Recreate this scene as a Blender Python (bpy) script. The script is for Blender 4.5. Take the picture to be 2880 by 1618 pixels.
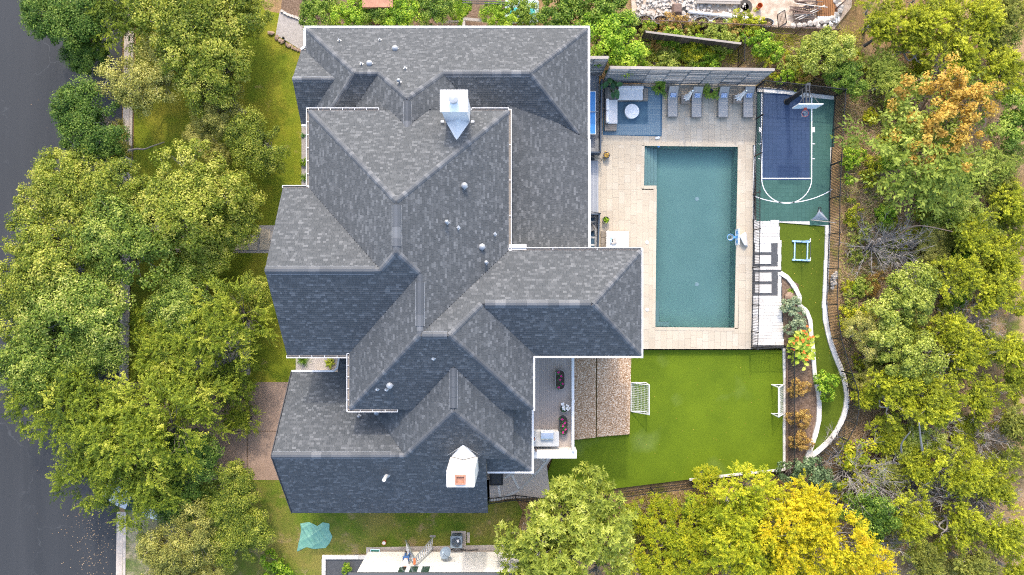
import bpy, math, random
import numpy as np
from mathutils import Vector, Matrix
R = math.radians
random.seed(7)
S = bpy.context.scene
for o in list(bpy.data.objects): bpy.data.objects.remove(o)
COL = S.collection
# ------------------------------------------------------------------ camera, sky, sun, exposure
H, F = 50.0, 1900.0                      # drone height above the pool deck; focal length in photo pixels
cam_d = bpy.data.cameras.new('Camera'); cam = bpy.data.objects.new('Camera', cam_d); COL.objects.link(cam)
cam.location = (0, 0, H); cam.rotation_euler = (0, 0, 0)
cam_d.sensor_width = 36; cam_d.lens = F / 2880 * 36; cam_d.clip_end = 1500
S.camera = cam
SUN_EL, SUN_AZ = 40.0, 2.5               # light comes from the top of the picture (+y), a touch from the left
w = bpy.data.worlds.new('World'); S.world = w; w.use_nodes = True
nt = w.node_tree; bg = nt.nodes['Background']
sky = nt.nodes.new('ShaderNodeTexSky'); sky.sky_type = 'NISHITA'; sky.sun_disc = False
sky.sun_elevation = R(SUN_EL); sky.sun_rotation = R(-SUN_AZ); sky.dust_density = 2.7; sky.air_density = 1.0
sky.ozone_density = 0.3
nt.links.new(sky.outputs[0], bg.inputs[0]); bg.inputs[1].default_value = 0.15
sd = bpy.data.lights.new('Sun', 'SUN'); sd.energy = 0.68; sd.angle = R(1.5); sd.color = (1, 0.90, 0.77)
sun = bpy.data.objects.new('Sun', sd); COL.objects.link(sun)
sv = Vector((-math.sin(R(SUN_AZ)) * math.cos(R(SUN_EL)), math.cos(R(SUN_AZ)) * math.cos(R(SUN_EL)), math.sin(R(SUN_EL))))
sun.rotation_euler = sv.to_track_quat('Z', 'Y').to_euler(); sun.location = (0, 40, 60)
S.view_settings.view_transform = 'Standard'; S.view_settings.look = 'None'
S.view_settings.exposure = 1.82; S.view_settings.gamma = 1
S.cycles.max_bounces = 6; S.cycles.diffuse_bounces = 3; S.cycles.transparent_max_bounces = 8
S.cycles.use_denoising = False; S.cycles.filter_width = 1.1
S.cycles.caustics_reflective = False; S.cycles.caustics_refractive = False

def W(px, py, z=0.0):                    # a point of the photo at a known height -> metres
    k = (H - z) / F
    return ((px - 1440) * k, (809 - py) * k, z)
def gz(x, y):                            # lie of the land
    z = -0.08
    t = min(1, max(0, (x + 1) / 3.0)); z -= 0.72 * t * t * (3 - 2 * t)
    z -= max(0, x - 25.0) * 0.13
    if x > 3: z -= max(0, -y - 15.5) * 0.06
    if 8.5 < x < 18.2 and -4.6 < y < 11.8: z -= 1.2
    return z

# ------------------------------------------------------------------ materials
def _nt(name):
    m = bpy.data.materials.new(name); m.use_nodes = True
    n = m.node_tree; b = n.nodes['Principled BSDF']
    return m, n, b
def _pos(n):
    return n.nodes.new('ShaderNodeNewGeometry').outputs['Position']
def _noise(n, vec, scale, detail=4, rough=0.55, stretch=None):
    if stretch:
        mp = n.nodes.new('ShaderNodeMapping'); mp.inputs['Scale'].default_value = stretch
        n.links.new(vec, mp.inputs[0]); vec = mp.outputs[0]
    t = n.nodes.new('ShaderNodeTexNoise'); t.inputs['Scale'].default_value = scale
    t.inputs['Detail'].default_value = detail; t.inputs['Roughness'].default_value = rough
    n.links.new(vec, t.inputs['Vector']); return t.outputs['Fac']
def _ramp(n, fac, stops, interp='LINEAR'):
    r = n.nodes.new('ShaderNodeValToRGB'); r.color_ramp.interpolation = interp
    e = r.color_ramp.elements
    while len(e) < len(stops): e.new(0.5)
    for el, (p, c) in zip(e, stops): el.position = p; el.color = (*c, 1)
    n.links.new(fac, r.inputs[0]); return r.outputs[0]
def _mix(n, a, b, fac, mode='MIX'):
    x = n.nodes.new('ShaderNodeMix'); x.data_type = 'RGBA'; x.blend_type = mode
    for s, v in ((x.inputs[6], a), (x.inputs[7], b), (x.inputs[0], fac)):
        if hasattr(v, 'is_linked') or hasattr(v, 'links'): n.links.new(v, s)
        elif isinstance(v, tuple): s.default_value = (*v, 1)
        else: s.default_value = v
    return x.outputs[2]
def _bump(n, b, h, strength, dist=0.02):
    bp = n.nodes.new('ShaderNodeBump'); bp.inputs['Strength'].default_value = strength
    bp.inputs['Distance'].default_value = dist; n.links.new(h, bp.inputs['Height'])
    n.links.new(bp.outputs[0], b.inputs['Normal'])
def nmat(name, stops, scale=3, rough=0.7, bump=0.3, scale2=None, amt2=0.3, stretch=None, metal=0, dist=0.02, c2=((0.3, (.55, .55, .55)), (0.7, (1.25, 1.25, 1.25))), detail=5, spec=0.35):
    m, n, b = _nt(name); p = _pos(n)
    f = _noise(n, p, scale, detail, 0.6, stretch); col = _ramp(n, f, stops)
    h = f
    if scale2:
        f2 = _noise(n, p, scale2, 3, 0.6); col = _mix(n, col, _ramp(n, f2, list(c2)), amt2, 'MULTIPLY'); h = f2
    n.links.new(col, b.inputs['Base Color']); b.inputs['Roughness'].default_value = rough
    b.inputs['Metallic'].default_value = metal; b.inputs['Specular IOR Level'].default_value = spec
    if bump: _bump(n, b, h, bump, dist)
    return m
def plain(name, c, rough=0.6, metal=0, var=0.12, scale=4, bump=0.05):
    lo = tuple(max(0, x * (1 - var)) for x in c); hi = tuple(min(1, x * (1 + var)) for x in c)
    return nmat(name, [(0.3, lo), (0.7, hi)], scale, rough, bump, metal=metal)
def tmat(name, stops, rough=0.75, grain=60, gamt=0.35, bump=0.2, interp='LINEAR', wear=0.25, wscale=0.35):
    """tone attribute (one value per piece) + object random -> colour of that piece"""
    m, n, b = _nt(name); p = _pos(n)
    at = n.nodes.new('ShaderNodeAttribute'); at.attribute_name = 'tone'
    oi = n.nodes.new('ShaderNodeObjectInfo')
    ad = n.nodes.new('ShaderNodeMath'); ad.operation = 'ADD'; n.links.new(at.outputs['Fac'], ad.inputs[0]); n.links.new(oi.outputs['Random'], ad.inputs[1])
    fr = n.nodes.new('ShaderNodeMath'); fr.operation = 'FRACT'; n.links.new(ad.outputs[0], fr.inputs[0])
    col = _ramp(n, fr.outputs[0], stops, interp)
    g = _noise(n, p, grain, 2)
    col = _mix(n, col, _ramp(n, g, [(0.3, (.6, .6, .6)), (0.7, (1.3, 1.3, 1.3))]), gamt, 'MULTIPLY')
    wn = _noise(n, p, wscale, 4)
    col = _mix(n, col, _ramp(n, wn, [(0.3, (.7, .7, .72)), (0.7, (1.2, 1.19, 1.17))]), wear, 'MULTIPLY')
    n.links.new(col, b.inputs['Base Color']); b.inputs['Roughness'].default_value = rough
    b.inputs['Specular IOR Level'].default_value = 0.3
    if bump: _bump(n, b, g, bump, 0.01)
    return m
def leafmat(name, stops, trans=0.42, rough=0.55, objvar=0.12):
    m, n, b = _nt(name)
    at = n.nodes.new('ShaderNodeAttribute'); at.attribute_name = 'tone'
    oi = n.nodes.new('ShaderNodeObjectInfo')
    mr = n.nodes.new('ShaderNodeMapRange'); mr.inputs['To Min'].default_value = -objvar; mr.inputs['To Max'].default_value = objvar
    n.links.new(oi.outputs['Random'], mr.inputs[0])
    ad = n.nodes.new('ShaderNodeMath'); ad.operation = 'ADD'; n.links.new(at.outputs['Fac'], ad.inputs[0]); n.links.new(mr.outputs[0], ad.inputs[1])
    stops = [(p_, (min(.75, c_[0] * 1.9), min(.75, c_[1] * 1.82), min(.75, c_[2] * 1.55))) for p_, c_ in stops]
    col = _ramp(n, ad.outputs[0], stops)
    n.links.new(col, b.inputs['Base Color']); b.inputs['Roughness'].default_value = rough; b.inputs['Specular IOR Level'].default_value = 0.3
    tr = n.nodes.new('ShaderNodeBsdfTranslucent'); n.links.new(_mix(n, col, (1.0, 1.0, 0.35), 0.25, 'MULTIPLY'), tr.inputs[0])
    mx = n.nodes.new('ShaderNodeMixShader'); mx.inputs[0].default_value = trans
    n.links.new(b.outputs[0], mx.inputs[1]); n.links.new(tr.outputs[0], mx.inputs[2])
    n.links.new(mx.outputs[0], n.nodes['Material Output'].inputs[0])
    return m

M = {}
M['shingle'] = tmat('asphalt_shingle', [(0, (.064, .071, .077)), (.5, (.078, .085, .091)), (.78, (.094, .101, .108)), (.92, (.115, .123, .130)), (1, (.14, .148, .156))], 0.9, 90, 0.3, 0.3, wear=.16, wscale=.6)
M['cap'] = tmat('cap_shingle', [(0, (.082, .09, .10)), (.6, (.10, .108, .119)), (.85, (.125, .133, .144)), (1, (.155, .163, .174))], 0.9, 90, 0.4, 0.3)
M['underlay'] = plain('roof_underlay', (.05, .052, .058), .9)
M['white'] = nmat('white_paint', [(.3, (.62, .62, .61)), (.7, (.72, .72, .71))], 2.5, .45, .03)
M['stucco'] = nmat('white_stucco', [(.3, (.66, .63, .58)), (.7, (.78, .76, .72))], 2.0, .85, .3, 25, .25)
M['cream'] = nmat('cream_siding', [(.3, (.72, .69, .63)), (.7, (.80, .78, .73))], 1.2, .8, .1, 20, .15)
M['metalw'] = nmat('galvanised_sheet', [(.3, (.76, .77, .78)), (.7, (.84, .85, .86))], 3, .5, .05)
M['galv'] = nmat('galvanised_steel', [(.3, (.30, .32, .34)), (.7, (.42, .44, .46))], 6, .4, .05, metal=.2)
M['black'] = plain('black_powder_coat', (.018, .019, .021), .5)
M['dark'] = plain('charcoal_metal', (.045, .05, .055), .55)
M['rubber'] = plain('black_rubber', (.02, .02, .02), .7)
M['navy'] = plain('navy_paint', (.045, .065, .095), .5)
M['tile'] = tmat('limestone_tile', [(0, (.435, .372, .285)), (.4, (.45, .39, .30)), (.75, (.462, .405, .315)), (1, (.475, .42, .335))], .75, 30, .12, .12, wear=.3, wscale=.5)
M['grout'] = plain('pale_grout', (.60, .56, .5), .9)
M['lime'] = tmat('white_limestone', [(0, (.52, .49, .445)), (.5, (.61, .585, .54)), (1, (.69, .67, .63))], .85, 18, .3, .5, wear=.3)
M['wood'] = tmat('weathered_board', [(0, (.13, .14, .15)), (.5, (.23, .24, .25)), (1, (.40, .40, .40))], .85, 40, .35, .3, wear=.4)
M['woodcap'] = tmat('bleached_cap_board', [(0, (.30, .265, .23)), (1, (.40, .36, .32))], .85, 30, .3, .2)
M['wooddark'] = tmat('dark_weathered_board', [(0, (.055, .048, .04)), (.6, (.085, .072, .06)), (1, (.13, .11, .09))], .9, 30, .4, .3)
M['deck'] = tmat('composite_board', [(0, (.35, .30, .265)), (1, (.43, .375, .335))], .7, 40, .15, .1, wear=.2)
M['deckgrey'] = tmat('grey_deck_board', [(0, (.30, .315, .34)), (1, (.38, .395, .42))], .7, 40, .15, .1, wear=.2)
M['teak'] = tmat('grey_teak', [(0, (.21, .185, .155)), (1, (.31, .275, .235))], .8, 40, .3, .2)
M['cushion'] = nmat('pale_cushion', [(.3, (.66, .645, .63)), (.7, (.74, .725, .715))], 3, .9, .15, 60, .1)
M['cushionw'] = nmat('white_cushion', [(.3, (.78, .77, .76)), (.7, (.85, .845, .84))], 3, .9, .1)
M['sling'] = nmat('grey_sling', [(.3, (.37, .35, .325)), (.7, (.42, .40, .37))], 2, .8, .1, 80, .2)
M['slingframe'] = plain('taupe_frame', (.17, .165, .155), .6)
M['asphalt'] = None
M['conc'] = nmat('curb_concrete', [(.3, (.42, .36, .30)), (.7, (.56, .49, .42))], 1.5, .9, .3, 22, .35)
M['gravelc'] = nmat('grey_gravel', [(.25, (.28, .245, .215)), (.5, (.45, .405, .365)), (.75, (.64, .59, .54))], 26, .95, .7, 3, .3, detail=3)
M['gravelw'] = nmat('pale_gravel', [(.25, (.22, .20, .185)), (.5, (.34, .315, .295)), (.75, (.48, .455, .43))], 24, .95, .7, 3, .3, detail=3)
M['gravelp'] = nmat('tan_gravel', [(.25, (.36, .30, .25)), (.5, (.56, .48, .41)), (.75, (.74, .66, .58))], 26, .95, .6, 3, .3, detail=3)
M['gravelb'] = nmat('black_gravel', [(.3, (.04, .042, .046)), (.7, (.12, .125, .13))], 30, .9, .6, 4, .3)
M['agg'] = nmat('pebble_aggregate', [(.30, (.15, .08, .035)), (.42, (.34, .205, .11)), (.55, (.52, .37, .245)), (.68, (.82, .70, .56))], 12, .8, .6, 1.2, .25, detail=2)
M['drive'] = nmat('brown_aggregate', [(.25, (.20, .135, .10)), (.5, (.305, .215, .16)), (.75, (.42, .315, .245))], 30, .9, .4, .45, .55, detail=3)
M['mulch'] = nmat('brown_mulch', [(.25, (.07, .045, .03)), (.5, (.16, .105, .07)), (.75, (.30, .22, .16))], 9, .95, .8, 1.0, .4, detail=6)
M['dirt'] = nmat('pale_dirt', [(.25, (.30, .22, .15)), (.5, (.48, .38, .29)), (.75, (.66, .57, .47))], 2.2, .95, .8, 14, .5, detail=8)
M['soil'] = nmat('potting_soil', [(.3, (.03, .022, .018)), (.7, (.09, .07, .055))], 30, .95, .6)
M['rock'] = nmat('pale_rock', [(.3, (.36, .32, .27)), (.7, (.60, .55, .49))], 3, .9, .5, 18, .4)
M['rockbrown'] = nmat('brown_rock', [(.3, (.20, .13, .09)), (.7, (.36, .26, .19))], 3, .9, .5, 18, .4)
M['bark'] = nmat('grey_bark', [(.3, (.13, .115, .10)), (.7, (.34, .32, .30))], 9, .95, .6, 30, .3)
M['barkpale'] = nmat('pale_twigs', [(.3, (.22, .195, .175)), (.7, (.38, .35, .32))], 8, .95, .4)
M['barkdark'] = nmat('dark_bark', [(.3, (.045, .038, .032)), (.7, (.12, .105, .09))], 9, .95, .6)
M['rust'] = nmat('rusty_steel', [(.3, (.10, .065, .05)), (.7, (.22, .15, .12))], 12, .85, .3)
M['rustorange'] = tmat('rusty_channel', [(0, (.22, .09, .035)), (.5, (.30, .14, .05)), (1, (.17, .08, .04))], .8, 14, .5, .3)
M['terracotta'] = plain('terracotta', (.40, .20, .13), .8, var=.2)
M['blue_tt'] = plain('blue_table_top', (.05, .26, .62), .4, var=.05)
M['court_blue'] = tmat('court_tile_blue', [(0, (.023, .049, .106)), (1, (.029, .056, .118))], .6, 60, .12, .15, wear=.25)
M['court_green'] = tmat('court_tile_green', [(0, (.034, .098, .080)), (1, (.041, .110, .091))], .6, 60, .12, .15, wear=.25)
M['paint'] = plain('white_line_paint', (.76, .77, .77), .6, var=.05)
M['red'] = plain('orange_red_rim', (.62, .09, .05), .45)
M['bluep'] = plain('blue_plastic', (.10, .30, .62), .45)
M['lblue'] = plain('pale_blue_frame', (.36, .55, .78), .5, var=.3, scale=12)
M['net'] = plain('white_netting', (.72, .73, .74), .8)
M['netgrey'] = plain('grey_netting', (.40, .42, .43), .85)
M['pot'] = plain('navy_glazed_pot', (.03, .05, .13), .25)
M['potgrey'] = plain('stone_pot', (.30, .28, .26), .8)
M['glass'] = plain('window_glass', (.03, .06, .045), .05)
M['skin'] = plain('skin', (.48, .28, .20), .6)
M['shirt'] = plain('white_shirt', (.70, .68, .66), .9)
M['jeans'] = plain('blue_jeans', (.04, .10, .24), .9)
M['hair'] = plain('dark_hair', (.02, .014, .011), .7)
M['tarp'] = nmat('sea_green_tarp', [(.3, (.12, .30, .23)), (.7, (.19, .39, .31))], 2.2, .6, .2)
M['alu'] = nmat('aluminium', [(.3, (.55, .57, .59)), (.7, (.68, .7, .72))], 5, .35, .03, metal=.7)
M['acgrey'] = plain('blue_grey_casing', (.20, .25, .29), .5)
M['teal'] = plain('teal_mesh', (.03, .20, .17), .7)
M['orange'] = plain('orange_bucket', (.55, .16, .05), .5)
M['carwhite'] = plain('white_car_paint', (.74, .75, .76), .2, var=.03)
M['petalp'] = plain('pink_petals', (.55, .03, .22), .6, var=.3, scale=30)
M['petalw'] = plain('white_petals', (.8, .79, .76), .6)
M['petalo'] = plain('orange_petals', (.75, .16, .02), .6, var=.3, scale=30)
M['bluepale'] = plain('pale_blue_vinyl', (.55, .68, .78), .4)
M['tealpool'] = plain('teal_vinyl', (.05, .42, .46), .4)
M['counter'] = nmat('grey_stone_counter', [(.3, (.44, .43, .40)), (.7, (.56, .55, .52))], 4, .5, .05, 40, .2)

def mk_asphalt():
    m, n, b = _nt('street_asphalt'); p = _pos(n)
    base = _ramp(n, _noise(n, p, .35, 5, .6, (1.6, .12, 1)), [(.3, (.021, .024, .028)), (.7, (.031, .034, .038))])
    col = _mix(n, base, _ramp(n, _noise(n, p, 120, 2), [(.3, (.6, .6, .6)), (.72, (1.5, 1.5, 1.5))]), .5, 'MULTIPLY')
    v = n.nodes.new('ShaderNodeTexVoronoi'); v.feature = 'DISTANCE_TO_EDGE'; v.inputs['Scale'].default_value = .17
    dn = n.nodes.new('ShaderNodeTexNoise'); dn.inputs['Scale'].default_value = .9; dn.inputs['Detail'].default_value = 5
    n.links.new(p, dn.inputs['Vector'])
    va = n.nodes.new('ShaderNodeVectorMath'); va.operation = 'MULTIPLY_ADD'; n.links.new(dn.outputs['Color'], va.inputs[0]); va.inputs[1].default_value = (2.2, 2.2, 0); n.links.new(p, va.inputs[2])
    n.links.new(va.outputs[0], v.inputs['Vector'])
    cr = _ramp(n, v.outputs['Distance'], [(.0, (1, 1, 1)), (.006, (0, 0, 0))])
    pat = _ramp(n, _noise(n, p, .25, 2), [(.45, (0, 0, 0)), (.62, (.6, .6, .6))])
    col = _mix(n, col, (.075, .08, .085), _mix(n, cr, pat, 1.0, 'MULTIPLY'))
    n.links.new(col, b.inputs['Base Color']); b.inputs['Roughness'].default_value = .85
    _bump(n, b, _noise(n, p, 90, 2), .3, .01); return m
M['asphalt'] = mk_asphalt()
def mk_lawn(name, g1, g2, dry, dead, drycut=.55, deadcut=.66):
    m, n, b = _nt(name); p = _pos(n)
    col = _ramp(n, _noise(n, p, .55, 6, .65), [(.3, g1), (.62, g2)])
    col = _mix(n, col, dry, _ramp(n, _noise(n, p, .33, 7, .7), [(drycut - .1, (0, 0, 0)), (drycut + .1, (.8, .8, .8))]))
    v = n.nodes.new('ShaderNodeVectorMath'); v.operation = 'ADD'; v.inputs[1].default_value = (31, 17, 0); n.links.new(p, v.inputs[0])
    col = _mix(n, col, dead, _ramp(n, _noise(n, v.outputs[0], .45, 9, .75), [(deadcut - .05, (0, 0, 0)), (deadcut + .05, (.85, .85, .85))]))
    f = _noise(n, p, 14, 4, .8)
    col = _mix(n, col, _ramp(n, f, [(.3, (.35, .38, .3)), (.7, (1.6, 1.55, 1.5))]), .75, 'MULTIPLY')
    n.links.new(col, b.inputs['Base Color']); b.inputs['Roughness'].default_value = .95; b.inputs['Specular IOR Level'].default_value = .15
    _bump(n, b, f, .9, .06); return m
M['lawn'] = mk_lawn('front_lawn_grass', (.095, .15, .012), (.195, .225, .018), (.31, .27, .035), (.38, .28, .13), .57, .66)
M['sidelawn'] = mk_lawn('side_lawn_grass', (.065, .125, .012), (.14, .19, .020), (.24, .20, .055), (.36, .25, .14), .52, .60)
M['patchlawn'] = mk_lawn('patchy_grass', (.06, .12, .02), (.10, .17, .03), (.30, .24, .15), (.42, .34, .25), .47, .56)
M['litter'] = mk_lawn('woodland_floor', (.19, .125, .06), (.30, .195, .10), (.45, .31, .18), (.18, .19, .03), .52, .58)
def mk_turf(name, g1, g2):
    m, n, b = _nt(name); p = _pos(n)
    col = _ramp(n, _noise(n, p, .4, 4, .6), [(.3, g1), (.7, g2)])
    f = _noise(n, p, 4, 5, .8, (3, 14, 1))
    col = _mix(n, col, _ramp(n, f, [(.3, (.6, .62, .6)), (.7, (1.35, 1.33, 1.3))]), .8, 'MULTIPLY')
    f2 = _noise(n, p, 40, 3, .8)
    col = _mix(n, col, _ramp(n, f2, [(.3, (.6, .6, .6)), (.7, (1.4, 1.4, 1.4))]), .5, 'MULTIPLY')
    s = n.nodes.new('ShaderNodeTexNoise'); s.inputs['Scale'].default_value = .22; s.inputs['Detail'].default_value = 3; n.links.new(p, s.inputs['Vector'])
    col = _mix(n, col, (.20, .26, .08), _ramp(n, s.outputs['Fac'], [(.60, (0, 0, 0)), (.75, (.5, .5, .5))]))
    n.links.new(col, b.inputs['Base Color']); b.inputs['Roughness'].default_value = .8; b.inputs['Specular IOR Level'].default_value = .2
    _bump(n, b, f2, .6, .03); return m
M['turf'] = mk_turf('artificial_turf', (.080, .128, .003), (.116, .172, .005))
M['turf2'] = mk_turf('narrow_turf', (.062, .090, .004), (.082, .118, .006))
def mk_water():
    m, n, b = _nt('pool_water'); p = _pos(n)
    n.nodes.remove(b)
    tr = n.nodes.new('ShaderNodeBsdfTransparent'); tr.inputs[0].default_value = (.74, .90, .91, 1)
    gl = n.nodes.new('ShaderNodeBsdfGlossy'); gl.inputs['Roughness'].default_value = .03
    fr = n.nodes.new('ShaderNodeFresnel'); fr.inputs[0].default_value = 1.33
    bp = n.nodes.new('ShaderNodeBump'); bp.inputs['Strength'].default_value = .12; bp.inputs['Distance'].default_value = .03
    n.links.new(_noise(n, p, 2.5, 4), bp.inputs['Height']); n.links.new(bp.outputs[0], gl.inputs['Normal']); n.links.new(bp.outputs[0], fr.inputs['Normal'])
    mx = n.nodes.new('ShaderNodeMixShader'); n.links.new(fr.outputs[0], mx.inputs[0]); n.links.new(tr.outputs[0], mx.inputs[1]); n.links.new(gl.outputs[0], mx.inputs[2])
    n.links.new(mx.outputs[0], n.nodes['Material Output'].inputs[0]); return m
M['water'] = mk_water()
M['plaster'] = nmat('pool_plaster', [(.3, (.32, .45, .39)), (.7, (.38, .51, .44))], .6, .8, .0, 12, .06)
M['plasterstep'] = nmat('pool_step_plaster', [(.3, (.42, .50, .45)), (.7, (.47, .55, .49))], .8, .8, .1, 12, .2)
def mk_rug():
    m, n, b = _nt('blue_patterned_rug'); tc = n.nodes.new('ShaderNodeTexCoord')
    sp = n.nodes.new('ShaderNodeSeparateXYZ'); n.links.new(tc.outputs['Generated'], sp.inputs[0])
    def mth(op, a, bb=None):
        x = n.nodes.new('ShaderNodeMath'); x.operation = op
        for i, v in enumerate((a, bb)):
            if v is None: continue
            if isinstance(v, (int, float)): x.inputs[i].default_value = v
            else: n.links.new(v, x.inputs[i])
        return x.outputs[0]
    ex = mth('MINIMUM', sp.outputs[0], mth('SUBTRACT', 1, sp.outputs[0])); ey = mth('MINIMUM', sp.outputs[1], mth('SUBTRACT', 1, sp.outputs[1]))
    e = mth('MINIMUM', ex, ey)
    p = _pos(n)
    inner = _ramp(n, _noise(n, p, 1.5, 5), [(.3, (.05, .10, .15)), (.7, (.09, .165, .22))])
    mp = n.nodes.new('ShaderNodeMapping'); mp.inputs['Scale'].default_value = (7, 9, 1); n.links.new(p, mp.inputs[0])
    v = n.nodes.new('ShaderNodeTexVoronoi'); v.distance = 'MANHATTAN'; v.inputs['Randomness'].default_value = .25; n.links.new(mp.outputs[0], v.inputs['Vector']); v.inputs['Scale'].default_value = 1
    pat = _ramp(n, v.outputs['Distance'], [(.25, (.10, .19, .26)), (.42, (.34, .37, .36)), (.55, (.14, .22, .28))])
    col = _mix(n, pat, inner, _ramp(n, e, [(.24, (0, 0, 0)), (.25, (1, 1, 1))]))
    col = _mix(n, (.045, .11, .18), col, _ramp(n, e, [(.03, (0, 0, 0)), (.035, (1, 1, 1))]))
    n.links.new(col, b.inputs['Base Color']); b.inputs['Roughness'].default_value = .95; return m
M['rug'] = mk_rug()
def mk_print():
    m, n, b = _nt('blue_white_print'); p = _pos(n)
    v = n.nodes.new('ShaderNodeTexVoronoi'); v.feature = 'DISTANCE_TO_EDGE'; v.inputs['Scale'].default_value = 9; n.links.new(p, v.inputs['Vector'])
    col = _ramp(n, v.outputs['Distance'], [(.08, (.05, .16, .42)), (.16, (.75, .77, .8)), (.3, (.7, .74, .8)), (.36, (.12, .32, .6))])
    n.links.new(col, b.inputs['Base Color']); b.inputs['Roughness'].default_value = .9; return m
M['print'] = mk_print()
def mk_stripe():
    m, n, b = _nt('striped_mat'); p = _pos(n)
    wv = n.nodes.new('ShaderNodeTexWave'); wv.bands_direction = 'Y'; wv.inputs['Scale'].default_value = .55; n.links.new(p, wv.inputs['Vector'])
    col = _ramp(n, wv.outputs['Fac'], [(.0, (.05, .10, .16)), (.80, (.06, .12, .18)), (.84, (.6, .62, .63)), (.9, (.08, .12, .18)), (.94, (.6, .62, .63))], 'CONSTANT')
    n.links.new(col, b.inputs['Base Color']); b.inputs['Roughness'].default_value = .95; return m
M['stripe'] = mk_stripe()
# foliage: dark -> light
M['oak'] = leafmat('live_oak_leaf', [(0, (.045, .070, .010)), (.35, (.105, .145, .016)), (.7, (.195, .225, .028)), (1, (.31, .315, .08))])
M['oakgrey'] = leafmat('greyish_oak_leaf', [(0, (.085, .095, .024)), (.4, (.18, .19, .045)), (.75, (.28, .275, .075)), (1, (.38, .37, .15))])
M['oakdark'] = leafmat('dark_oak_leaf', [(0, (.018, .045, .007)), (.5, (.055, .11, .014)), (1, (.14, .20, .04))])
M['oakblue'] = leafmat('cool_oak_leaf', [(0, (.040, .075, .012)), (.4, (.105, .16, .022)), (.75, (.20, .25, .045)), (1, (.32, .34, .11))])
M['elm'] = leafmat('elm_leaf', [(0, (.035, .062, .006)), (.4, (.10, .14, .010)), (.75, (.20, .235, .022)), (1, (.30, .31, .055))])
M['juniper'] = leafmat('juniper_spray', [(0, (.065, .085, .008)), (.35, (.17, .20, .012)), (.7, (.31, .33, .020)), (1, (.42, .41, .05))])
M['juniperd'] = leafmat('dull_juniper_spray', [(0, (.06, .075, .015)), (.5, (.15, .17, .03)), (1, (.28, .29, .065))])
M['yellow'] = leafmat('yellow_leaf', [(0, (.10, .14, .008)), (.35, (.20, .24, .012)), (.7, (.30, .31, .014)), (1, (.39, .35, .025))], .4, objvar=.1)
M['gold'] = leafmat('golden_leaf', [(0, (.15, .16, .008)), (.35, (.29, .28, .008)), (.7, (.40, .33, .010)), (1, (.44, .29, .02))], .4, objvar=.1)
M['light'] = leafmat('light_green_leaf', [(0, (.07, .10, .018)), (.4, (.16, .20, .03)), (.75, (.27, .31, .06)), (1, (.38, .40, .14))])
M['midgreen'] = leafmat('mid_green_leaf', [(0, (.025, .06, .008)), (.4, (.07, .13, .014)), (.75, (.15, .22, .03)), (1, (.26, .32, .07))])
M['rosette'] = leafmat('pale_broad_leaf', [(0, (.055, .08, .010)), (.4, (.15, .19, .025)), (.75, (.265, .30, .055)), (1, (.38, .40, .14))])
M['bright'] = leafmat('bright_green_leaf', [(0, (.030, .075, .005)), (.4, (.095, .19, .010)), (.75, (.21, .31, .022)), (1, (.34, .42, .06))])
M['orangeleaf'] = leafmat('orange_seed_cluster', [(0, (.18, .115, .02)), (.5, (.34, .225, .045)), (1, (.42, .32, .08))])
M['sumac'] = leafmat('fern_green_leaf', [(0, (.08, .12, .018)), (.5, (.19, .24, .04)), (1, (.31, .34, .09))])
M['sage'] = leafmat('sage_leaf', [(0, (.09, .13, .085)), (.5, (.17, .22, .15)), (1, (.28, .33, .24))])
M['bluegreen'] = leafmat('blue_green_leaf', [(0, (.035, .062, .032)), (.5, (.07, .115, .06)), (1, (.14, .20, .11))])
M['palm'] = leafmat('palm_leaf', [(0, (.035, .09, .012)), (.5, (.09, .17, .02)), (1, (.18, .26, .04))])
M['deepleaf'] = leafmat('deep_green_leaf', [(0, (.010, .035, .014)), (.6, (.025, .07, .025)), (1, (.05, .11, .04))], .1, .3)
M['brush'] = leafmat('dry_brush', [(0, (.12, .08, .05)), (.5, (.21, .15, .10)), (1, (.31, .24, .18))], .15)
M['canna'] = leafmat('lime_broad_leaf', [(0, (.10, .19, .02)), (.5, (.25, .31, .04)), (1, (.50, .46, .10))])
M['reddish'] = leafmat('reddish_groundcover', [(0, (.12, .08, .02)), (.5, (.24, .15, .05)), (1, (.34, .26, .08))])

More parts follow.
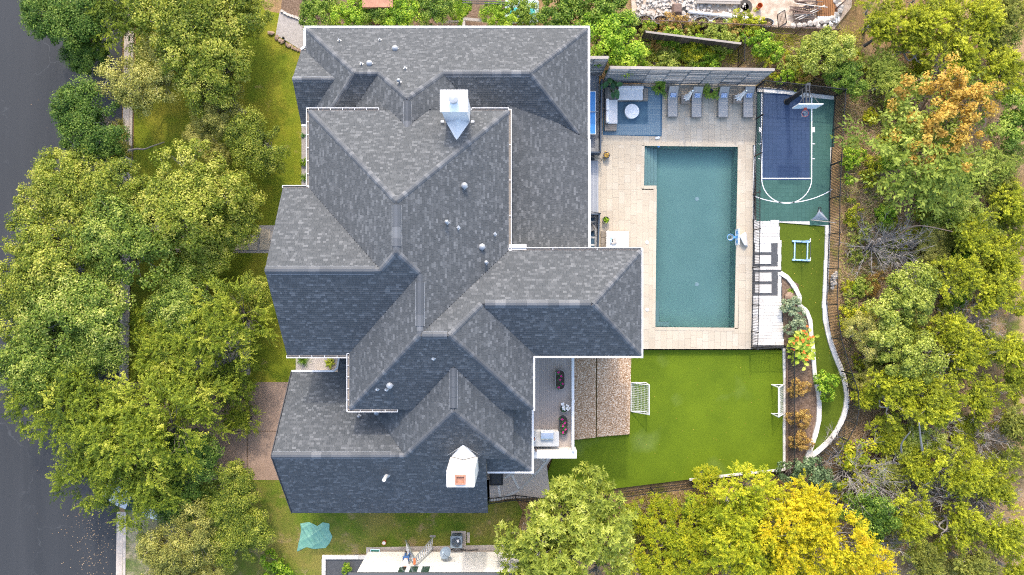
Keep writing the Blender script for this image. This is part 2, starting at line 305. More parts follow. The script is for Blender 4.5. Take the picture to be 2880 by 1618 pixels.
# ------------------------------------------------------------------ mesh helpers
ORG = {}
class MB:
    def __init__(s): s.v = []; s.f = []; s.t = []
    def add(s, v, f, tone=0.0):
        b = len(s.v); s.v += [tuple(p) for p in v]; s.f += [tuple(b + i for i in q) for q in f]; s.t += [tone] * len(f); return s
    def box2(s, x0, x1, y0, y1, z0, z1, tone=0.0):
        return s.add([(x0, y0, z0), (x1, y0, z0), (x1, y1, z0), (x0, y1, z0), (x0, y0, z1), (x1, y0, z1), (x1, y1, z1), (x0, y1, z1)],
                     [(3, 2, 1, 0), (4, 5, 6, 7), (0, 1, 5, 4), (1, 2, 6, 5), (2, 3, 7, 6), (3, 0, 4, 7)], tone)
    def box(s, c, d, rz=0.0, tone=0.0):
        x, y, z = d[0] / 2, d[1] / 2, d[2] / 2; ca, sa = math.cos(rz), math.sin(rz)
        vs = [(c[0] + a * ca - b * sa, c[1] + a * sa + b * ca, c[2] + e) for e in (-z, z) for a, b in ((-x, -y), (x, -y), (x, y), (-x, y))]
        return s.add(vs, [(3, 2, 1, 0), (4, 5, 6, 7), (0, 1, 5, 4), (1, 2, 6, 5), (2, 3, 7, 6), (3, 0, 4, 7)], tone)
    def beam(s, p0, p1, w, h, tone=0.0):
        p0, p1 = Vector(p0), Vector(p1); d = (p1 - p0).normalized()
        up = Vector((0, 0, 1)) if abs(d.z) < .95 else Vector((0, 1, 0))
        a = d.cross(up).normalized() * w / 2; b = a.cross(d).normalized() * h / 2
        vs = [q + k for q in (p0, p1) for k in (-a - b, a - b, a + b, -a + b)]
        return s.add(vs, [(0, 1, 2, 3), (7, 6, 5, 4), (0, 4, 5, 1), (1, 5, 6, 2), (2, 6, 7, 3), (3, 7, 4, 0)], tone)
    def prism(s, poly, z0, z1, tone=0.0):
        n = len(poly)
        if sum(poly[i][0] * poly[(i + 1) % n][1] - poly[(i + 1) % n][0] * poly[i][1] for i in range(n)) < 0: poly = poly[::-1]
        vs = [(p[0], p[1], z0) for p in poly] + [(p[0], p[1], z1) for p in poly]
        return s.add(vs, [tuple(range(n))[::-1], tuple(range(n, 2 * n))] + [(i, (i + 1) % n, n + (i + 1) % n, n + i) for i in range(n)], tone)
    def tube(s, path, r, n=8, tone=0.0, caps=True):
        path = [Vector(p) for p in path]; k = len(path); rr = r if isinstance(r, (list, tuple)) else [r] * k
        vs = []; pu = None
        for i, p in enumerate(path):
            d = (path[min(i + 1, k - 1)] - path[max(i - 1, 0)])
            d = d.normalized() if d.length > 1e-9 else Vector((0, 0, 1))
            if pu is None: pu = d.orthogonal().normalized()
            else:
                pu = pu - d * pu.dot(d); pu = pu.normalized() if pu.length > 1e-6 else d.orthogonal().normalized()
            q = d.cross(pu)
            vs += [p + (pu * math.cos(2 * math.pi * j / n) + q * math.sin(2 * math.pi * j / n)) * rr[i] for j in range(n)]
        fs = [(i * n + j, i * n + (j + 1) % n, (i + 1) * n + (j + 1) % n, (i + 1) * n + j) for i in range(k - 1) for j in range(n)]
        if caps: fs += [tuple(range(n))[::-1], tuple(range((k - 1) * n, k * n))]
        return s.add(vs, fs, tone)
    def lathe(s, c, prof, n=20, tone=0.0, sx=1.0, sy=1.0):
        vs = [(c[0] + r * sx * math.cos(2 * math.pi * j / n), c[1] + r * sy * math.sin(2 * math.pi * j / n), c[2] + z) for r, z in prof for j in range(n)]
        k = len(prof)
        fs = [(i * n + j, i * n + (j + 1) % n, (i + 1) * n + (j + 1) % n, (i + 1) * n + j) for i in range(k - 1) for j in range(n)]
        fs += [tuple(range(n))[::-1], tuple(range((k - 1) * n, k * n))]
        return s.add(vs, fs, tone)
    def ring(s, c, rad, r, n=24, m=6, tone=0.0, sx=1, sy=1):
        vs = []; 
        for i in range(n):
            a = 2 * math.pi * i / n
            for j in range(m):
                b = 2 * math.pi * j / m; q = rad + r * math.cos(b)
                vs.append((c[0] + q * sx * math.cos(a), c[1] + q * sy * math.sin(a), c[2] + r * math.sin(b)))
        return s.add(vs, [(i * m + j, ((i + 1) % n) * m + j, ((i + 1) % n) * m + (j + 1) % m, i * m + (j + 1) % m) for i in range(n) for j in range(m)], tone)
    def grid(s, fn, nu, nv, tone=0.0):
        vs = [fn(i / nu, j / nv) for j in range(nv + 1) for i in range(nu + 1)]
        return s.add(vs, [(j * (nu + 1) + i, j * (nu + 1) + i + 1, (j + 1) * (nu + 1) + i + 1, (j + 1) * (nu + 1) + i) for j in range(nv) for i in range(nu)], tone)
    def build(s, name, mat, parent=None, smooth=False, bevel=0, kind=None, **tags):
        if parent is not None: off = ORG[parent.name]
        else:
            a = np.array(s.v); off = Vector(((a[:, 0].min() + a[:, 0].max()) / 2, (a[:, 1].min() + a[:, 1].max()) / 2, a[:, 2].min()))
        me = bpy.data.meshes.new(name); me.from_pydata([(p[0] - off[0], p[1] - off[1], p[2] - off[2]) for p in s.v], [], s.f)
        if any(s.t):
            at = me.attributes.new('tone', 'FLOAT', 'FACE'); at.data.foreach_set('value', np.array(s.t, dtype=np.float32))
        if smooth: me.polygons.foreach_set('use_smooth', [True] * len(me.polygons))
        me.materials.append(mat if not isinstance(mat, str) else M[mat]); me.update()
        o = bpy.data.objects.new(name, me); COL.objects.link(o)
        if parent is not None: o.parent = parent
        else: o.location = off
        ORG[o.name] = Vector(off)
        if smooth and hasattr(me, 'set_sharp_from_angle'): me.set_sharp_from_angle(angle=R(40))
        if bevel:
            md = o.modifiers.new('Bevel', 'BEVEL'); md.width = bevel; md.segments = 2; md.limit_method = 'ANGLE'
        if kind: o['kind'] = kind
        for k, v in tags.items(): o[k] = v
        return o
def thing(name, loc, label, cat, group=None):
    o = bpy.data.objects.new(name, None); COL.objects.link(o); o.empty_display_size = .2; o.location = loc
    ORG[o.name] = Vector(loc); o['label'] = label; o['category'] = cat
    if group: o['group'] = group
    return o
def copy_tree(src, parent=None):
    c = src.copy(); COL.objects.link(c); ORG[c.name] = ORG[src.name].copy()
    if parent is not None: c.parent = parent
    for ch in list(src.children): copy_tree(ch, c)
    return c
_unit = {}
def unit_box(mat, key='box'):
    k = (mat, key)
    if k not in _unit:
        me = bpy.data.meshes.new('unit_' + mat); b = MB().box((0, 0, 0), (1, 1, 1))
        me.from_pydata(b.v, [], b.f); me.materials.append(M[mat]); _unit[k] = me
    return _unit[k]
def piece(name, mat, parent, c, d, rz=0.0, rot=None, mesh=None):
    """one plain piece (tile, plank, picket, stone) sharing its mesh with its like"""
    o = bpy.data.objects.new(name, mesh or unit_box(mat)); COL.objects.link(o)
    off = ORG[parent.name]; o.parent = parent; o.location = (c[0] - off[0], c[1] - off[1], c[2] - off[2]); o.scale = d
    o.rotation_euler = rot if rot is not None else (0, 0, rz); ORG[o.name] = off
    return o
def bar(name, mat, parent, p0, p1, w, h):
    p0, p1 = Vector(p0), Vector(p1); d = p1 - p0
    return piece(name, mat, parent, (p0 + p1) / 2, (d.length, w, h), rot=d.to_track_quat('X', 'Z').to_euler())
def sheet(name, pxpoly, z, mat, thick=.25, kind='structure', **tags):
    return MB().prism([W(x, y, z)[:2] for x, y in pxpoly], z - thick, z).build(name, mat, kind=kind, **tags)
def bez(pts, n=6):                       # smooth path through points
    pts = [Vector(p) for p in pts]; out = []
    for i in range(len(pts) - 1):
        p0, p1, p2, p3 = pts[max(i - 1, 0)], pts[i], pts[i + 1], pts[min(i + 2, len(pts) - 1)]
        for k in range(n):
            t = k / n
            out.append(.5 * ((2 * p1) + (p2 - p0) * t + (2 * p0 - 5 * p1 + 4 * p2 - p3) * t * t + (-p0 + 3 * p1 - 3 * p2 + p3) * t ** 3))
    return out + [pts[-1]]

# ================================================================== GROUND
def axis(lo, hi, step, far): return [-far, -far / 2] + [lo + i * step for i in range(int((hi - lo) / step) + 1)] + [far / 2, far]
gx, gy = axis(-50, 50, 1, 260), axis(-34, 34, 1, 260)
b = MB()
rn = random.Random(3)
b.v = [(x, y, gz(x, y) + (rn.uniform(-.05, .05) if x > 10 else 0)) for y in gy for x in gx]
n = len(gx); b.f = [(j * n + i, j * n + i + 1, (j + 1) * n + i + 1, (j + 1) * n + i) for j in range(len(gy) - 1) for i in range(n - 1)]; b.t = [0] * len(b.f)
b.build('ground', 'litter', kind='structure', smooth=True)
ZS = -.13
sheet('street', [(-900, -900), (352, -900), (332, 1700), (318, 2500), (-900, 2500)], -.06 + .0, 'asphalt', .04)
# front yard
sheet('front_lawn', [(385, -60), (700, -60), (745, 30), (800, 40), (850, 140), (850, 1075), (640, 1075), (640, 1075), (362, 1075)], 0, 'lawn', .06)
sheet('side_lawn', [(352, 1350), (1376, 1350), (1378, 1414), (1452, 1406), (1470, 1440), (1440, 1542), (1040, 1556), (905, 1566), (905, 1760), (345, 1760)], 0, 'sidelawn', .06)
sheet('verge', [(350, 1440), (520, 1440), (470, 1520), (540, 1600), (545, 1700), (340, 1700)], .006, 'patchlawn', .03)
drv = thing('driveway', W(650, 1210), 'brown pebbled driveway in front of the lower roof wing', 'driveway'); drv['kind'] = 'structure'; del drv['category']
for x0, x1 in ((330, 694), (696.5, 1000)):
    for y0, y1 in ((1075, 1212), (1214, 1350)):
        if y0 == 1214 or x0 > 600 or True:
            MB().prism([W(x, y)[:2] for x, y in ((x0, y0), (x1, y0), (x1, y1), (x0, y1))], -.1, .012).build('slab', 'drive', drv)
# curb and gutter
for y0, y1, xa in ((-60, 640, 1), (640, 1075, 1), (1440, 1720, 0)):
    c = thing('curb', W(355, (y0 + y1) / 2), {-60: 'pale concrete curb along the front lawn near the top', 640: 'concrete curb hidden under the big oaks', 1440: 'pale concrete curb at the bottom left by the patchy grass'}[y0], 'curb'); c['kind'] = 'structure'; del c['category']
    yy = y0
    while yy < y1:
        ye = min(yy + 118, y1)
        sh = lambda y: 352 - (y + 60) * .0155
        a0, a1 = sh(yy), sh(ye)
        MB().prism([W(x, y, -.05)[:2] for x, y in ((a0, yy), (a0 + 18, yy), (a1 + 18, ye - .5), (a1, ye - .5))], -.1, -.045).build('gutter_pan', 'conc', c)
        MB().prism([W(x, y, .03)[:2] for x, y in ((a0 + 18.6, yy), (a0 + 26.5, yy), (a1 + 26.5, ye - .5), (a1 + 18.6, ye - .5))], -.1, .045).build('curb_stone', 'conc', c, bevel=.015)
        yy = ye
# entrance path with pavers
sheet('path_gravel', [(360, 634), (800, 634), (800, 712), (360, 712)], .008, 'gravelw', .05)
pth = thing('entrance_path', W(720, 673), 'sandstone stepping slabs leading to the front door', 'path')
for i in range(9):
    x = 731 - i * 35.5
    piece('slab', 'tile', pth, W(x + 14, 674.5, .03), (.75, 1.5, .06))
for n_, pp in (('planter_bed', [(505, 880), (704, 880), (704, 1054), (505, 1054)]),):
    sheet('parking_pad', pp, .01, 'gravelw', .05)
# gravel beds beside the house
sheet('side_bed', [(848, 340), (905, 340), (905, 535), (848, 535)], .01, 'gravelw', .05)
sheet('court_bed', [(832, 985), (1010, 985), (1010, 1075), (832, 1075)], .012, 'gravelc', .05)
# top left corner: gravel patch with stone edge, mulch bed
sheet('gravel_patch', [(787, 30), (850, 55), (950, 95), (950, 200), (860, 150), (810, 118), (775, 98)], .015, 'gravelw', .05)
sheet('mulch_bed', [(700, -80), (800, -80), (790, 30), (850, 55), (950, 110), (1420, 110), (1420, -80)], .004, 'mulch', .06)
edg = thing('stone_edging', W(820, 60), 'row of small pale edging stones along the mulch bed', 'edging')
for i in range(12):
    t = i / 11; piece('stone', 'rock', edg, W(794 + t * 85, 32 + t * 42 + math.sin(t * 9) * 2, .05), (.22, .18, .16), rz=-.45 + rn.uniform(-.2, .2))
edg = thing('rock_edging', W(800, 120), 'brown ledge rocks between lawn and grey gravel patch', 'edging')
def rockmesh(seed, mat, flat=.6):
    r = random.Random(seed); bb = MB(); prof = []
    import bmesh
    bm = bmesh.new(); bmesh.ops.create_icosphere(bm, subdivisions=1, radius=.5)
    for v in bm.verts: v.co = Vector((v.co.x * r.uniform(.75, 1.15), v.co.y * r.uniform(.75, 1.15), v.co.z * flat * r.uniform(.8, 1.1)))
    me = bpy.data.meshes.new('rock_mesh'); bm.to_mesh(me); bm.free(); me.materials.append(M[mat]); return me
RK = [rockmesh(i, 'rock') for i in range(4)]; RKB = [rockmesh(10 + i, 'rockbrown', .5) for i in range(3)]
for i, (x, y, s) in enumerate(((762, 93, .5), (778, 106, .45), (788, 114, .4), (796, 117, .4), (806, 125, .35), (813, 129, .4), (822, 133, .3), (830, 138, .35), (838, 141, .3), (846, 145, .3))):
    piece('stone', 'rockbrown', edg, W(x, y, .08), (s * 1.2, s * .8, s * .7), rz=i * 1.3, mesh=RKB[i % 3])

# ================================================================== HOUSE
HX = (-5.0, 0.0, 0.0)
house = thing('house', HX, 'large white house with grey shingled hip roofs beside the pool', 'house')
FACES = []                                # name, polygon in metres
def face(name, *p): FACES.append((name, [Vector(q) for q in p]))
# A: north wing, single storey
xW, xE, yN, yS, ze, zr, yr = -13.93, 5.12, 17.53, 9.61, 4.3, 7.3, 13.57
face('aN', (xW, yN, ze), (xE, yN, ze), (1.12, yr, zr), (-4.38, yr, zr), (-6.4, 11.55, 8.8), (-8.42, yr, zr), (-9.93, yr, zr))
face('aS1', (xW, yS, ze), (-9.93, yr, zr), (-8.42, yr, zr), (-12.4, yS, ze))
face('aS2', (xE, yS, ze), (1.12, yr, zr), (-4.38, yr, zr), (-.4, yS, ze))
face('aW', (xW, yN, ze), (xW, yS, ze), (-9.93, yr, zr))
face('aE', (xE, yS, ze), (xE, yN, ze), (1.12, yr, zr))
face('a2W', (-8.42, yr, zr), (-6.4, 11.55, 8.8), (-6.4, 9, 8.8), (-12.4, 9, 4.3), (-12.4, 9.6, 4.3))
face('a2E', (-4.38, yr, zr), (-6.4, 11.55, 8.8), (-6.4, 9, 8.8), (-.4, 9, 4.3), (-.4, 9.6, 4.3))
face('a3N', (-14.28, 16.06, 4.22), (-13.9, 16.06, 4.22), (-11.42, 13.56, 6.1), (-14.28, 13.56, 6.1))
face('a3S', (-14.28, 11.06, 4.22), (-13.9, 11.06, 4.22), (-11.42, 13.56, 6.1), (-14.28, 13.56, 6.1))
face('shed', (-.3, 11.9, 6.06), (3, 10.9, 5.285), (4.38, 10.2, 4.96), (5.1, 9.9, 4.79), (5.1, 2.05, 4.79), (-.3, 2.05, 6.06))
# porch roof strip on the west, under the upper gutter
face('strip2', (-13.9, 11.06, 4.22), (-12.3, 11.06, 4.6), (-12.3, 9.1, 4.6), (-13.1, 9.1, 4.3))
# B, C, D, E/F: upper roofs
face('bN', (-12.63, 11.01, 7.9), (-.22, 11.01, 7.9), (-6.425, 4.81, 12.55))
face('bE', (-.22, 11.01, 7.9), (-6.425, 4.81, 12.55), (-6.425, 1.98, 12.55), (-5.24, .79, 11.66), (-5.24, -2.71, 11.66), (-.22, 2.3, 7.9))
face('bW', (-12.63, 11.01, 7.9), (-6.425, 4.81, 12.55), (-6.425, 1.98, 12.55), (-7.43, .98, 11.8), (-12.63, 6.18, 7.9))
face('cN', (-14.29, 6.18, 7.9), (-12.63, 6.18, 7.9), (-7.43, .98, 11.8), (-13.98, .98, 11.8))
face('cS', (-13.98, .98, 11.8), (-7.43, .98, 11.8), (-6.425, 1.98, 12.55), (-5.24, .79, 11.66), (-10.2, -4.2, 7.92), (-14.02, -4.2, 7.92))
face('fW', (-5.24, .79, 11.66), (-5.24, -2.71, 11.66), (-10.08, -7.55, 8.03), (-10.08, -4.05, 8.03))
face('fS', (-5.24, -2.71, 11.66), (-3.54, -2.71, 11.66), (1.3, -7.55, 8.03), (-10.08, -7.55, 8.03))
face('eE', (-3.54, -2.71, 11.66), (-1.8, -.97, 10.355), (1.3, -4.07, 8.03), (1.3, -7.55, 8.03))
face('dN', (-.22, 2.3, 7.9), (8.04, 2.3, 7.9), (4.77, -.97, 10.355), (-1.8, -.97, 10.355), (-3.54, -2.71, 11.66), (-5.24, -2.71, 11.66))
face('dE', (8.04, 2.3, 7.9), (8.04, -4.24, 7.9), (4.77, -.97, 10.355))
face('dS', (8.04, -4.24, 7.9), (4.77, -.97, 10.355), (-1.8, -.97, 10.355), (1.3, -4.07, 8.03), (1.47, -4.24, 7.9))
# G: south wing
face('gS', (-15.09, -15.46, 3.6), (-1.65, -15.46, 3.6), (-1.65, -10.83, 7.35), (.07, -10.83, 7.35), (-3.45, -7.31, 10.2), (-6.72, -10.58, 7.55), (-15.09, -10.58, 7.55))
face('gN', (-15.09, -10.58, 7.55), (-6.72, -10.58, 7.55), (-11.1, -6.2, 4.0), (-10.9, -5.81, 3.69), (-15.09, -5.81, 3.69))
face('gW', (-3.45, -7.31, 10.2), (-6.72, -10.58, 7.55), (-11.1, -6.2, 4.0), (-11.1, -4, 4.0), (-3.45, -4, 10.2))
face('gE', (-3.45, -7.31, 10.2), (.07, -10.83, 7.35), (.07, -4, 7.35), (-3.45, -4, 10.2))
face('strip', (-11.97, -5.81, 3.69), (-9.9, -5.81, 3.69), (-9.9, -4.4, 2.55), (-11.97, -4.4, 2.55))
face('skE', (-.05, -7.2, 6.7), (1.29, -7.2, 5.65), (1.29, -12.06, 5.65), (-.05, -10.8, 6.7))
face('skS', (-.05, -10.8, 6.7), (1.29, -12.06, 5.65), (-1.64, -12.06, 5.65), (-1.64, -10.8, 6.7))
def plane(poly):
    nn = Vector((0, 0, 0)); c = sum(poly, Vector()) / len(poly)
    for i in range(len(poly)):
        nn += (poly[i] - c).cross(poly[(i + 1) % len(poly)] - c)
    nn.normalize()
    return (-nn if nn.z < 0 else nn), c
def inpoly(x, y, poly):
    r = False; k = len(poly)
    for i in range(k):
        a, c = poly[i], poly[i - 1]
        if (a[1] > y) != (c[1] > y) and x < (c[0] - a[0]) * (y - a[1]) / (c[1] - a[1]) + a[0]: r = not r
    return r
PL = [(nm, p, *plane(p)) for nm, p in FACES]
def roof_h(x, y, skip=None):
    best = -9
    for nm, p, nn, c in PL:
        if nm != skip and inpoly(x, y, p):
            z = c.z - (nn.x * (x - c.x) + nn.y * (y - c.y)) / nn.z
            best = max(best, z)
    return best
def on_roof(px, py):                      # where a photo pixel lands on the roof
    d = Vector(((px - 1440) / F, (809 - py) / F, -1)); o = Vector((0, 0, H)); best = None
    for nm, p, nn, c in PL:
        t = (c - o).dot(nn) / d.dot(nn); q = o + d * t
        if inpoly(q.x, q.y, p) and (best is None or t < best[0]): best = (t, q, nn)
    return best[1], best[2]
roof = None
ub = MB()
for nm, p, nn, c in PL:                   # sheathing under the shingles: a slab that follows each slope
    k = len(p); lo = [q - Vector((0, 0, .20)) for q in p]; hi = [q - nn * .012 for q in p]
    vs = hi + lo
    fs = [tuple(range(k)), tuple(range(k, 2 * k))[::-1]] + [(i, k + i, k + (i + 1) % k, (i + 1) % k) for i in range(k)]
    ub.add(vs, fs)
roof = ub.build('roof', 'underlay', house)
# shingles: every one a wedge of its own
rs = random.Random(11); SH = []
for nm, p, nn, c in PL:
    vdir = Vector((-nn.x, -nn.y, 0)); g = math.hypot(nn.x, nn.y)
    up = Vector((-nn.x * nn.z / g, -nn.y * nn.z / g, g)).normalized(); u = nn.cross(up) * -1
    P2 = [((q - c).dot(u), (q - c).dot(up)) for q in p]
    v0, v1 = min(q[1] for q in P2), max(q[1] for q in P2); st = .150
    v = v0 - .02; k = len(P2)
    while v < v1 - .05:
        xs = []; vm = v + st * .5
        for i in range(k):
            a, bb = P2[i], P2[(i + 1) % k]
            if (a[1] > vm) != (bb[1] > vm): xs.append(a[0] + (vm - a[1]) / (bb[1] - a[1]) * (bb[0] - a[0]))
        if len(xs) >= 2:
            x0, x1 = min(xs), max(xs); x = x0 - rs.uniform(0, .25)
            while x < x1:
                wd = rs.choice((.13, .15, .18, .21, .24, .28, .34)); a, bb = max(x, x0), min(x + wd, x1); x += wd
                if bb - a < .04: continue
                mid = c + u * ((a + bb) / 2) + up * vm
                if roof_h(mid.x, mid.y, nm) > mid.z + .04: continue
                SH.append((c, u, up, nn, a, bb, v, st, rs.random(), mid.z))
        v += st
def wedge(c, u, up, nn, a, bb, v, st, off=Vector((0, 0, 0))):
    q = lambda x, y, h: c + u * x + up * y + nn * h - off
    g = .004
    return [q(a + g, v, .020), q(bb - g, v, .020), q(bb - g, v + st + .02, .004), q(a + g, v + st + .02, .004), q(a + g, v, -.005), q(bb - g, v, -.005)], [(0, 1, 2, 3), (4, 5, 1, 0), (4, 0, 3), (5, 2, 1)]
SH.sort(key=lambda s: -((s[5] - s[4]) * 1.0 + s[9] * .03))
sb = MB()
for i, s in enumerate(SH):
    if i < 300:
        mb = MB(); cc = s[0] + s[1] * ((s[4] + s[5]) / 2) + s[2] * s[6]
        vs, fs = wedge(*s[:8]); mb.add(vs, fs, 0.001); mb.build('shingle', 'shingle', roof)
    else: sb.add(*wedge(*s[:8]), tone=s[8])
sb.build('shingle_field', 'shingle', roof, kind='stuff')
# hip and ridge caps
def capline(p0, p1, wdt=.36, rise=.05, vent=False, n=None):
    p0, p1 = Vector(p0), Vector(p1); d = p1 - p0; L = d.length; d.normalize()
    side = d.cross(Vector((0, 0, 1))).normalized(); up = side.cross(d)
    # how steeply the two slopes fall away from the line
    def fall(sg):
        m = (p0 + p1) / 2 + side * sg * wdt * .5; h = roof_h(m.x, m.y); return min(max(((p0.z + p1.z) / 2) - h, 0), .4) if h > 0 else .1
    fl, fr_ = fall(-1), fall(1)
    mb = MB(); s = 0; step = .62 if vent else .26
    while s < L - .02:
        e = min(s + step, L); t = rs.random()
        prof = [(-.5, -fl + .02), (-.42, -fl * .84 + rise * .8), (-.16, -fl * .25 + rise), (.16, -fr_ * .25 + rise), (.42, -fr_ * .84 + rise * .8), (.5, -fr_ + .02)]
        vs = [p0 + d * q + side * a * wdt + up * (h + lift) for q, lift in ((s, .014), (e + .02, .0)) for a, h in prof]
        m = len(prof)
        fs = [(i, i + 1, m + i + 1, m + i) for i in range(m - 1)] + [tuple(range(m))[::-1]]
        mb.add(vs, fs, max(t, .01)); s = e
    o = mb.build('ridge_vent' if vent else 'hip_cap', 'cap', house)
    if vent:
        for sg, fz in ((-1, fl), (1, fr_)):
            q0 = p0 + side * sg * wdt * .51 + up * (-fz + .02); q1 = p1 + side * sg * wdt * .51 + up * (-fz + .02)
            MB().beam(q0, q1, .014, .03).build('flashing', 'galv', o)
        for q, sgn in ((p0, -1), (p1, 1)):
            pass
    return o
V = lambda *a: a
for a, bb, *o in (
    ((xW, yN, ze), (-9.93, yr, zr)), ((-9.93, yr, zr), (xW + 1.8, yr - 2.2, zr - 1.65)), ((-9.93, yr, zr), (-8.42, yr, zr)), ((-8.42, yr, zr), (-6.4, 11.55, 8.8)),
    ((-4.38, yr, zr), (-6.4, 11.55, 8.8)), ((1.12, yr, zr), (xE, yN, ze)), ((1.12, yr, zr), (4.42, yr - 3.3, zr - 2.475)),
    ((-4.38, yr, zr), (1.12, yr, zr), .42, .06, True), ((-14.28, 13.56, 6.1), (-11.42, 13.56, 6.1), .34, .06, True), ((-6.4, 11.4, 8.8), (-6.4, 9.7, 8.8), .45, .08, True),
    ((-12.63, 11.01, 7.9), (-6.425, 4.81, 12.55)), ((-.22, 11.01, 7.9), (-6.425, 4.81, 12.55)), ((-6.425, 4.6, 12.55), (-6.425, 2.3, 12.55), .5, .09, True), ((-6.425, 2.3, 12.55), (-6.425, 1.98, 12.55)),
    ((-6.425, 1.98, 12.55), (-7.43, .98, 11.8)), ((-6.425, 1.98, 12.55), (-5.24, .79, 11.66)), ((-13.98, .98, 11.8), (-7.8, .98, 11.8), .46, .07, True), ((-7.8, .98, 11.8), (-7.43, .98, 11.8)),
    ((-5.24, .3, 11.66), (-5.24, -2.2, 11.66), .5, .09, True), ((-5.24, .79, 11.66), (-5.24, .3, 11.66)), ((-5.24, -2.2, 11.66), (-5.24, -2.71, 11.66)),
    ((-5.24, -2.71, 11.66), (-10.08, -7.55, 8.03)), ((-5.1, -2.71, 11.66), (-3.7, -2.71, 11.66), .42, .08, True), ((-3.54, -2.71, 11.66), (1.3, -7.55, 8.03)), ((-3.54, -2.71, 11.66), (-1.8, -.97, 10.355)),
    ((-1.6, -.97, 10.355), (4.6, -.97, 10.355), .46, .07, True), ((4.77, -.97, 10.355), (8.04, 2.3, 7.9)), ((4.77, -.97, 10.355), (8.04, -4.24, 7.9)),
    ((-15.09, -10.58, 7.55), (-7.6, -10.58, 7.55), .44, .07, True), ((-7.6, -10.58, 7.55), (-6.72, -10.58, 7.55)), ((-6.72, -10.58, 7.55), (-3.45, -7.31, 10.2)), ((-3.45, -7.31, 10.2), (.07, -10.83, 7.35)),
    ((-3.45, -7.1, 10.2), (-3.45, -4.75, 10.2), .45, .08, True), ((-.05, -10.8, 6.7), (1.29, -12.06, 5.65))):
    capline(a, bb, *o)
# walls under the eaves
wb = MB()
for x0, x1, y0, y1, z1 in ((-13.5, 4.7, 9.9, 17.1, 4.3), (-13.4, 4.6, 2.6, 9.9, 4.55), (-12.2, -.6, 2.7, 10.6, 7.9), (-13.6, -6, -3.8, 5.8, 7.9), (-9.7, .9, -7.15, 2.7, 7.9),
                           (.9, 7.6, -3.85, 1.9, 7.85), (-14.6, -2.0, -15.0, -6.2, 3.65), (-6.0, -.35, -10.5, -7.15, 6.9), (-1.9, .9, -11.6, -7.15, 5.6)):
    wb.box2(x0, x1, y0, y1, -.3, z1 - .02 - rn.uniform(.0, .01))
wb.build('wall', 'stucco', house)
gb = MB().prism([(-14.2, .9), (-13.6, .9), (-13.6, 1.1), (-14.2, 1.1)], 3, 3.01)
# gable triangles
for pts, x in ((((-13.6), (5.8, 7.85), (.98, 11.45), (-3.8, 7.85)), 0), (((-14.6), (-6.2, 3.7), (-10.58, 7.25), (-15.0, 3.7)), 0), (((-13.9), (15.6, 4.2), (13.56, 5.85), (11.5, 4.2)), 0)):
    X = pts[0]; tri = pts[1:]
    MB().add([(X, y, z) for y, z in tri] + [(X + .2, y, z) for y, z in tri], [(0, 1, 2), (5, 4, 3), (0, 3, 4, 1), (1, 4, 5, 2), (2, 5, 3, 0)]).build('gable', 'stucco', house)
MB().add([(-2.0, -10.9, 3.6), (-2.0, -15.0, 3.6), (-2.0, -10.9, 7.1), (-1.9, -10.9, 3.6), (-1.9, -15.0, 3.6), (-1.9, -10.9, 7.1)], [(0, 1, 2), (5, 4, 3), (0, 3, 4, 1), (1, 4, 5, 2), (2, 5, 3, 0)]).build('gable', 'stucco', house)
# eaves trim and gutters: closed white ones, and open ones with straps
def trim(p0, p1, wdt=.17, hgt=.16, out=None, name='gutter'):
    wdt *= .8
    p0, p1 = Vector(p0), Vector(p1); return MB().beam(p0, p1, wdt, hgt).build(name, 'white', house, bevel=.01)
def gutter(p0, p1, side, gap=.75):        # open box gutter, straps across
    p0, p1, sd_ = Vector(p0), Vector(p1), Vector(side); d = p1 - p0; L = d.length; d.normalize()
    o = MB().beam(p0 + sd_ * .155, p1 + sd_ * .155, .04, .13).build('gutter', 'white', house)
    MB().beam(p0 + sd_ * .08 - Vector((0, 0, .06)), p1 + sd_ * .08 - Vector((0, 0, .06)), .12, .012).build('trough', 'teak', o)
    MB().beam(p0 + sd_ * .012, p1 + sd_ * .012, .018, .10).build('lip', 'woodcap', o)
    k = max(1, int(L / gap))
    for i in range(k + 1):
        q = p0 + d * (L * i / k); q = q + Vector((0, 0, .045))
        bar('strap', 'white', o, q + sd_ * .01, q + sd_ * .15, .035, .02)
    return o
trim((xW - .12, yN + .08, ze - .03), (xE + .12, yN + .08, ze - .03), .2)
trim((xE + .08, yN, ze - .03), (xE + .08, 9.95, ze - .03), .2)
trim((5.18, 9.9, 4.76), (5.18, 2.1, 4.76), .2)
trim((xW - .08, yN, ze - .03), (xW - .08, 16.3, ze - .03), .2); trim((xW - .06, 16.3, ze - .04), (-14.28, 16.14, 4.2), .2)
trim((-14.25, 11.0, 4.2), (-13.75, 10.95, 4.2), .18); trim((-13.72, 11.0, 4.2), (-13.35, 10.5, 4.2), .2); trim((-13.35, 10.55, 4.22), (-13.15, 9.1, 4.28), .2); trim((-13.2, 9.05, 4.25), (-12.7, 9.05, 4.3), .18)
gutter((-12.8, 11.03, 7.88), (-8.3, 11.03, 7.88), (0, 1, 0)); gutter((-12.65, 11.15, 7.88), (-12.65, 6.3, 7.88), (-1, 0, 0)); gutter((-14.3, 6.2, 7.88), (-12.65, 6.2, 7.88), (0, 1, 0), 1.3)
gutter((-2.5, 11.03, 7.88), (-.2, 11.03, 7.88), (0, 1, 0), 2.4); gutter((-.2, 11.1, 7.88), (-.2, 2.3, 7.88), (1, 0, 0), 2.0); gutter((-.2, 2.32, 7.88), (8.05, 2.32, 7.88), (0, 1, 0), 2.4)
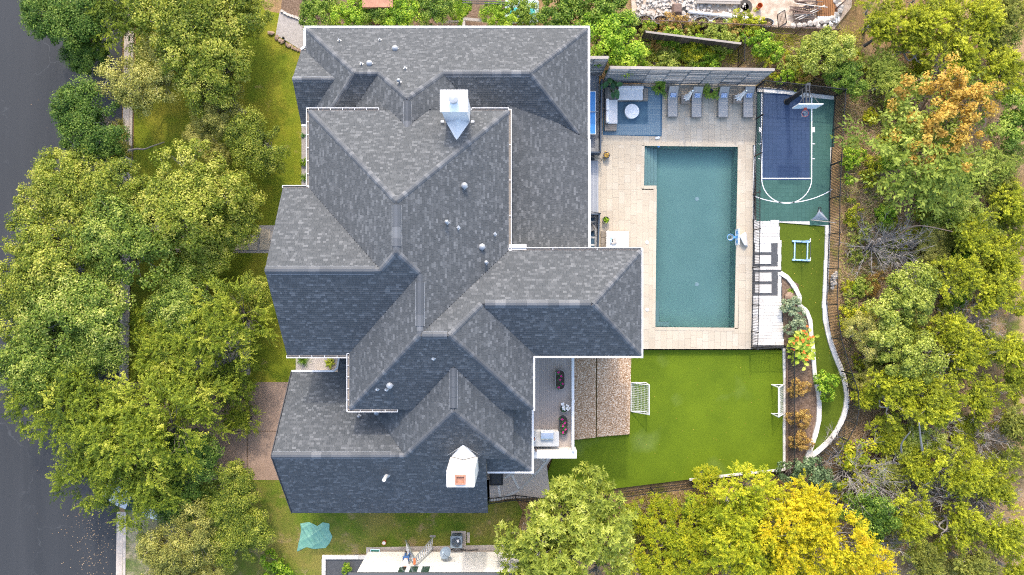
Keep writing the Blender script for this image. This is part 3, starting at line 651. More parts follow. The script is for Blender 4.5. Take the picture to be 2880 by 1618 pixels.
trim((8.12, 2.45, 7.86), (8.12, -4.4, 7.86), .13, .14); trim((8.1, -4.33, 7.86), (1.3, -4.33, 7.86), .15, .14); trim((1.38, -4.3, 7.98), (1.38, -7.65, 7.98), .14, .14)
gutter((-14.03, -4.22, 7.9), (-10.1, -4.22, 7.9), (0, -1, 0), .72); gutter((-10.1, -4.1, 8.0), (-10.1, -7.7, 8.0), (-1, 0, 0), .7); gutter((-10.2, -7.57, 8.0), (-7.1, -7.57, 8.0), (0, -1, 0), .62)
trim((1.36, -7.3, 5.63), (1.36, -12.2, 5.63), .18); trim((1.3, -12.13, 5.63), (-1.62, -12.13, 5.63), .15)
trim((-15.1, -5.73, 3.66), (-12.2, -5.73, 3.66), .16); trim((-12.22, -5.75, 3.64), (-12.0, -5.5, 3.5), .16); trim((-12.03, -5.55, 3.45), (-12.03, -4.5, 2.65), .16)
MB().beam((-15.13, -5.8, 3.66), (-15.13, -10.58, 7.52), .05, .16).build('rake_board', 'underlay', house); MB().beam((-15.13, -15.46, 3.57), (-15.13, -10.58, 7.52), .05, .16).build('rake_board', 'underlay', house)
# chimneys
ch = MB().box2(-4.05, -2.59, 10.12, 11.24, 5.5, 11.25).build('chimney', 'metalw', house, bevel=.01)
cp = MB().add([(-4.12, 10.05, 11.26), (-2.52, 10.05, 11.26), (-2.52, 11.31, 11.26), (-4.12, 11.31, 11.26), (-4.12, 10.05, 11.36), (-2.52, 10.05, 11.36), (-2.52, 11.31, 11.36), (-4.12, 11.31, 11.36), (-3.32, 10.68, 11.56)],
         [(3, 2, 1, 0), (0, 1, 5, 4), (1, 2, 6, 5), (2, 3, 7, 6), (3, 0, 4, 7), (4, 5, 8), (5, 6, 8), (6, 7, 8), (7, 4, 8)]).build('cap', 'metalw', ch)
MB().lathe((-3.32, 10.68, 11.45), [(.24, 0), (.24, .3), (.27, .3), (.27, .42), (.1, .46)], 20).build('flue', 'galv', ch, smooth=True)
MB().add([(-4.15, 10.12, 8.45), (-2.49, 10.12, 8.45), (-3.32, 10.12, 9.35), (-3.32, 8.85, 9.56), (-4.2, 10.05, 8.62), (-2.44, 10.05, 8.62)], [(0, 2, 3), (1, 3, 2), (0, 3, 4), (1, 5, 3)]).build('cricket', 'metalw', ch)
for x in (-4.25, -2.4): MB().box((x, 10.13, 8.78), (.2, .12, .05)).build('flashing', 'white', ch)
c2 = MB()
c2.add([(-3.92, -11.78, 5.6), (-2.12, -11.78, 5.6), (-2.12, -10.6, 5.6), (-3.92, -10.6, 5.6), (-3.85, -11.72, 10.4), (-2.19, -11.72, 10.4), (-2.19, -10.72, 10.4), (-3.85, -10.72, 10.4)],
       [(3, 2, 1, 0), (4, 5, 6, 7), (0, 1, 5, 4), (1, 2, 6, 5), (2, 3, 7, 6), (3, 0, 4, 7)])
c2 = c2.build('chimney', 'stucco', house, bevel=.05)
tp = MB().box((-3.02, -11.22, 10.44), (1.6, .95, .08)).build('cap', 'stucco', c2, bevel=.02)
MB().add([(-3.33, -11.5, 10.48), (-2.71, -11.5, 10.48), (-2.71, -10.94, 10.48), (-3.33, -10.94, 10.48), (-3.33, -11.5, 10.62), (-2.71, -11.5, 10.62), (-2.71, -10.94, 10.62), (-3.33, -10.94, 10.62), (-3.24, -11.41, 10.62), (-2.8, -11.41, 10.62), (-2.8, -11.03, 10.62), (-3.24, -11.03, 10.62), (-3.24, -11.41, 10.5), (-2.8, -11.41, 10.5), (-2.8, -11.03, 10.5), (-3.24, -11.03, 10.5)],
         [(0, 1, 5, 4), (1, 2, 6, 5), (2, 3, 7, 6), (3, 0, 4, 7), (4, 5, 9, 8), (5, 6, 10, 9), (6, 7, 11, 10), (7, 4, 8, 11), (8, 9, 13, 12), (9, 10, 14, 13), (10, 11, 15, 14), (11, 8, 12, 15), (12, 13, 14, 15)]).build('clay_flue', 'terracotta', c2)
MB().add([(-3.95, -10.62, 7.4), (-2.09, -10.62, 7.4), (-3.02, -10.62, 8.3), (-3.02, -9.7, 8.35), (-4.1, -10.55, 7.62), (-1.95, -10.55, 7.62)], [(0, 3, 2), (1, 2, 3), (0, 4, 3), (1, 3, 5)]).build('cricket', 'white', c2)
# pipes and vents on the slopes
def pipe(px, py, h, r, mat='galv', hood=False):
    q, nn = on_roof(px, py); o = MB().tube([q - Vector((0, 0, .1)), q + Vector((0, 0, h))], r, 10)
    if hood: o.lathe((q.x, q.y, q.z + h - .02), [(r * 1.6, 0), (r * 1.75, .06), (r * 1.2, .16), (.02, .2)], 14)
    o = o.build('vent_pipe' if not hood else 'vent_cap', mat, house, smooth=True)
    u = nn.orthogonal().normalized(); w_ = nn.cross(u); k = max(r * 1.45, .11)
    MB().add([q + nn * .025 + u * a * k + w_ * c_ * k for a, c_ in ((-1, -1), (1, -1), (1, 1), (-1, 1))] + [q - nn * .01 + u * a * k + w_ * c_ * k for a, c_ in ((-1, -1), (1, -1), (1, 1), (-1, 1))], [(0, 1, 2, 3), (0, 4, 5, 1), (1, 5, 6, 2), (2, 6, 7, 3), (3, 7, 4, 0)]).build('flashing', 'galv', o)
for x, y in ((955, 115), (1069, 113), (1017, 181), (1140, 193), (1289, 641), (1392, 659), (1061, 1095), (1087, 1096), (1219, 1009), (1010, 1170)): pipe(x, y, .28, .05)
for x, y in ((1112, 138), (1040, 180), (1356, 695), (1097, 1084)): pipe(x, y, .12, .115, 'galv', True)
for x, y in ((1124, 232), (1258, 626), (1368, 739)): pipe(x, y, .4, .07, 'galv', True)
pipe(1307, 524, .25, .11, 'galv', True); pipe(1062, 1158, .28, .11, 'galv', True); pipe(1088, 1338, 1.0, .12, 'white')
q, nn = on_roof(1086, 1166); MB().box((q.x, q.y, q.z + .08), (.4, .4, .16)).build('box_vent', 'dark', house)
# balcony on the south-east corner
BZ = 3.2
bal = MB().box2(.6, 4.2, -11.35, -3.9, BZ - .3, BZ - .03).build('balcony', 'white', house)
x = .62
while x < 4.1:
    piece('plank', 'deck', bal, (x + .0675, -7.5, BZ - .012), (.135, 7.1, .03)); x += .142
rail = MB().box2(4.06, 4.22, -11.1, -4.3, BZ + .98, BZ + 1.04).build('railing', 'white', house, bevel=.01)
MB().box2(4.10, 4.17, -11.1, -4.3, BZ + .08, BZ + .13).build('bottom_rail', 'white', rail)
y = -11.0
while y < -4.3:
    piece('baluster', 'white', rail, (4.135, y, BZ + .55), (.035, .035, .86)); y += .125
for y in (-11.0, -7.7, -4.3): MB().box2(4.06, 4.24, y - .09, y + .09, BZ - .02, BZ + 1.1).build('post', 'white', rail)
MB().box2(.6, 4.4, -11.62, -11.05, BZ - .1, BZ + .92).build('parapet', 'stucco', house, bevel=.02)
MB().box2(.6, 4.45, -11.70, -11.55, BZ - .4, BZ + .1).build('fascia', 'white', house)
for x, y in ((4.0, -11.2), (4.0, -4.4)): MB().box2(x - .12, x + .12, y - .12, y + .12, -.6, BZ - .3).build('column', 'white', house)
MB().add([(4.2, -4.25, 3.1), (8.0, -4.05, 3.1), (8.0, -3.9, 3.1), (4.2, -3.9, 3.1), (4.2, -4.45, 3.35), (8.0, -4.1, 3.35), (8.0, -3.9, 3.35), (4.2, -3.9, 3.35)], [(3, 2, 1, 0), (4, 5, 6, 7), (0, 1, 5, 4), (1, 2, 6, 5), (2, 3, 7, 6), (3, 0, 4, 7)]).build('ledge', 'white', house)
# windows and doors on the walls (seen only from the side)
for x, y, z, wx, wy in ((-8, 17.11, 1.7, 1.4, .04), (-3, 17.11, 1.7, 1.4, .04), (2, 17.11, 1.7, 1.4, .04), (7.62, .3, 6, .04, 1.4), (7.62, -2.3, 6, .04, 1.4), (-13.62, 3.2, 5.6, .04, 1.3), (-13.62, -1.2, 5.6, .04, 1.3), (-10, -15.02, 1.8, 1.2, .04), (-6, -15.02, 1.8, 1.2, .04)):
    wd = MB().box((x, y, z), (wx + .02, wy + .02, 1.4)).build('window', 'white', house)
    MB().box((x, y, z), (max(wx - .16, .08), max(wy - .16, .08), 1.24)).build('pane', 'glass', wd)
dr = MB().box((-13.63, 2.3, 1.1), (.06, 1.0, 2.2)).build('door', 'navy', house)
MB().box((-13.70, 1.95, 1.05), (.06, .04, .2)).build('handle', 'galv', dr)
MB().add([(-14.6, 3.6, 3.0), (-13.5, 3.6, 3.0), (-13.5, 2.0, 3.0), (-14.6, 2.0, 3.0), (-13.5, 3.6, 3.5), (-13.5, 2.0, 3.5)], [(0, 1, 2, 3), (0, 3, 5, 4), (0, 4, 1), (3, 2, 5), (1, 4, 5, 2)]).build('porch_roof', 'underlay', house)

# ================================================================== BACK YARD
LZ = -.45                                  # lawn level below the pool deck
# pool deck: base slab with a hole for the pool, tiles on top
PX0, PX1, PXS, PY0, PYS, PY1 = 1846, 2072, 1812, 410, 531, 923
pool_edge = [(PXS, PY0), (PX1 + 4, PY0 + 3), (PX1 - 6, PY1), (PX0 - 4, PY1 - 2), (PX0, PYS), (PXS - 2, PYS)]
deck = bpy.data.objects.new('pool_deck', None); COL.objects.link(deck); deck.location = W(1900, 300); ORG['pool_deck'] = Vector(deck.location); deck['kind'] = 'structure'
rects = [(1660, 236, 2126, 408, 1), (1672, 408, 1806, 534, 1), (1672, 534, 1842, 982, 1), (2077, 408, 2117, 982, 1), (1842, 926, 2077, 982, 1)]
for x0, y0, x1, y1, _ in rects:
    a, c_ = W(x0, y1), W(x1, y0); MB().box2(a[0], c_[0], a[1], c_[1], -.62, -.03).build('bed', 'grout', deck)
tl = []; rd = random.Random(5)
for x0, y0, x1, y1, _ in rects:
    a, c_ = W(x0, y1), W(x1, y0); nx = max(1, round((c_[0] - a[0]) / .44)); wx = (c_[0] - a[0]) / nx
    for i in range(nx):
        y = a[1] - rd.uniform(0, .5)
        while y < c_[1]:
            L = rd.choice((.6, .6, .9, .9, 1.05)); y0_, y1_ = max(y, a[1]), min(y + L, c_[1]); y += L
            if y1_ - y0_ > .06: tl.append((a[0] + wx * (i + .5), (y0_ + y1_) / 2, wx - .008, y1_ - y0_ - .008))
vis = lambda t: roof_h(t[0], t[1]) < 0
tl.sort(key=lambda t: -(t[2] * t[3]) - (10 if vis(t) else 0))
rb = MB()
for i, t in enumerate(tl):
    if i < 300: piece('tile', 'tile', deck, (t[0], t[1], -.017 + rd.uniform(-.002, .003)), (t[2], t[3], .034))
    else: rb.box((t[0], t[1], -.017), (t[2], t[3], .034), tone=rd.uniform(.01, 1))
rb.build('tile_field', 'tile', deck, kind='stuff')
for a, c_ in (((1806, 408), (2077, 412)), ((2072, 408), (2079, 930)), ((1838, 921), (2079, 928)), ((1838, 528), (1848, 926)), ((1804, 408), (1813, 534)), ((1804, 528), (1848, 535))):
    pass
# pool shell, steps, water
pl = thing('swimming_pool', W(1960, 660, -1.5), 'rectangular swimming pool of teal water with entry steps', 'swimming pool')
pe = [W(x, y, -.03) for x, y in pool_edge]
nb = len(pe); deep = -1.45
pb = MB(); pb.add([(p[0], p[1], -.031) for p in pe] + [(p[0], p[1], deep) for p in pe], [(i, (i + 1) % nb, nb + (i + 1) % nb, nb + i) for i in range(nb)] + [tuple(range(nb, 2 * nb))])
pb.build('basin', 'plaster', pl)
ys0, ys1 = W(0, PYS)[1], W(0, PY0)[1]
for i, (xa, xb) in enumerate(((PXS - 1, 1822), (1822, 1832), (1832, 1843), (1843, 1856))):
    a, c_ = W(xa, 0)[0], W(xb, 0)[0]; MB().box2(a + .002, c_, ys0 + .01, ys1 - .03, deep, -.30 - .25 * i).build('step', 'plasterstep', pl, bevel=.01)
a = W(PX0 - 3, PY1 - 3); MB().prism([(a[0], a[1]), (a[0] + 1.15, a[1] + .0), (a[0] + 1.15, a[1] + .36), (a[0] + .36, a[1] + .36), (a[0] + .36, a[1] + 1.9), (a[0], a[1] + 1.9)], deep, -.5).build('bench', 'plasterstep', pl)
MB().add([(p[0], p[1], -.14) for p in pe], [tuple(range(nb))[::-1]]).build('water', 'water', pl)
for x, y in ((1960, 560), (1960, 800)): MB().lathe((*W(x, y, deep)[:2], deep + .004), [(.16, 0), (.15, .02)], 18).build('floor_drain', 'white', pl)
for x, y in ((2068, 500), (2066, 760)): MB().lathe((*W(x, y, -.3)[:2], -.4), [(.03, 0), (.035, .05)], 10).build('return_jet', 'white', pl)
cpb = [Vector(p) for p in pe]
for i in range(nb):                        # coping stones, pale, along the edge
    p0, p1 = cpb[i], cpb[(i + 1) % nb]; d = (p1 - p0); L = d.length; d.normalize(); s = Vector((-d.y, d.x, 0))
    c0 = sum(cpb, Vector()) / nb
    if s.dot((p0 + p1) / 2 - c0) < 0: s = -s
    k = max(1, round(L / .9))
    for j in range(k):
        m = p0 + d * (L * (j + .5) / k) + s * .10
        piece('coping_stone', 'tile', pl, (m.x, m.y, -.012), (L / k - .006, .24, .055), rz=math.atan2(d.y, d.x))
for i, (x, y) in enumerate(((1820, 682), (1820, 871))):
    MB().lathe(W(x, y, .0), [(.13, -.02), (.13, .022), (.02, .026)], 18).build('skimmer_lid', 'white', label='round white skimmer lid on the deck, ' + ('near the daybed' if i == 0 else 'lower of the two, beside the house corner'), category='lid', group='skimmer lids', )
for x, y, lab in ((1852, 412, 'small blue float bobbing at the pool edge below the rug'),):
    MB().lathe(W(x, y, -.14), [(.02, -.03), (.1, .0), (.09, .08), (.02, .12)], 14).build('pool_float', 'bluep', smooth=True, label=lab, category='float')
MB().box(W(1849, 388, .05), (.34, .18, .1), .2).build('towel', 'white', label='small crumpled white towel at the corner of the rug', category='towel', bevel=.03)
# grey side decks against the house
dk = thing('side_deck', W(1665, 330, .15), 'grey boarded side deck tucked under the long eave', 'deck')
x = W(1630, 0)[0]
while x < W(1684, 0)[0] - .06:
    for y0, y1, z in ((205, 436, .18), (452, 604, .05), (604, 700, .1)):
        a, c_ = W(0, y1)[1], W(0, y0)[1]; piece('plank', 'deckgrey', dk, (x + .07, (a + c_) / 2, z - .02), (.132, c_ - a - .02, .05))
    x += .139
MB().box2(W(1630, 0)[0], W(1685, 0)[0], W(0, 702)[1], W(0, 203)[1], -.1, -.02).build('frame', 'dark', dk)
def navyrail(p0, p1, h, z, lab):
    t = thing('deck_screen', W(*p0, z), lab, 'railing')
    a, c_ = Vector(W(*p0, z)), Vector(W(*p1, z)); d = (c_ - a)
    MB().beam(a + Vector((0, 0, h * .5)), c_ + Vector((0, 0, h * .5)), .04, h).build('panel', 'navy', t)
    MB().beam(a + Vector((0, 0, h + .03)), c_ + Vector((0, 0, h + .03)), .10, .05).build('top_rail', 'navy', t)
    k = max(2, round(d.length / 1.3))
    for i in range(k + 1): piece('post', 'navy', t, a + d * (i / k) + Vector((0, 0, h * .5)), (.09, .09, h + .1))
    return t
navyrail((1688, 236), (1684, 436), .95, .15, 'navy panelled railing between the table tennis deck and the rug')
navyrail((1684, 436), (1655, 436), .95, .15, 'short navy railing at the lower end of the table tennis deck')
navyrail((1682, 606), (1678, 702), .75, .1, 'navy railing beside the grey armchair')
navyrail((1682, 606), (1655, 606), .75, .1, 'short navy railing above the grey armchair')
for i, (p0, p1, lab) in enumerate((((1655, 447), (1690, 454), 'slim grey handrail at the top of the grey steps'), ((1655, 599), (1686, 604), 'slim grey handrail at the foot of the grey steps'))):
    t = thing('handrail', W(*p0, .1), lab, 'handrail'); a, c_ = Vector(W(*p0, .1)), Vector(W(*p1, .1))
    MB().tube([a + Vector((0, 0, .9)), c_ + Vector((0, 0, .8))], .03, 8).build('rail', 'dark', t)
    for q in (a, c_): MB().tube([q, q + Vector((0, 0, .85))], .025, 8).build('post', 'dark', t)
# table tennis table
t = thing('table_tennis_table', W(1640, 318, .15), 'bright blue table tennis table half hidden by the eave', 'table')
a, c_ = W(1600, 378, .9), W(1676, 257, .9)
top = MB().box2(a[0], c_[0], a[1], c_[1], .87, .90).build('table_top', 'blue_tt', t)
for q in ((a[0], c_[0], a[1], a[1] + .04), (a[0], c_[0], c_[1] - .04, c_[1]), (c_[0] - .04, c_[0], a[1] + .04, c_[1] - .04), (a[0], c_[0] - .04, (a[1] + c_[1]) / 2 - .008, (a[1] + c_[1]) / 2 + .008)): MB().box2(*q, .901, .905).build('line', 'paint', top)
ym = (a[1] + c_[1]) / 2; MB().box2(a[0] - .1, c_[0] + .15, ym + .05, ym + .065, .91, 1.05).build('net', 'netgrey', t)
MB().tube([(c_[0] + .13, ym + .057, .86), (c_[0] + .13, ym + .057, 1.07)], .02, 8).build('net_post', 'dark', t)
for x in (a[0] + .2, c_[0] - .25):
    for y in (a[1] + .4, c_[1] - .4): MB().box((x, y, .51), (.05, .05, .72)).build('leg', 'dark', t)
# main privacy fence: horizontal weathered boards
def slatfence(name, p0, p1, h, z, lab, bays, rows, mat='wood', cap=True, gap=.03):
    a, c_ = Vector(W(*p0, z)), Vector(W(*p1, z)); d = c_ - a; L = d.length; dn = d.normalized(); s = Vector((dn.y, -dn.x, 0))
    t = thing(name, a, lab, 'fence'); rz = math.atan2(d.y, d.x); rf = random.Random(9); bh = (h - .05) / rows
    for i in range(bays):
        for j in range(rows):
            m = a + d * ((i + .5) / bays) + Vector((0, 0, .03 + bh * (j + .5)))
            piece('slat', mat, t, m + s * rf.uniform(-.008, .008), (L / bays - .012, .022, bh - gap * rf.uniform(.4, 1.7)), rz=rz)
    for i in range(bays + 1):
        piece('post', mat, t, a + d * (i / bays) + Vector((0, 0, h / 2 - .02)) - s * .07, (.1, .1, h), rz=rz)
    if cap:
        for i in range(bays): piece('cap_board', 'woodcap', t, a + d * ((i + .5) / bays) + Vector((0, 0, h + .02)) - s * .03, (L / bays - .004, .2, .04), rz=rz)
    return t
slatfence('privacy_fence', (1697, 234), (2127, 240), 3.45, 0, 'tall weathered slat fence behind the sun loungers', 8, 25)
slatfence('privacy_fence', (1620, 214), (1690, 214), 3.9, .1, 'short weathered slat fence between the eave and the bushes', 2, 27)
# neighbour's dark vertical-board fence
a, c_ = Vector(W(1800, 120, -.3)), Vector(W(2057, 152, -.3)); d = c_ - a; L = d.length
t = thing('board_fence', a, 'dark brown vertical board fence among the weeds', 'fence'); k = int(L / .14)
for i in range(k): piece('board', 'wooddark', t, a + d * ((i + .5) / k) + Vector((0, 0, 1.05 + rn.uniform(-.02, .02))), (.132, .022, 2.1), rz=math.atan2(d.y, d.x))
piece('cap_board', 'woodcap', t, a + d * .5 + Vector((0, 0, 2.13)), (L, .14, .04), rz=math.atan2(d.y, d.x))
for i in range(4): piece('post', 'wooddark', t, a + d * (i / 3) + Vector((0, .08, 1.05)), (.1, .1, 2.1))

# iron fences ------------------------------------------------------------
def ironfence(pts, h, zf, lab, mat='black', spacing=.115, postat=2.55, cap=True, every=None):
    P = [Vector(W(x, y, zf)) for x, y in pts]
    t = thing('iron_fence', P[0], lab, 'fence'); acc = 0; count = 0; rest = MB()
    for i in range(len(P) - 1):
        a, c_ = P[i], P[i + 1]; d = c_ - a; L = d.length; dn = d / L; rz = math.atan2(d.y, d.x)
        for zz in (h - .04, h - .22, .12):
            if zz == h - .22: continue
            bar('rail', mat, t, a + Vector((0, 0, zz)), c_ + Vector((0, 0, zz)), .045, .045)
        q = (spacing - acc % spacing) % spacing
        while q < L:
            m = a + dn * q + Vector((0, 0, h / 2 + .02))
            if count < 290: piece('picket', mat, t, m, (.026, .026, h - .04), rz=rz)
            else: rest.box(m, (.026, .026, h - .04), rz)
            count += 1; q += spacing
        acc += L
        k = max(1, round(L / postat))
        for j in range(k + (i == len(P) - 2)):
            piece('post', mat, t, a + d * (j / k) + Vector((0, 0, h / 2 + .03)), (.075, .075, h + .06), rz=rz)
    if rest.v: rest.build('picket_run', mat, t, kind='stuff')
    return t
ironfence([(2127, 246), (2126, 336), (2122, 441), (2118, 547), (2118, 648), (2116, 753), (2115, 857), (2113, 932), (2112, 978)], 1.42, -.02, 'black picket fence between pool deck and sports court')
ironfence([(2128, 247), (2240, 258), (2347, 271)], 1.75, -.05, 'black picket fence behind the basketball hoop', postat=1.9)
ironfence([(2347, 272), (2341, 367), (2335, 465), (2331, 560), (2330, 660), (2326, 756), (2323, 855)], 1.75, -.12, 'black picket fence along the right side of the court and narrow turf')
ironfence([(2323, 855), (2335, 950), (2364, 1043), (2381, 1090), (2383, 1137), (2376, 1180), (2352, 1225), (2318, 1262), (2280, 1292)], 1.75, -.2, 'black picket fence curving round the lower end of the narrow turf')
ironfence([(2114, 977), (2166, 974), (2212, 976)], 1.3, -.1, 'short black picket gate run below the white stone path', postat=1.6)
ironfence([(2212, 977), (2213, 1075), (2213, 1180), (2213, 1325)], 1.45, LZ, 'black picket fence along the right edge of the big lawn')
ironfence([(2213, 1328), (2090, 1340), (1960, 1357), (1830, 1372), (1700, 1390)], 1.35, LZ - .25, 'black picket fence along the bottom edge of the big lawn')
ironfence([(1376, 1402), (1450, 1392), (1550, 1404)], 1.3, -.05, 'black picket fence below the gravel patio', postat=1.8)
ironfence([(1790, 76), (1960, 84), (2130, 92), (2335, 103)], 1.45, -.6, 'rusty brown picket fence below the building site', mat='rust')
ironfence([(2075, 128), (2074, 190)], 1.6, -.6, 'short picket fence closing the weedy strip by the board fence', postat=1.2)
ironfence([(2345, 30), (2410, -30)], 1.5, -.6, 'rusty picket fence in the top right corner of the building site', mat='rust')

# sports court -----------------------------------------------------------
CZ = -.08
court = bpy.data.objects.new('sports_court', None); COL.objects.link(court); court.location = W(2240, 450, CZ); ORG['sports_court'] = Vector(court.location); court['kind'] = 'structure'
cp_ = [(2131, 256), (2346, 279), (2333, 632), (2127, 619)]
MB().prism([W(x, y, CZ)[:2] for x, y in cp_], CZ - .3, CZ - .02).build('base', 'grout', court)
lane = [(2142, 250), (2283, 250), (2282, 501), (2142, 501)]
cpm = [W(x, y, CZ) for x, y in cp_]; ts = .305; tiles = []
x = W(2127, 0, CZ)[0]
while x < W(2347, 0, CZ)[0]:
    y = W(0, 634, CZ)[1]
    while y < W(0, 250, CZ)[1]:
        m = (x + ts / 2, y + ts / 2)
        if inpoly(m[0], m[1], cpm):
            px_, py_ = 1440 + m[0] * F / (H - CZ), 809 - m[1] * F / (H - CZ)
            tiles.append((m[0], m[1], 'court_blue' if (2142 < px_ < 2283 and py_ < 501) else 'court_green'))
        y += ts
    x += ts
stf = {'court_blue': MB(), 'court_green': MB()}
for i, (x, y, mt) in enumerate(tiles):
    if i % 2 == 0 and i < 600: piece('tile', mt, court, (x, y, CZ - .008), (ts - .006, ts - .006, .016))
    else: stf[mt].box((x, y, CZ - .008), (ts - .006, ts - .006, .016), tone=rn.uniform(.01, 1))
for mt, mb in stf.items(): mb.build('tile_field', mt, court, kind='stuff')
lw = .05; z0, z1 = CZ + .003, CZ + .006
def line(p0, p1, wd=lw): MB().beam(Vector(W(*p0, CZ)) + Vector((0, 0, .005)), Vector(W(*p1, CZ)) + Vector((0, 0, .005)), wd, .004).build('line', 'paint', court)
line((2142.5, 262), (2142.5, 502), .08); line((2283, 275), (2282.5, 502), .08); line((2142, 502), (2283, 502), .07)
def arc(c, r, a0, a1, n=28, rx=1.0):
    mb = MB(); c = W(*c, CZ)
    for i in range(n):
        t0, t1 = R(a0 + (a1 - a0) * i / n), R(a0 + (a1 - a0) * (i + 1) / n)
        mb.beam((c[0] + r * math.cos(t0), c[1] + r * rx * math.sin(t0), CZ + .009), (c[0] + r * math.cos(t1), c[1] + r * rx * math.sin(t1), CZ + .009), .06, .004)
    mb.build('line', 'paint', court)
arc((2212.5, 502), 1.85, 180, 360)
ctr = (2213, 330); arc(ctr, 6.33, 248, 302, 20)
for y in (405, 447): line((2283, y), (2292, y)); line((2133, y), (2142, y))
for x, y in ((2288, 365), (2138, 365)): MB().box(Vector(W(x, y, CZ)) + Vector((0, 0, .006)), (.2, .36, .004)).build('line', 'paint', court)
# basketball hoop on its own post
t = thing('basketball_hoop', W(2213, 287, CZ), 'tall basketball hoop with glass backboard and orange rim over the blue lane', 'basketball hoop')
bx, by, _ = W(2213, 287, CZ)
MB().tube([(bx, by, CZ), (bx, by, CZ + .9), (bx + .03, by + .03, 3.35)], [.20, .17, .15], 12).build('post', 'rubber', t, smooth=True)
MB().lathe((bx, by, CZ), [(.24, 0), (.24, .05), (.2, .07)], 14).build('base_pad', 'rubber', t)
hx, hz = W(2252, 0, 3.1)[0], 3.05
bb_y = by - 1.25
fr = MB()
for s in (-.12, .12):
    fr.beam((bx + s, by + .25, 3.45), (bx + s, bb_y + .08, 3.45), .06, .07); fr.beam((bx + s, by + .1, 2.85), (bx + s, bb_y + .08, 3.1), .06, .07)
for y in (by + .2, by - .2, by - .6, by - 1.0): fr.beam((bx - .12, y, 3.45), (bx + .12, y, 3.45), .05, .05)
for s in (-1, 1): fr.beam((bx + s * .1, by - .3, 3.5), (bx + s * .72, bb_y + .05, 3.7), .035, .035)
fr.build('arm', 'dark', t)
MB().box((bx + .12, by + .28, 3.2), (.25, .2, .3)).build('actuator', 'dark', t)
gl = MB().box((bx, bb_y, 3.42), (1.60, .03, 1.02)).build('backboard', 'bluepale', t)
for q in (((bx, bb_y, 3.955), (1.68, .07, .06)), ((bx, bb_y, 2.885), (1.68, .07, .06)), ((bx - .82, bb_y, 3.42), (.06, .07, 1.02)), ((bx + .82, bb_y, 3.42), (.06, .07, 1.02))): MB().box(*q).build('frame', 'white', gl)
for q in (((bx, bb_y - .018, 3.55), (.6, .006, .05)), ((bx, bb_y - .018, 3.1), (.6, .006, .05)), ((bx - .3, bb_y - .018, 3.32), (.05, .006, .42)), ((bx + .3, bb_y - .018, 3.32), (.05, .006, .42))): MB().box(*q).build('target_line', 'white', gl)
rim = MB().ring((bx, bb_y - .40, 3.05), .235, .016, 24, 6).box((bx, bb_y - .1, 3.07), (.2, .2, .05)).build('rim', 'red', t)
nb_ = MB()
for i in range(12):
    a0 = i * math.pi / 6
    for s in (1, -1):
        pts = [(bx + r * math.cos(a0 + s * tw), bb_y - .40 + r * math.sin(a0 + s * tw), 3.05 - dz) for r, tw, dz in ((.23, 0, .01), (.17, .35, .2), (.13, .6, .42))]
        nb_.tube(pts, .008, 4)
nb_.build('net', 'net', rim)
# lacrosse-style folding goal lying against the fence
t = thing('folding_goal', W(2295, 615, CZ), 'collapsed folding goal with grey net at the lower right of the court', 'goal')
A, B_, C_, D_ = [Vector(W(x, y, z)) for x, y, z in ((2280, 619, .05), (2302, 588, .35), (2330, 620, .05), (2352, 627, .9))]
fg = MB(); fg.tube([A, D_], .025, 8); fg.build('crossbar', 'woodcap', t)
MB().tube(bez([B_ + Vector((-.1, -.25, .1)), B_ + Vector((-.08, .05, .2)), B_ + Vector((.08, .08, .2)), B_ + Vector((.12, -.25, .1))], 5), .03, 8).build('pivot_frame', 'rubber', t)
def nf(u, v):
    p = A.lerp(C_, u); q = B_; r = p.lerp(q, v * .93); r = r + Vector((0, 0, .22 * math.sin(v * 2.6) + .05 * math.sin(u * 9 + v * 5))); r.x += -.12 * math.sin(v * 3.1) * (u - .5) ; return r
MB().grid(nf, 14, 10).build('net', 'netgrey', t, smooth=True)

# white stone path and bays of black gravel --------------------------------
wp = bpy.data.objects.new('stone_path', None); COL.objects.link(wp); wp.location = W(2160, 800, -.1); ORG['stone_path'] = Vector(wp.location); wp['kind'] = 'structure'
MB().prism([W(x, y, -.1)[:2] for x, y in ((2119, 616), (2192, 624), (2198, 760), (2205, 975), (2114, 978))], -.6, -.115).build('bed', 'gravelb', wp)
def block(x0, y0, x1, y1, z=-.085, mat='lime', par=None):
    a, c_ = W(x0, y1, z), W(x1, y0, z); piece('stone', mat, par or wp, ((a[0] + c_[0]) / 2, (a[1] + c_[1]) / 2, z - .04), (c_[0] - a[0] - .012, c_[1] - a[1] - .012, .09 + rn.uniform(-.008, .008)), rz=rn.uniform(-.006, .006))
def course(y0, y1, xl, xr, n):
    xs = [xl] + sorted(xl + (xr - xl) * ((i + rn.uniform(-.2, .2)) / n) for i in range(1, n)) + [xr]
    for i in range(n): block(xs[i], y0, xs[i + 1], y1)
y = 619
while y < 676: course(y, y + 9.3, 2119, 2190 + (y - 619) * .1 + rn.uniform(-3, 3), 3); y += 9.4
course(750, 759, 2119, 2197, 4)
for y in range(676, 832, 10):
    if not 748 < y < 760: block(2188 + rn.uniform(-1.5, .5), y, 2197 + rn.uniform(-1, 1.5), y + 10)
for y0, y1 in ((685, 710), (718, 743), (767, 792), (800, 825)): block(2123, y0, 2169 + (y0 > 750), y1, -.08)
y = 832
while y < 970: course(y, y + 9.2, 2117, 2196 + (y - 832) * .062 + rn.uniform(-1, 2), 3); y += 9.3
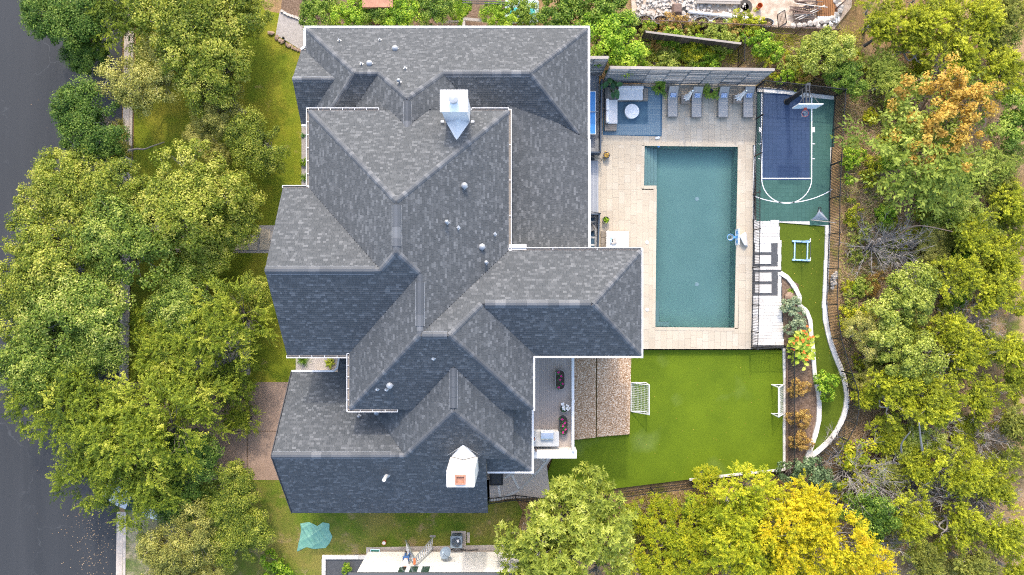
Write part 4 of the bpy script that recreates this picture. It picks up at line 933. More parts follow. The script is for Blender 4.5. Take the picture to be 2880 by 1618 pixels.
# narrow turf, lawn, slabs
sheet('narrow_turf', [(2190, 622), (2334, 634), (2328, 700), (2322, 880), (2340, 950), (2368, 1040), (2384, 1100), (2385, 1140), (2352, 1225), (2300, 1275), (2270, 1300), (2250, 1300), (2270, 1180), (2262, 1000), (2240, 880), (2185, 770)], -.17, 'turf2', .5)
sheet('planting_bed', [(2194, 768), (2246, 800), (2254, 870), (2284, 920), (2296, 1060), (2310, 1140), (2300, 1200), (2262, 1300), (2212, 1330), (2212, 975), (2196, 960)], -.155, 'mulch', .5)
lawn = sheet('back_lawn', [(1600, 985), (2205, 985), (2207, 1321), (2090, 1332), (1960, 1346), (1830, 1362), (1700, 1378), (1548, 1400), (1540, 1330), (1560, 1275), (1600, 1230)], LZ, 'turf', .4)
# stone curbs built of single blocks
def wallrun(pts, zt, wd, lab, blk=.55, hgt=.4, smooth=True, name='stone_curb'):
    P = [Vector(W(x, y, zt)) for x, y in pts]; P = bez(P, 8) if smooth else P
    t = thing(name, P[0] - Vector((0, 0, hgt)), lab, 'curb'); L = [0]
    for i in range(len(P) - 1): L.append(L[-1] + (P[i + 1] - P[i]).length)
    def at(s):
        for i in range(len(P) - 1):
            if s <= L[i + 1]: return P[i].lerp(P[i + 1], (s - L[i]) / max(1e-6, L[i + 1] - L[i]))
        return P[-1]
    s = 0
    while s < L[-1] - .1:
        e = min(s + blk * rn.uniform(.75, 1.25), L[-1]); a, c_ = at(s), at(e); d = c_ - a
        piece('stone', 'lime', t, (a + c_) / 2 - Vector((0, 0, hgt / 2 + rn.uniform(-.012, .012))), (d.length + .02, wd * rn.uniform(.9, 1.1), hgt), rz=math.atan2(d.y, d.x)); s = e
    return t
wallrun([(2196, 768), (2218, 783), (2240, 815), (2250, 838), (2245, 858)], .0, .3, 'curved pale stone edging round the upper planting bed')
wallrun([(2247, 857), (2268, 876), (2279, 902), (2282, 945), (2288, 1000), (2293, 1060), (2304, 1110), (2304, 1170), (2300, 1200), (2284, 1255), (2266, 1300)], .0, .32, 'long pale stone edging between planting bed and narrow turf')
wallrun([(2329, 634), (2327, 700), (2323, 800), (2320, 870), (2328, 930), (2346, 990), (2366, 1040), (2379, 1085), (2382, 1135), (2372, 1175), (2350, 1218), (2318, 1255), (2280, 1285)], -.05, .34, 'long pale stone wall under the curving picket fence', .6, .5)
wallrun([(2128, 251), (2200, 257), (2270, 266), (2345, 274)], .02, .34, 'pale stone wall at the head of the sports court', .6)
wallrun([(2126, 258), (2124, 400), (2118, 560), (2119, 616)], -.03, .16, 'thin pale edging beside the court under the picket fence', .8, .2)
wallrun([(2207, 980), (2208, 1100), (2208, 1321)], LZ + .12, .24, 'straight pale stone curb on the right of the big lawn', .7, .3, False)
wallrun([(2208, 1321), (2090, 1333), (1940, 1350)], LZ + .08, .17, 'pale stone curb at the bottom of the big lawn', .7, .3, False)
wallrun([(2190, 624), (2334, 635)], -.10, .1, 'thin white edging between court and narrow turf', 1.2, .3, False)
sb_ = thing('aggregate_patio', W(1690, 1120, LZ), 'two exposed pebble slabs between balcony and lawn', 'patio')
for pp in (((1560, 985), (1676, 985), (1676, 1231), (1560, 1244)), ((1678.5, 985), (1776, 985), (1771, 1222), (1678.5, 1230))):
    MB().prism([W(x, y, LZ + .22)[:2] for x, y in pp], LZ - .1, LZ + .22).build('slab', 'agg', sb_, bevel=.02)
sheet('gravel_patio', [(1340, 1240), (1560, 1240), (1560, 1275), (1538, 1310), (1545, 1370), (1548, 1400), (1450, 1402), (1340, 1412)], -.0, 'gravelp', .5)
fl = thing('flagstone_edging', W(1440, 1350, 0), 'fan of pale stone strips dividing the gravel patio', 'edging')
def strip(a, c_): bar('strip', 'lime', fl, Vector(W(*a, .0)), Vector(W(*c_, .0)), .17, .06)
for a, c_ in (((1375, 1407), (1407, 1404)), ((1407, 1404), (1461, 1378)), ((1461, 1378), (1502, 1338)), ((1502, 1338), (1535, 1300)), ((1535, 1300), (1552, 1276)), ((1407, 1404), (1402, 1362)), ((1461, 1378), (1438, 1333)), ((1502, 1338), (1488, 1326)), ((1535, 1300), (1505, 1278)), ((1438, 1333), (1415, 1347)), ((1438, 1333), (1460, 1318))): strip(a, c_)

# ================================================================== PLANTS
def leafmesh(name, V4, tone, mat):
    """V4: (n,4,3) quads -> one mesh with a tone per leaf"""
    n_ = len(V4); me = bpy.data.meshes.new(name)
    me.vertices.add(n_ * 4); me.loops.add(n_ * 4); me.polygons.add(n_)
    me.vertices.foreach_set('co', V4.astype(np.float32).ravel()); me.loops.foreach_set('vertex_index', np.arange(n_ * 4, dtype=np.int32))
    me.polygons.foreach_set('loop_start', np.arange(n_, dtype=np.int32) * 4)
    at = me.attributes.new('tone', 'FLOAT', 'FACE'); at.data.foreach_set('value', np.clip(tone, 0, 1).astype(np.float32))
    me.materials.append(M[mat]); me.update(calc_edges=True); return me
def nrm(a): return a / np.maximum(np.linalg.norm(a, axis=1, keepdims=True), 1e-9)
def quads(rg, P, N, T, L, Wd):
    """leaf rhombs at P with normal N, long axis T"""
    B = nrm(np.cross(N, T)); T = nrm(np.cross(B, N)); L = L[:, None]; Wd = Wd[:, None]
    return np.stack([P - T * L * .5, P + B * Wd * .5 - T * L * .05, P + T * L * .5, P - B * Wd * .5 - T * L * .05], axis=1)
def clumps(rg, Rr, Hc, zc, nl, nc, lobe=(.42, .6)):
    a = rg.uniform(0, 2 * np.pi, nl) + np.arange(nl) * 2.4; rad = np.sqrt(rg.uniform(.03, 1, nl)) * Rr * .58
    lc = np.stack([np.cos(a) * rad, np.sin(a) * rad, zc + Hc * (.25 - .45 * (rad / Rr) ** 2) + rg.normal(0, .12 * Hc, nl)], 1); lr = rg.uniform(*lobe, nl) * Rr
    w_ = rg.integers(0, nl, nc); d = nrm(rg.normal(0, 1, (nc, 3))); d[:, 2] = np.where(d[:, 2] < -.35, -d[:, 2], d[:, 2])
    s = rg.uniform(.72, 1.0, nc)[:, None] * lr[w_][:, None]
    c = lc[w_] + d * s * np.array([1, 1, Hc / Rr * .9])
    return lc, c, w_, d
def limbs(rg, lc, c, w_, Rr, zc, r0, trunk_h, twigs=True, wig=.12):
    mb = MB(); base = Vector((0, 0, -.6)); fork = Vector((rg.normal(0, .1) * Rr * .2, rg.normal(0, .1) * Rr * .2, trunk_h))
    mb.tube([base, fork * .45, fork], [r0 * 1.35, r0 * 1.02, r0 * .9], 9)
    for i, q in enumerate(lc):
        q = Vector(q) - Vector((0, 0, .15 * Rr)); m = fork.lerp(q, .5) + Vector((rg.normal(0, wig), rg.normal(0, wig), rg.normal(0, wig) + .08)) * Rr
        mb.tube(bez([fork - Vector((0, 0, .1)), m, q], 4), list(np.linspace(r0 * .62, r0 * .24, 9)), 6)
        if twigs:
            idx = np.where(w_ == i)[0]
            for j in idx[:26]:
                e = Vector(c[j]); st = m.lerp(q, rg.uniform(.3, 1)); mm = st.lerp(e, .5) + Vector(tuple(rg.normal(0, .07 * Rr, 3)))
                mb.tube([st, mm, e], [r0 * .17, r0 * .10, r0 * .04], 4, caps=False)
    return mb
def tubes_mesh(mb, mat, name):
    me = bpy.data.meshes.new(name); me.from_pydata(mb.v, [], mb.f); me.materials.append(M[mat])
    me.polygons.foreach_set('use_smooth', [True] * len(me.polygons)); return me
def p_broad(seed, mat, bark='bark', Rr=5, Hc=3.2, zc=5.2, nl=8, nc=200, nleaf=190, cr=.72, L=.19, ar=.6, up=.5, flat=.6, tonev=.34, trunk_h=2.6, r0=.26, grad=None, lobe=(.42, .6)):
    rg = np.random.default_rng(seed); lc, c, w_, d = clumps(rg, Rr, Hc, zc, nl, nc, lobe)
    n_ = nc * nleaf; ci = np.repeat(np.arange(nc), nleaf); e = nrm(rg.normal(0, 1, (n_, 3))); rad = rg.uniform(.25, 1, n_) ** .6
    crs = (cr * rg.uniform(.6, 1.35, nc))[ci]
    P = c[ci] + e * (rad * crs)[:, None] * np.array([1, 1, flat])
    N = nrm(e * .5 + d[ci] * .35 + np.array([0, 0, up]) + rg.normal(0, .45, (n_, 3)))
    T = nrm(rg.normal(0, 1, (n_, 3)) + e * .6)
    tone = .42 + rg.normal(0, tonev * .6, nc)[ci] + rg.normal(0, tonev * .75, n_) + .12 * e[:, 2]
    if grad is not None: tone = tone + grad * P[:, 0] / Rr
    Ls = L * rg.uniform(.65, 1.3, n_)
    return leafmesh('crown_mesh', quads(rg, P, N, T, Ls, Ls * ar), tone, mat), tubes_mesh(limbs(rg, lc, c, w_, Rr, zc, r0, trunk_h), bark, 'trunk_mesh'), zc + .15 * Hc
def p_spray(seed, mat, bark='bark', Rr=5, Hc=3.0, zc=5.0, nl=8, nc=110, ns=10, nq=34, slen=1.1, L=.11, ar=.5, droop=.5, tonev=.22, trunk_h=2.6, r0=.25, side=.16, lift=.35, lobe=(.42, .6), out=1.0):
    """feathery shoots: rows of leaflets along arching sprays"""
    rg = np.random.default_rng(seed); lc, c, w_, d = clumps(rg, Rr, Hc, zc, nl, nc, lobe)
    m = nc * ns; ci = np.repeat(np.arange(nc), ns)
    sd_ = nrm(d[ci] * np.array([out, out, .5]) + rg.normal(0, .6, (m, 3)) + np.array([0, 0, lift])); sl = slen * rg.uniform(.5, 1.25, m)
    st = c[ci] + rg.normal(0, .28, (m, 3)) * np.array([1, 1, .5])
    n_ = m * nq; si = np.repeat(np.arange(m), nq); t = np.tile(np.linspace(.05, 1, nq), m) + rg.normal(0, .02, n_)
    P = st[si] + sd_[si] * (sl[si] * t)[:, None]; P[:, 2] -= droop * sl[si] * t ** 2 * .6
    sidev = nrm(np.cross(sd_[si], np.array([0, 0, 1.0]) + rg.normal(0, .2, (n_, 3)))); sg = np.where(np.arange(n_) % 2 == 0, 1, -1)[:, None]
    P = P + sidev * sg * (side * (1.05 - t * .8) * rg.uniform(.2, 1, n_))[:, None] + rg.normal(0, .03, (n_, 3))
    T = nrm(sd_[si] * .8 + sidev * sg * .7 + rg.normal(0, .25, (n_, 3)))
    N = nrm(np.array([0, 0, .9]) + d[ci][si] * .35 + rg.normal(0, .42, (n_, 3)))
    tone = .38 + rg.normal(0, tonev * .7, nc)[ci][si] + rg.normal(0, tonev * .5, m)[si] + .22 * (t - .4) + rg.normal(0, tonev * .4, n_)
    Ls = L * rg.uniform(.7, 1.25, n_)
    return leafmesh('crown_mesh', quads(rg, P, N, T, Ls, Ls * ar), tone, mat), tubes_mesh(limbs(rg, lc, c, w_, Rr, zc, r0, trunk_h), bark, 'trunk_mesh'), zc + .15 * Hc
def p_rosette(seed, mat, Rr=5, Hc=3.6, zc=4.6, nl=9, nc=170, nr=26, k=8, L=.30, r0=.28):
    rg = np.random.default_rng(seed); lc, c, w_, d = clumps(rg, Rr, Hc, zc, nl, nc)
    m = nc * nr; ci = np.repeat(np.arange(nc), nr); e = nrm(rg.normal(0, 1, (m, 3)) + d[ci] * .7)
    C = c[ci] + e * .75 * rg.uniform(.5, 1.1, m)[:, None] * np.array([1, 1, .6]); ax = nrm(e * .6 + np.array([0, 0, .7]) + rg.normal(0, .25, (m, 3)))
    n_ = m * k; mi = np.repeat(np.arange(m), k); an = np.tile(np.arange(k) * 2 * np.pi / k, m) + rg.normal(0, .25, n_)
    A = nrm(np.cross(ax, rg.normal(0, 1, (m, 3)))); B = np.cross(ax, A)
    T = nrm(A[mi] * np.cos(an)[:, None] + B[mi] * np.sin(an)[:, None] + ax[mi] * rg.uniform(.1, .6, n_)[:, None])
    Ls = L * rg.uniform(.6, 1.2, n_); P = C[mi] + T * (Ls * .5)[:, None]; N = nrm(ax[mi] - T * .3 + rg.normal(0, .15, (n_, 3)))
    tone = .50 + rg.normal(0, .13, nc)[ci][mi] + rg.normal(0, .15, m)[mi] + rg.normal(0, .13, n_)
    return leafmesh('crown_mesh', quads(rg, P, N, T, Ls, Ls * .32), tone, mat), tubes_mesh(limbs(rg, lc, c, w_, Rr, zc, r0, 2.0), 'bark', 'trunk_mesh'), zc + .15 * Hc
def p_bare(seed, mat, Rr=2.6, n0=60):
    """a leafless tangle of pale twigs"""
    rg = np.random.default_rng(seed); mb = MB()
    for i in range(n0):
        d = Vector(tuple(nrm(rg.normal(0, 1, (1, 3)) + np.array([0, 0, .9]))[0])); p = Vector((0, 0, .1)); r = .045; pts = [p]
        for s in range(5):
            d = (d + Vector(tuple(rg.normal(0, .22, 3)))).normalized(); p = p + d * Rr * .22; pts.append(p)
            if s > 0:
                for q in range(5):
                    e = (d + Vector(tuple(rg.normal(0, .6, 3)))).normalized(); pp = p + e * Rr * rg.uniform(.12, .3); mb.tube([p, (p + pp) / 2 + Vector(tuple(rg.normal(0, .04, 3))), pp], [.016, .011, .005], 3, caps=False)
        mb.tube(pts, [r, r * .8, r * .6, r * .45, r * .3, r * .15], 4, caps=False)
    return mb
PROTO = {}
PROTO['oak'] = [p_broad(1, 'oak'), p_broad(2, 'oak', nc=190, cr=.8), p_broad(3, 'oak', nl=7, nc=180, cr=.7, lobe=(.40, .55))]
PROTO['oakgrey'] = [p_broad(4, 'oakgrey', bark='barkpale', nc=150, nleaf=170, cr=.7, L=.17, lobe=(.38, .55)), p_broad(5, 'oakgrey', bark='barkpale', nc=140, nleaf=170, cr=.7, L=.17, lobe=(.38, .55))]
def variant(key, src, mat):               # the same shape in another leaf
    out = []
    for cm, tm, zc in PROTO[src]:
        c2_ = cm.copy(); c2_.materials.clear(); c2_.materials.append(M[mat]); out.append((c2_, tm, zc))
    PROTO[key] = out
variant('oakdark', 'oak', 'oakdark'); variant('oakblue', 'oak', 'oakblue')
PROTO['elm'] = [p_spray(21, 'elm', 'barkdark', nc=100, ns=11, nq=24, slen=1.25, L=.17, droop=.55), p_spray(22, 'elm', 'barkdark', nc=95, ns=11, nq=24, slen=1.4, L=.17, droop=.6)]
PROTO['juniper'] = [p_spray(31, 'juniper', 'barkpale', Rr=4, Hc=3.4, zc=4.2, nc=85, ns=11, nq=20, slen=.75, L=.17, ar=.55, droop=.1, lift=.6, side=.2, nl=9, lobe=(.30, .46)), p_spray(32, 'juniper', 'barkpale', Rr=4, Hc=3.0, zc=4.0, nc=80, ns=11, nq=20, slen=.7, L=.17, ar=.55, droop=.1, lift=.6, side=.2, nl=8, lobe=(.28, .44)),
                    p_spray(33, 'juniper', 'barkpale', Rr=4, Hc=3.2, zc=4.0, nc=70, ns=12, nq=20, slen=.8, L=.17, ar=.55, droop=.1, lift=.6, side=.2, nl=7, lobe=(.28, .42))]
variant('juniperd', 'juniper', 'juniperd')
PROTO['yellow'] = [p_spray(41, 'yellow', 'bark', nc=100, ns=10, nq=24, slen=1.0, L=.19, ar=.55, droop=.2, lift=.4, side=.22, nl=9), p_spray(42, 'yellow', 'bark', nc=100, ns=10, nq=24, slen=1.0, L=.19, ar=.55, droop=.2, lift=.4, side=.22, nl=8)]
variant('gold', 'yellow', 'gold')
PROTO['rosette'] = [p_rosette(51, 'rosette')]
PROTO['bright'] = [p_broad(61, 'bright', Rr=3, Hc=2.4, zc=3.2, nl=7, nc=75, nleaf=200, cr=.6, L=.19, ar=.62, trunk_h=1.2, r0=.13), p_broad(62, 'bright', Rr=3, Hc=2.4, zc=3.2, nl=7, nc=70, nleaf=200, cr=.62, L=.19, ar=.62, trunk_h=1.2, r0=.13)]
PROTO['sumac'] = [p_spray(71, 'sumac', 'bark', Rr=3, Hc=1.8, zc=2.8, nc=42, ns=8, nq=20, slen=.8, L=.17, ar=.45, droop=.3, lift=.25, side=.26, nl=7, trunk_h=1.2, r0=.09)]
PROTO['orange'] = [p_broad(72, 'orangeleaf', 'rockbrown', Rr=4, Hc=1.8, zc=3.6, nl=22, nc=105, nleaf=72, cr=.30, L=.13, ar=.7, flat=.8, trunk_h=1.0, r0=.14, lobe=(.16, .32))]
PROTO['shrub'] = [p_broad(81, 'bright', Rr=1.2, Hc=.9, zc=.7, nl=6, nc=46, nleaf=62, cr=.24, L=.13, ar=.6, trunk_h=.25, r0=.035, lobe=(.35, .8), flat=.8), p_broad(82, 'juniper', Rr=1.2, Hc=.7, zc=.6, nl=7, nc=40, nleaf=60, cr=.22, L=.12, ar=.6, trunk_h=.2, r0=.03, lobe=(.35, .95), flat=.8), p_broad(83, 'light', Rr=1.4, Hc=.7, zc=.6, nl=7, nc=40, nleaf=56, cr=.22, L=.12, ar=.6, trunk_h=.2, r0=.03, lobe=(.35, .95), flat=.8)]
variant('light', 'bright', 'light'); variant('midgreen', 'bright', 'midgreen')
variant('shrubsage', 'shrub', 'sage'); variant('shrubblue', 'shrub', 'bluegreen'); variant('shrubbrown', 'shrub', 'reddish'); variant('shrubyellow', 'shrub', 'yellow'); variant('shrubsumac', 'shrub', 'sumac')
PR = {'oak': 5, 'oakgrey': 5, 'oakdark': 5, 'oakblue': 5, 'elm': 5, 'juniper': 4, 'juniperd': 4, 'yellow': 5, 'gold': 5, 'rosette': 5, 'bright': 3, 'light': 3, 'midgreen': 3, 'sumac': 3, 'orange': 4, 'shrub': 1.2}
rt = random.Random(77)
def tree(kind, px, py, rpx, label, v=None, name='tree', cat='tree', group=None, sz=1.0, rot=None):
    pr = PROTO[kind]; cm, tm, zc = pr[v % len(pr) if v is not None else rt.randrange(len(pr))]
    Rr = PR.get(kind, PR['shrub']); s = rpx * (H - 5) / F / Rr / (1.03 if kind.startswith('juniper') else .90)
    x, y = W(px, py, 4)[:2]
    for _ in range(3):
        z = gz(x, y) + zc * s * sz; x, y, _z = W(px, py, z)
    g = gz(x, y)
    if kind.startswith('shrub'): g = max(g, -.2) if x < 25 and px < 2400 else g
    o = thing(name, (x, y, g), label, cat, group); o.rotation_euler = (0, 0, rot if rot is not None else rt.uniform(0, 6.28)); o.scale = (s, s, s * sz)
    for nm, me in (('trunk', tm), ('crown', cm)):
        c = bpy.data.objects.new(nm, me); COL.objects.link(c); c.parent = o; ORG[c.name] = Vector((0, 0, 0))
    return o
T = tree
GO, GE, GJ = 'street-side trees', 'feathery street trees', 'woodland trees on the right slope'
for k, x, y, r, lab in (
    ('oakdark', 175, 30, 120, 'dark green oak crown over the road in the top left corner'),
    ('elm', 330, 40, 115, 'bright feathery tree at the top edge above the road curb'),
    ('elm', 445, 40, 80, 'green feathery crown at the top edge, second from the road'),
    ('oakdark', 250, 130, 85, 'dark shaded crown at the road edge below the top left corner'),
    ('oak', 560, 70, 150, 'olive oak crown at the top edge left of the mulch bed'),
    ('oak', 690, 40, 85, 'small olive crown touching the grey gravel patch'),
    ('oak', 580, 165, 135, 'broad olive oak on the upper front lawn with pale dead twigs'),
    ('oakgrey', 395, 190, 125, 'pale greyish oak crown hanging over the upper curb'),
    ('oakdark', 255, 330, 120, 'dark rounded oak overhanging the road beside the bare stretch of curb'),
    ('oakgrey', 640, 285, 105, 'thin olive crown in the middle of the upper front lawn'),
    ('oak', 720, 395, 100, 'thin olive crown on the lawn nearest the house wall'),
    ('oakgrey', 590, 400, 80, 'sparse crown over the mid lawn with a dark branch'),
    ('oakgrey', 330, 400, 60, 'small sparse crown bridging the curb above the big oaks'),
    ('oak', 200, 540, 130, 'oak crown reaching far over the road, upper of the row'),
    ('oak', 320, 570, 130, 'olive oak crown over the curb at mid height'),
    ('oak', 520, 560, 150, 'yellow-olive oak crown above the stepping stone path'),
    ('oak', 650, 600, 110, 'yellow-olive crown ending just above the sandstone slabs'),
    ('oak', 150, 700, 150, 'big oak crown over the road near the left edge'),
    ('oakblue', 370, 690, 150, 'cool green crown covering the front path'),
    ('oak', 560, 700, 105, 'olive crown just below the stepping stone path'),
    ('oak', 110, 850, 135, 'olive crown touching the left picture edge, middle of the row'),
    ('oakblue', 230, 880, 150, 'cool green crown with grey branches over the road'),
    ('oakblue', 530, 840, 120, 'rounded blue-green crown above the parking pad'),
    ('oak', 680, 850, 85, 'yellow-green crown closest to the middle gable'),
    ('oakblue', 130, 990, 140, 'cool green crown by the left edge above the feathery trees'),
    ('oakblue', 260, 1010, 125, 'drooping cool green crown over the dark road gap')):
    T(k, x, y, r, lab, name='oak_tree' if k != 'elm' else 'elm_tree', group=GO)
for x, y, r, lab in ((620, 900, 130, 'bright feathery crown above the parking pad, nearest the house'), (470, 960, 120, 'feathery crown between the parking pad and the road'), (120, 1110, 130, 'feathery crown sweeping over the road by the left edge'),
                     (250, 1160, 150, 'feathery crown over the road left of the driveway'), (400, 1190, 160, 'large feathery crown at the head of the driveway'), (520, 1110, 130, 'feathery crown over the middle of the driveway'), (650, 1060, 80, 'feathery crown at the driveway end nearest the gravel bed'),
                     (680, 1170, 55, 'small feathery crown hanging over the driveway by the roof'), (270, 1300, 130, 'drooping feathery crown at the driveway mouth'), (410, 1370, 125, 'drooping feathery crown over the white car')):
    T('elm', x, y, r, lab, name='elm_tree', group=GE)
T('oakdark', 530, 1290, 105, 'dark shaded crown over the lower half of the driveway', name='oak_tree', group=GO); T('oakdark', 500, 1380, 95, 'dark crown between driveway and lower lawn', name='oak_tree', group=GO)
for x, y, r, lab in ((640, 1400, 95, 'thin olive crown on the lawn just below the driveway'), (500, 1500, 115, 'olive crown with bare limbs over the patchy grass'), (690, 1510, 95, 'small olive crown beside the green tarp'), (450, 1600, 100, 'olive crown at the bottom edge near the curb'), (580, 1590, 80, 'olive crown at the bottom edge of the lower lawn')):
    T('oakgrey' if x < 600 else 'oak', x, y, r, lab, name='oak_tree', group=GO)
# woods on the right
for k, x, y, r, lab in (
    ('juniper', 2480, 50, 95, 'juniper at the top edge right of the building site'), ('juniper', 2600, 40, 110, 'large juniper at the top edge, third from the right'), ('juniper', 2740, 60, 120, 'large juniper at the top edge, second from the right'), ('juniperd', 2850, 70, 110, 'dull juniper in the top right corner'),
    ('juniper', 2560, 130, 95, 'juniper above the orange-topped tree'), ('juniper', 2690, 170, 105, 'juniper right above the orange clusters'), ('juniper', 2820, 200, 100, 'juniper on the right edge below the corner'), ('midgreen', 2860, 330, 90, 'mid green tree on the right edge beside the orange-topped tree'),
    ('light', 2330, 150, 75, 'upright green tree at the right end of the rusty fence'), ('midgreen', 2380, 230, 60, 'green bushy tree behind the basketball hoop'), ('sumac', 2500, 175, 60, 'fern-leaved tree with bluish leaves above the orange one'), ('sumac', 2780, 440, 85, 'fern-leaved tree at the lower right of the orange clusters'),
    ('sumac', 2690, 600, 85, 'fern-leaved tree with fresh green fronds in mid slope'), ('juniperd', 2800, 500, 85, 'shaded juniper right of the slope clearing'), ('juniper', 2850, 560, 95, 'juniper on the right edge at the height of the court end'), ('juniper', 2760, 660, 100, 'juniper right of the fern-leaved tree'), ('juniper', 2850, 720, 95, 'juniper on the right edge at the height of the toy goal'),
    ('juniper', 2700, 780, 95, 'juniper in the middle of the right woods'), ('juniper', 2810, 850, 105, 'juniper on the right side, level with the pool end'), ('light', 2530, 840, 95, 'leafy light green tree nearest the planting bed'), ('oakgrey', 2430, 950, 75, 'pale grey-green tree by the fence bend'), ('light', 2540, 980, 95, 'leafy green tree below the fence bend'),
    ('juniper', 2670, 930, 90, 'juniper with bare grey limbs in the mid woods'), ('juniper', 2740, 1010, 105, 'juniper in the right woods, level with the lawn top'), ('juniper', 2850, 990, 95, 'juniper at the right edge, level with the lawn top'), ('juniper', 2500, 1110, 110, 'bright spreading juniper next to the lower fence curve'), ('juniper', 2620, 1130, 120, 'broad bright juniper in the lower woods'),
    ('juniper', 2780, 1130, 95, 'juniper right of the broad bright one'), ('juniperd', 2860, 1190, 90, 'dull juniper at the right edge, level with the goals'), ('juniper', 2600, 1310, 85, 'juniper below the two bare white stems'), ('juniper', 2700, 1330, 105, 'juniper in the lower right woods with grey twigs'), ('juniper', 2820, 1350, 105, 'juniper near the right edge in the lower woods'),
    ('juniper', 2560, 1460, 95, 'juniper right of the golden crown'), ('juniper', 2690, 1470, 100, 'juniper in the lower right woods amid bare branches'), ('juniper', 2820, 1500, 110, 'juniper near the right edge above the bottom corner'), ('juniperd', 2600, 1590, 85, 'dull juniper at the bottom edge right of the golden crown'), ('juniperd', 2730, 1590, 100, 'dull juniper at the bottom edge, second from the corner'), ('juniper', 2860, 1610, 90, 'juniper in the bottom right corner'),
    ('midgreen', 2440, 1440, 80, 'dark green tree behind the golden crown'), ('oakdark', 2700, 520, 60, 'small dark tree below the orange clusters')):
    T(k, x, y, r, lab, name={'juniper': 'juniper_tree', 'juniperd': 'juniper_tree', 'sumac': 'sumac_tree'}.get(k, 'leafy_tree'), group=GJ)
rw = random.Random(99); wood = []; UND = []
while len(wood) < 62:
    x, y = rw.uniform(2390, 2890), rw.uniform(0, 1640)
    if x < 2560 and 240 < y < 800: continue
    if x < 2620 and 380 < y < 780 and rw.random() < .6: continue
    if x < 2480 and (y < 230 or 1180 < y < 1420 or y > 1420): continue
    if 2500 < x < 2850 and 200 < y < 460: continue
    if any((x - a) ** 2 + (y - b_) ** 2 < 38 ** 2 for a, b_ in wood): continue
    wood.append((x, y))
for x, y in wood:
    k = rw.choices(['juniper', 'juniperd', 'oakgrey', 'light', 'sumac'], [6, 2, 2, 1.2, 1.2])[0]
    r_ = rw.uniform(42, 78); UND.append((k, x, y, r_))
o = T('orange', 2655, 325, 215, 'spreading tree covered in orange-brown seed clusters', name='seed_cluster_tree', v=0)
cm = PROTO['sumac'][0]; c = bpy.data.objects.new('leaf_sprays', cm[0]); COL.objects.link(c); c.parent = o; c.scale = (1.25, 1.25, 1.0); c.location = (.3, -.2, -.1); ORG[c.name] = Vector((0, 0, 0))
for x, y, r, lab, v in ((1880, 1500, 70, 'small yellow-green tree between the round pale tree and the golden group', 0), (2080, 1440, 125, 'yellow-green tree rising beside the lawn fence', 0), (2060, 1560, 120, 'yellow-green tree at the bottom edge left of the golden one', 1), (2230, 1440, 115, 'golden-green crown below the lawn corner', 1), (2290, 1540, 150, 'large golden yellow crown at the bottom', 0), (2410, 1580, 105, 'orange-gold crown at the bottom right of the golden group', 1), (2170, 1590, 110, 'yellow crown at the bottom edge in the middle of the golden group', 0), (1930, 1560, 75, 'yellow-green tree at the bottom edge left of the golden group', 1), (1800, 1450, 55, 'low yellow-green tree just below the left end of the lawn fence', 1), (1870, 1420, 45, 'small yellow-green tree under the lawn fence', 0), (1830, 1590, 75, 'low yellow-green tree beside the round pale tree', 0), (1985, 1450, 65, 'slim yellow-green tree below the lawn fence', 0), (1990, 1350, 45, 'small yellow sapling poking over the lawn fence', 1)):
    T('gold' if ('golden yellow' in lab or 'orange-gold' in lab or 'golden-green' in lab) else 'yellow', x, y, r, lab, v, name='yellow_tree', group='yellow autumn trees')
T('rosette', 1608, 1535, 190, 'round pale-leaved tree at the bottom beside the neighbour house', name='broadleaf_tree', rot=1.0)
# green trees along the top
for x, y, r, lab in ((905, 30, 62, 'green bush left of the group above the north roof'), (985, 40, 60, 'green tree above the north roof, second from the left'), (1065, 25, 60, 'green tree above the north roof with an orange wall behind'), (1130, 35, 65, 'green tree above the north roof, fourth from the left'), (1230, 20, 62, 'green tree left of the mulch rectangle'), (1290, 30, 40, 'small green tree touching the mulch rectangle'),
                     (1405, 50, 48, 'green tree right of the mulch rectangle'), (1475, 30, 50, 'green tree in front of the pale blue cover'), (1590, 40, 85, 'big green tree above the roof corner'), (1700, 40, 90, 'tall green tree left of the building site'), (1720, 130, 95, 'bright green tree beside the roof corner'), (1760, 165, 55, 'bright green bush by the board fence')):
    T('midgreen' if x in (905, 1065, 1230, 1475, 1700, 1590) else 'bright', x, y, r, lab, name='green_tree', group='green trees along the top boundary')
# shrubs
for k, x, y, r, lab in (('shrubsage', 2222, 870, 36, 'grey-green sage bush in the planting bed'), ('shrubsage', 2225, 915, 32, 'yellowish sage bush below the big sage bush'), ('shrub', 2310, 1085, 42, 'vivid green sapling overhanging the pale edging'), ('shrubblue', 2240, 1320, 62, 'blue-green bush at the corner of the lawn fence'), ('shrubblue', 2290, 1350, 45, 'blue-green bush behind the lawn corner'),
                        ('shrubbrown', 2240, 1090, 32, 'reddish ground cover beside the sapling'), ('shrubbrown', 2235, 1170, 34, 'reddish ground cover at the goal end of the bed'), ('shrubbrown', 2245, 1240, 34, 'reddish ground cover at the tip of the bed'), ('shrub', 775, 1595, 50, 'green bush at the bottom edge beside the gravel bed'), ('shrub', 972, 1600, 17, 'small bright shrub in the neighbour gravel bed'),
                        ('shrub', 857, 455, 13, 'small round green shrub against the west wall'), ('shrub', 2120, 120, 45, 'leafy green shrub right of the board fence'), ('shrub', 2160, 150, 35, 'pale leafy shrub on the weedy slope'), ('shrub', 2255, 140, 22, 'small round shrub above the court'), ('shrub', 1760, 240, 1, 'x')):
    if lab != 'x': T(k, x, y, r, lab, v=0, name='shrub', cat='shrub')
ru = random.Random(21); spots = []
desc = {'shrub': 'fresh green', 'shrubyellow': 'yellowish', 'shrubsumac': 'fern-green', 'shrubbrown': 'brownish'}
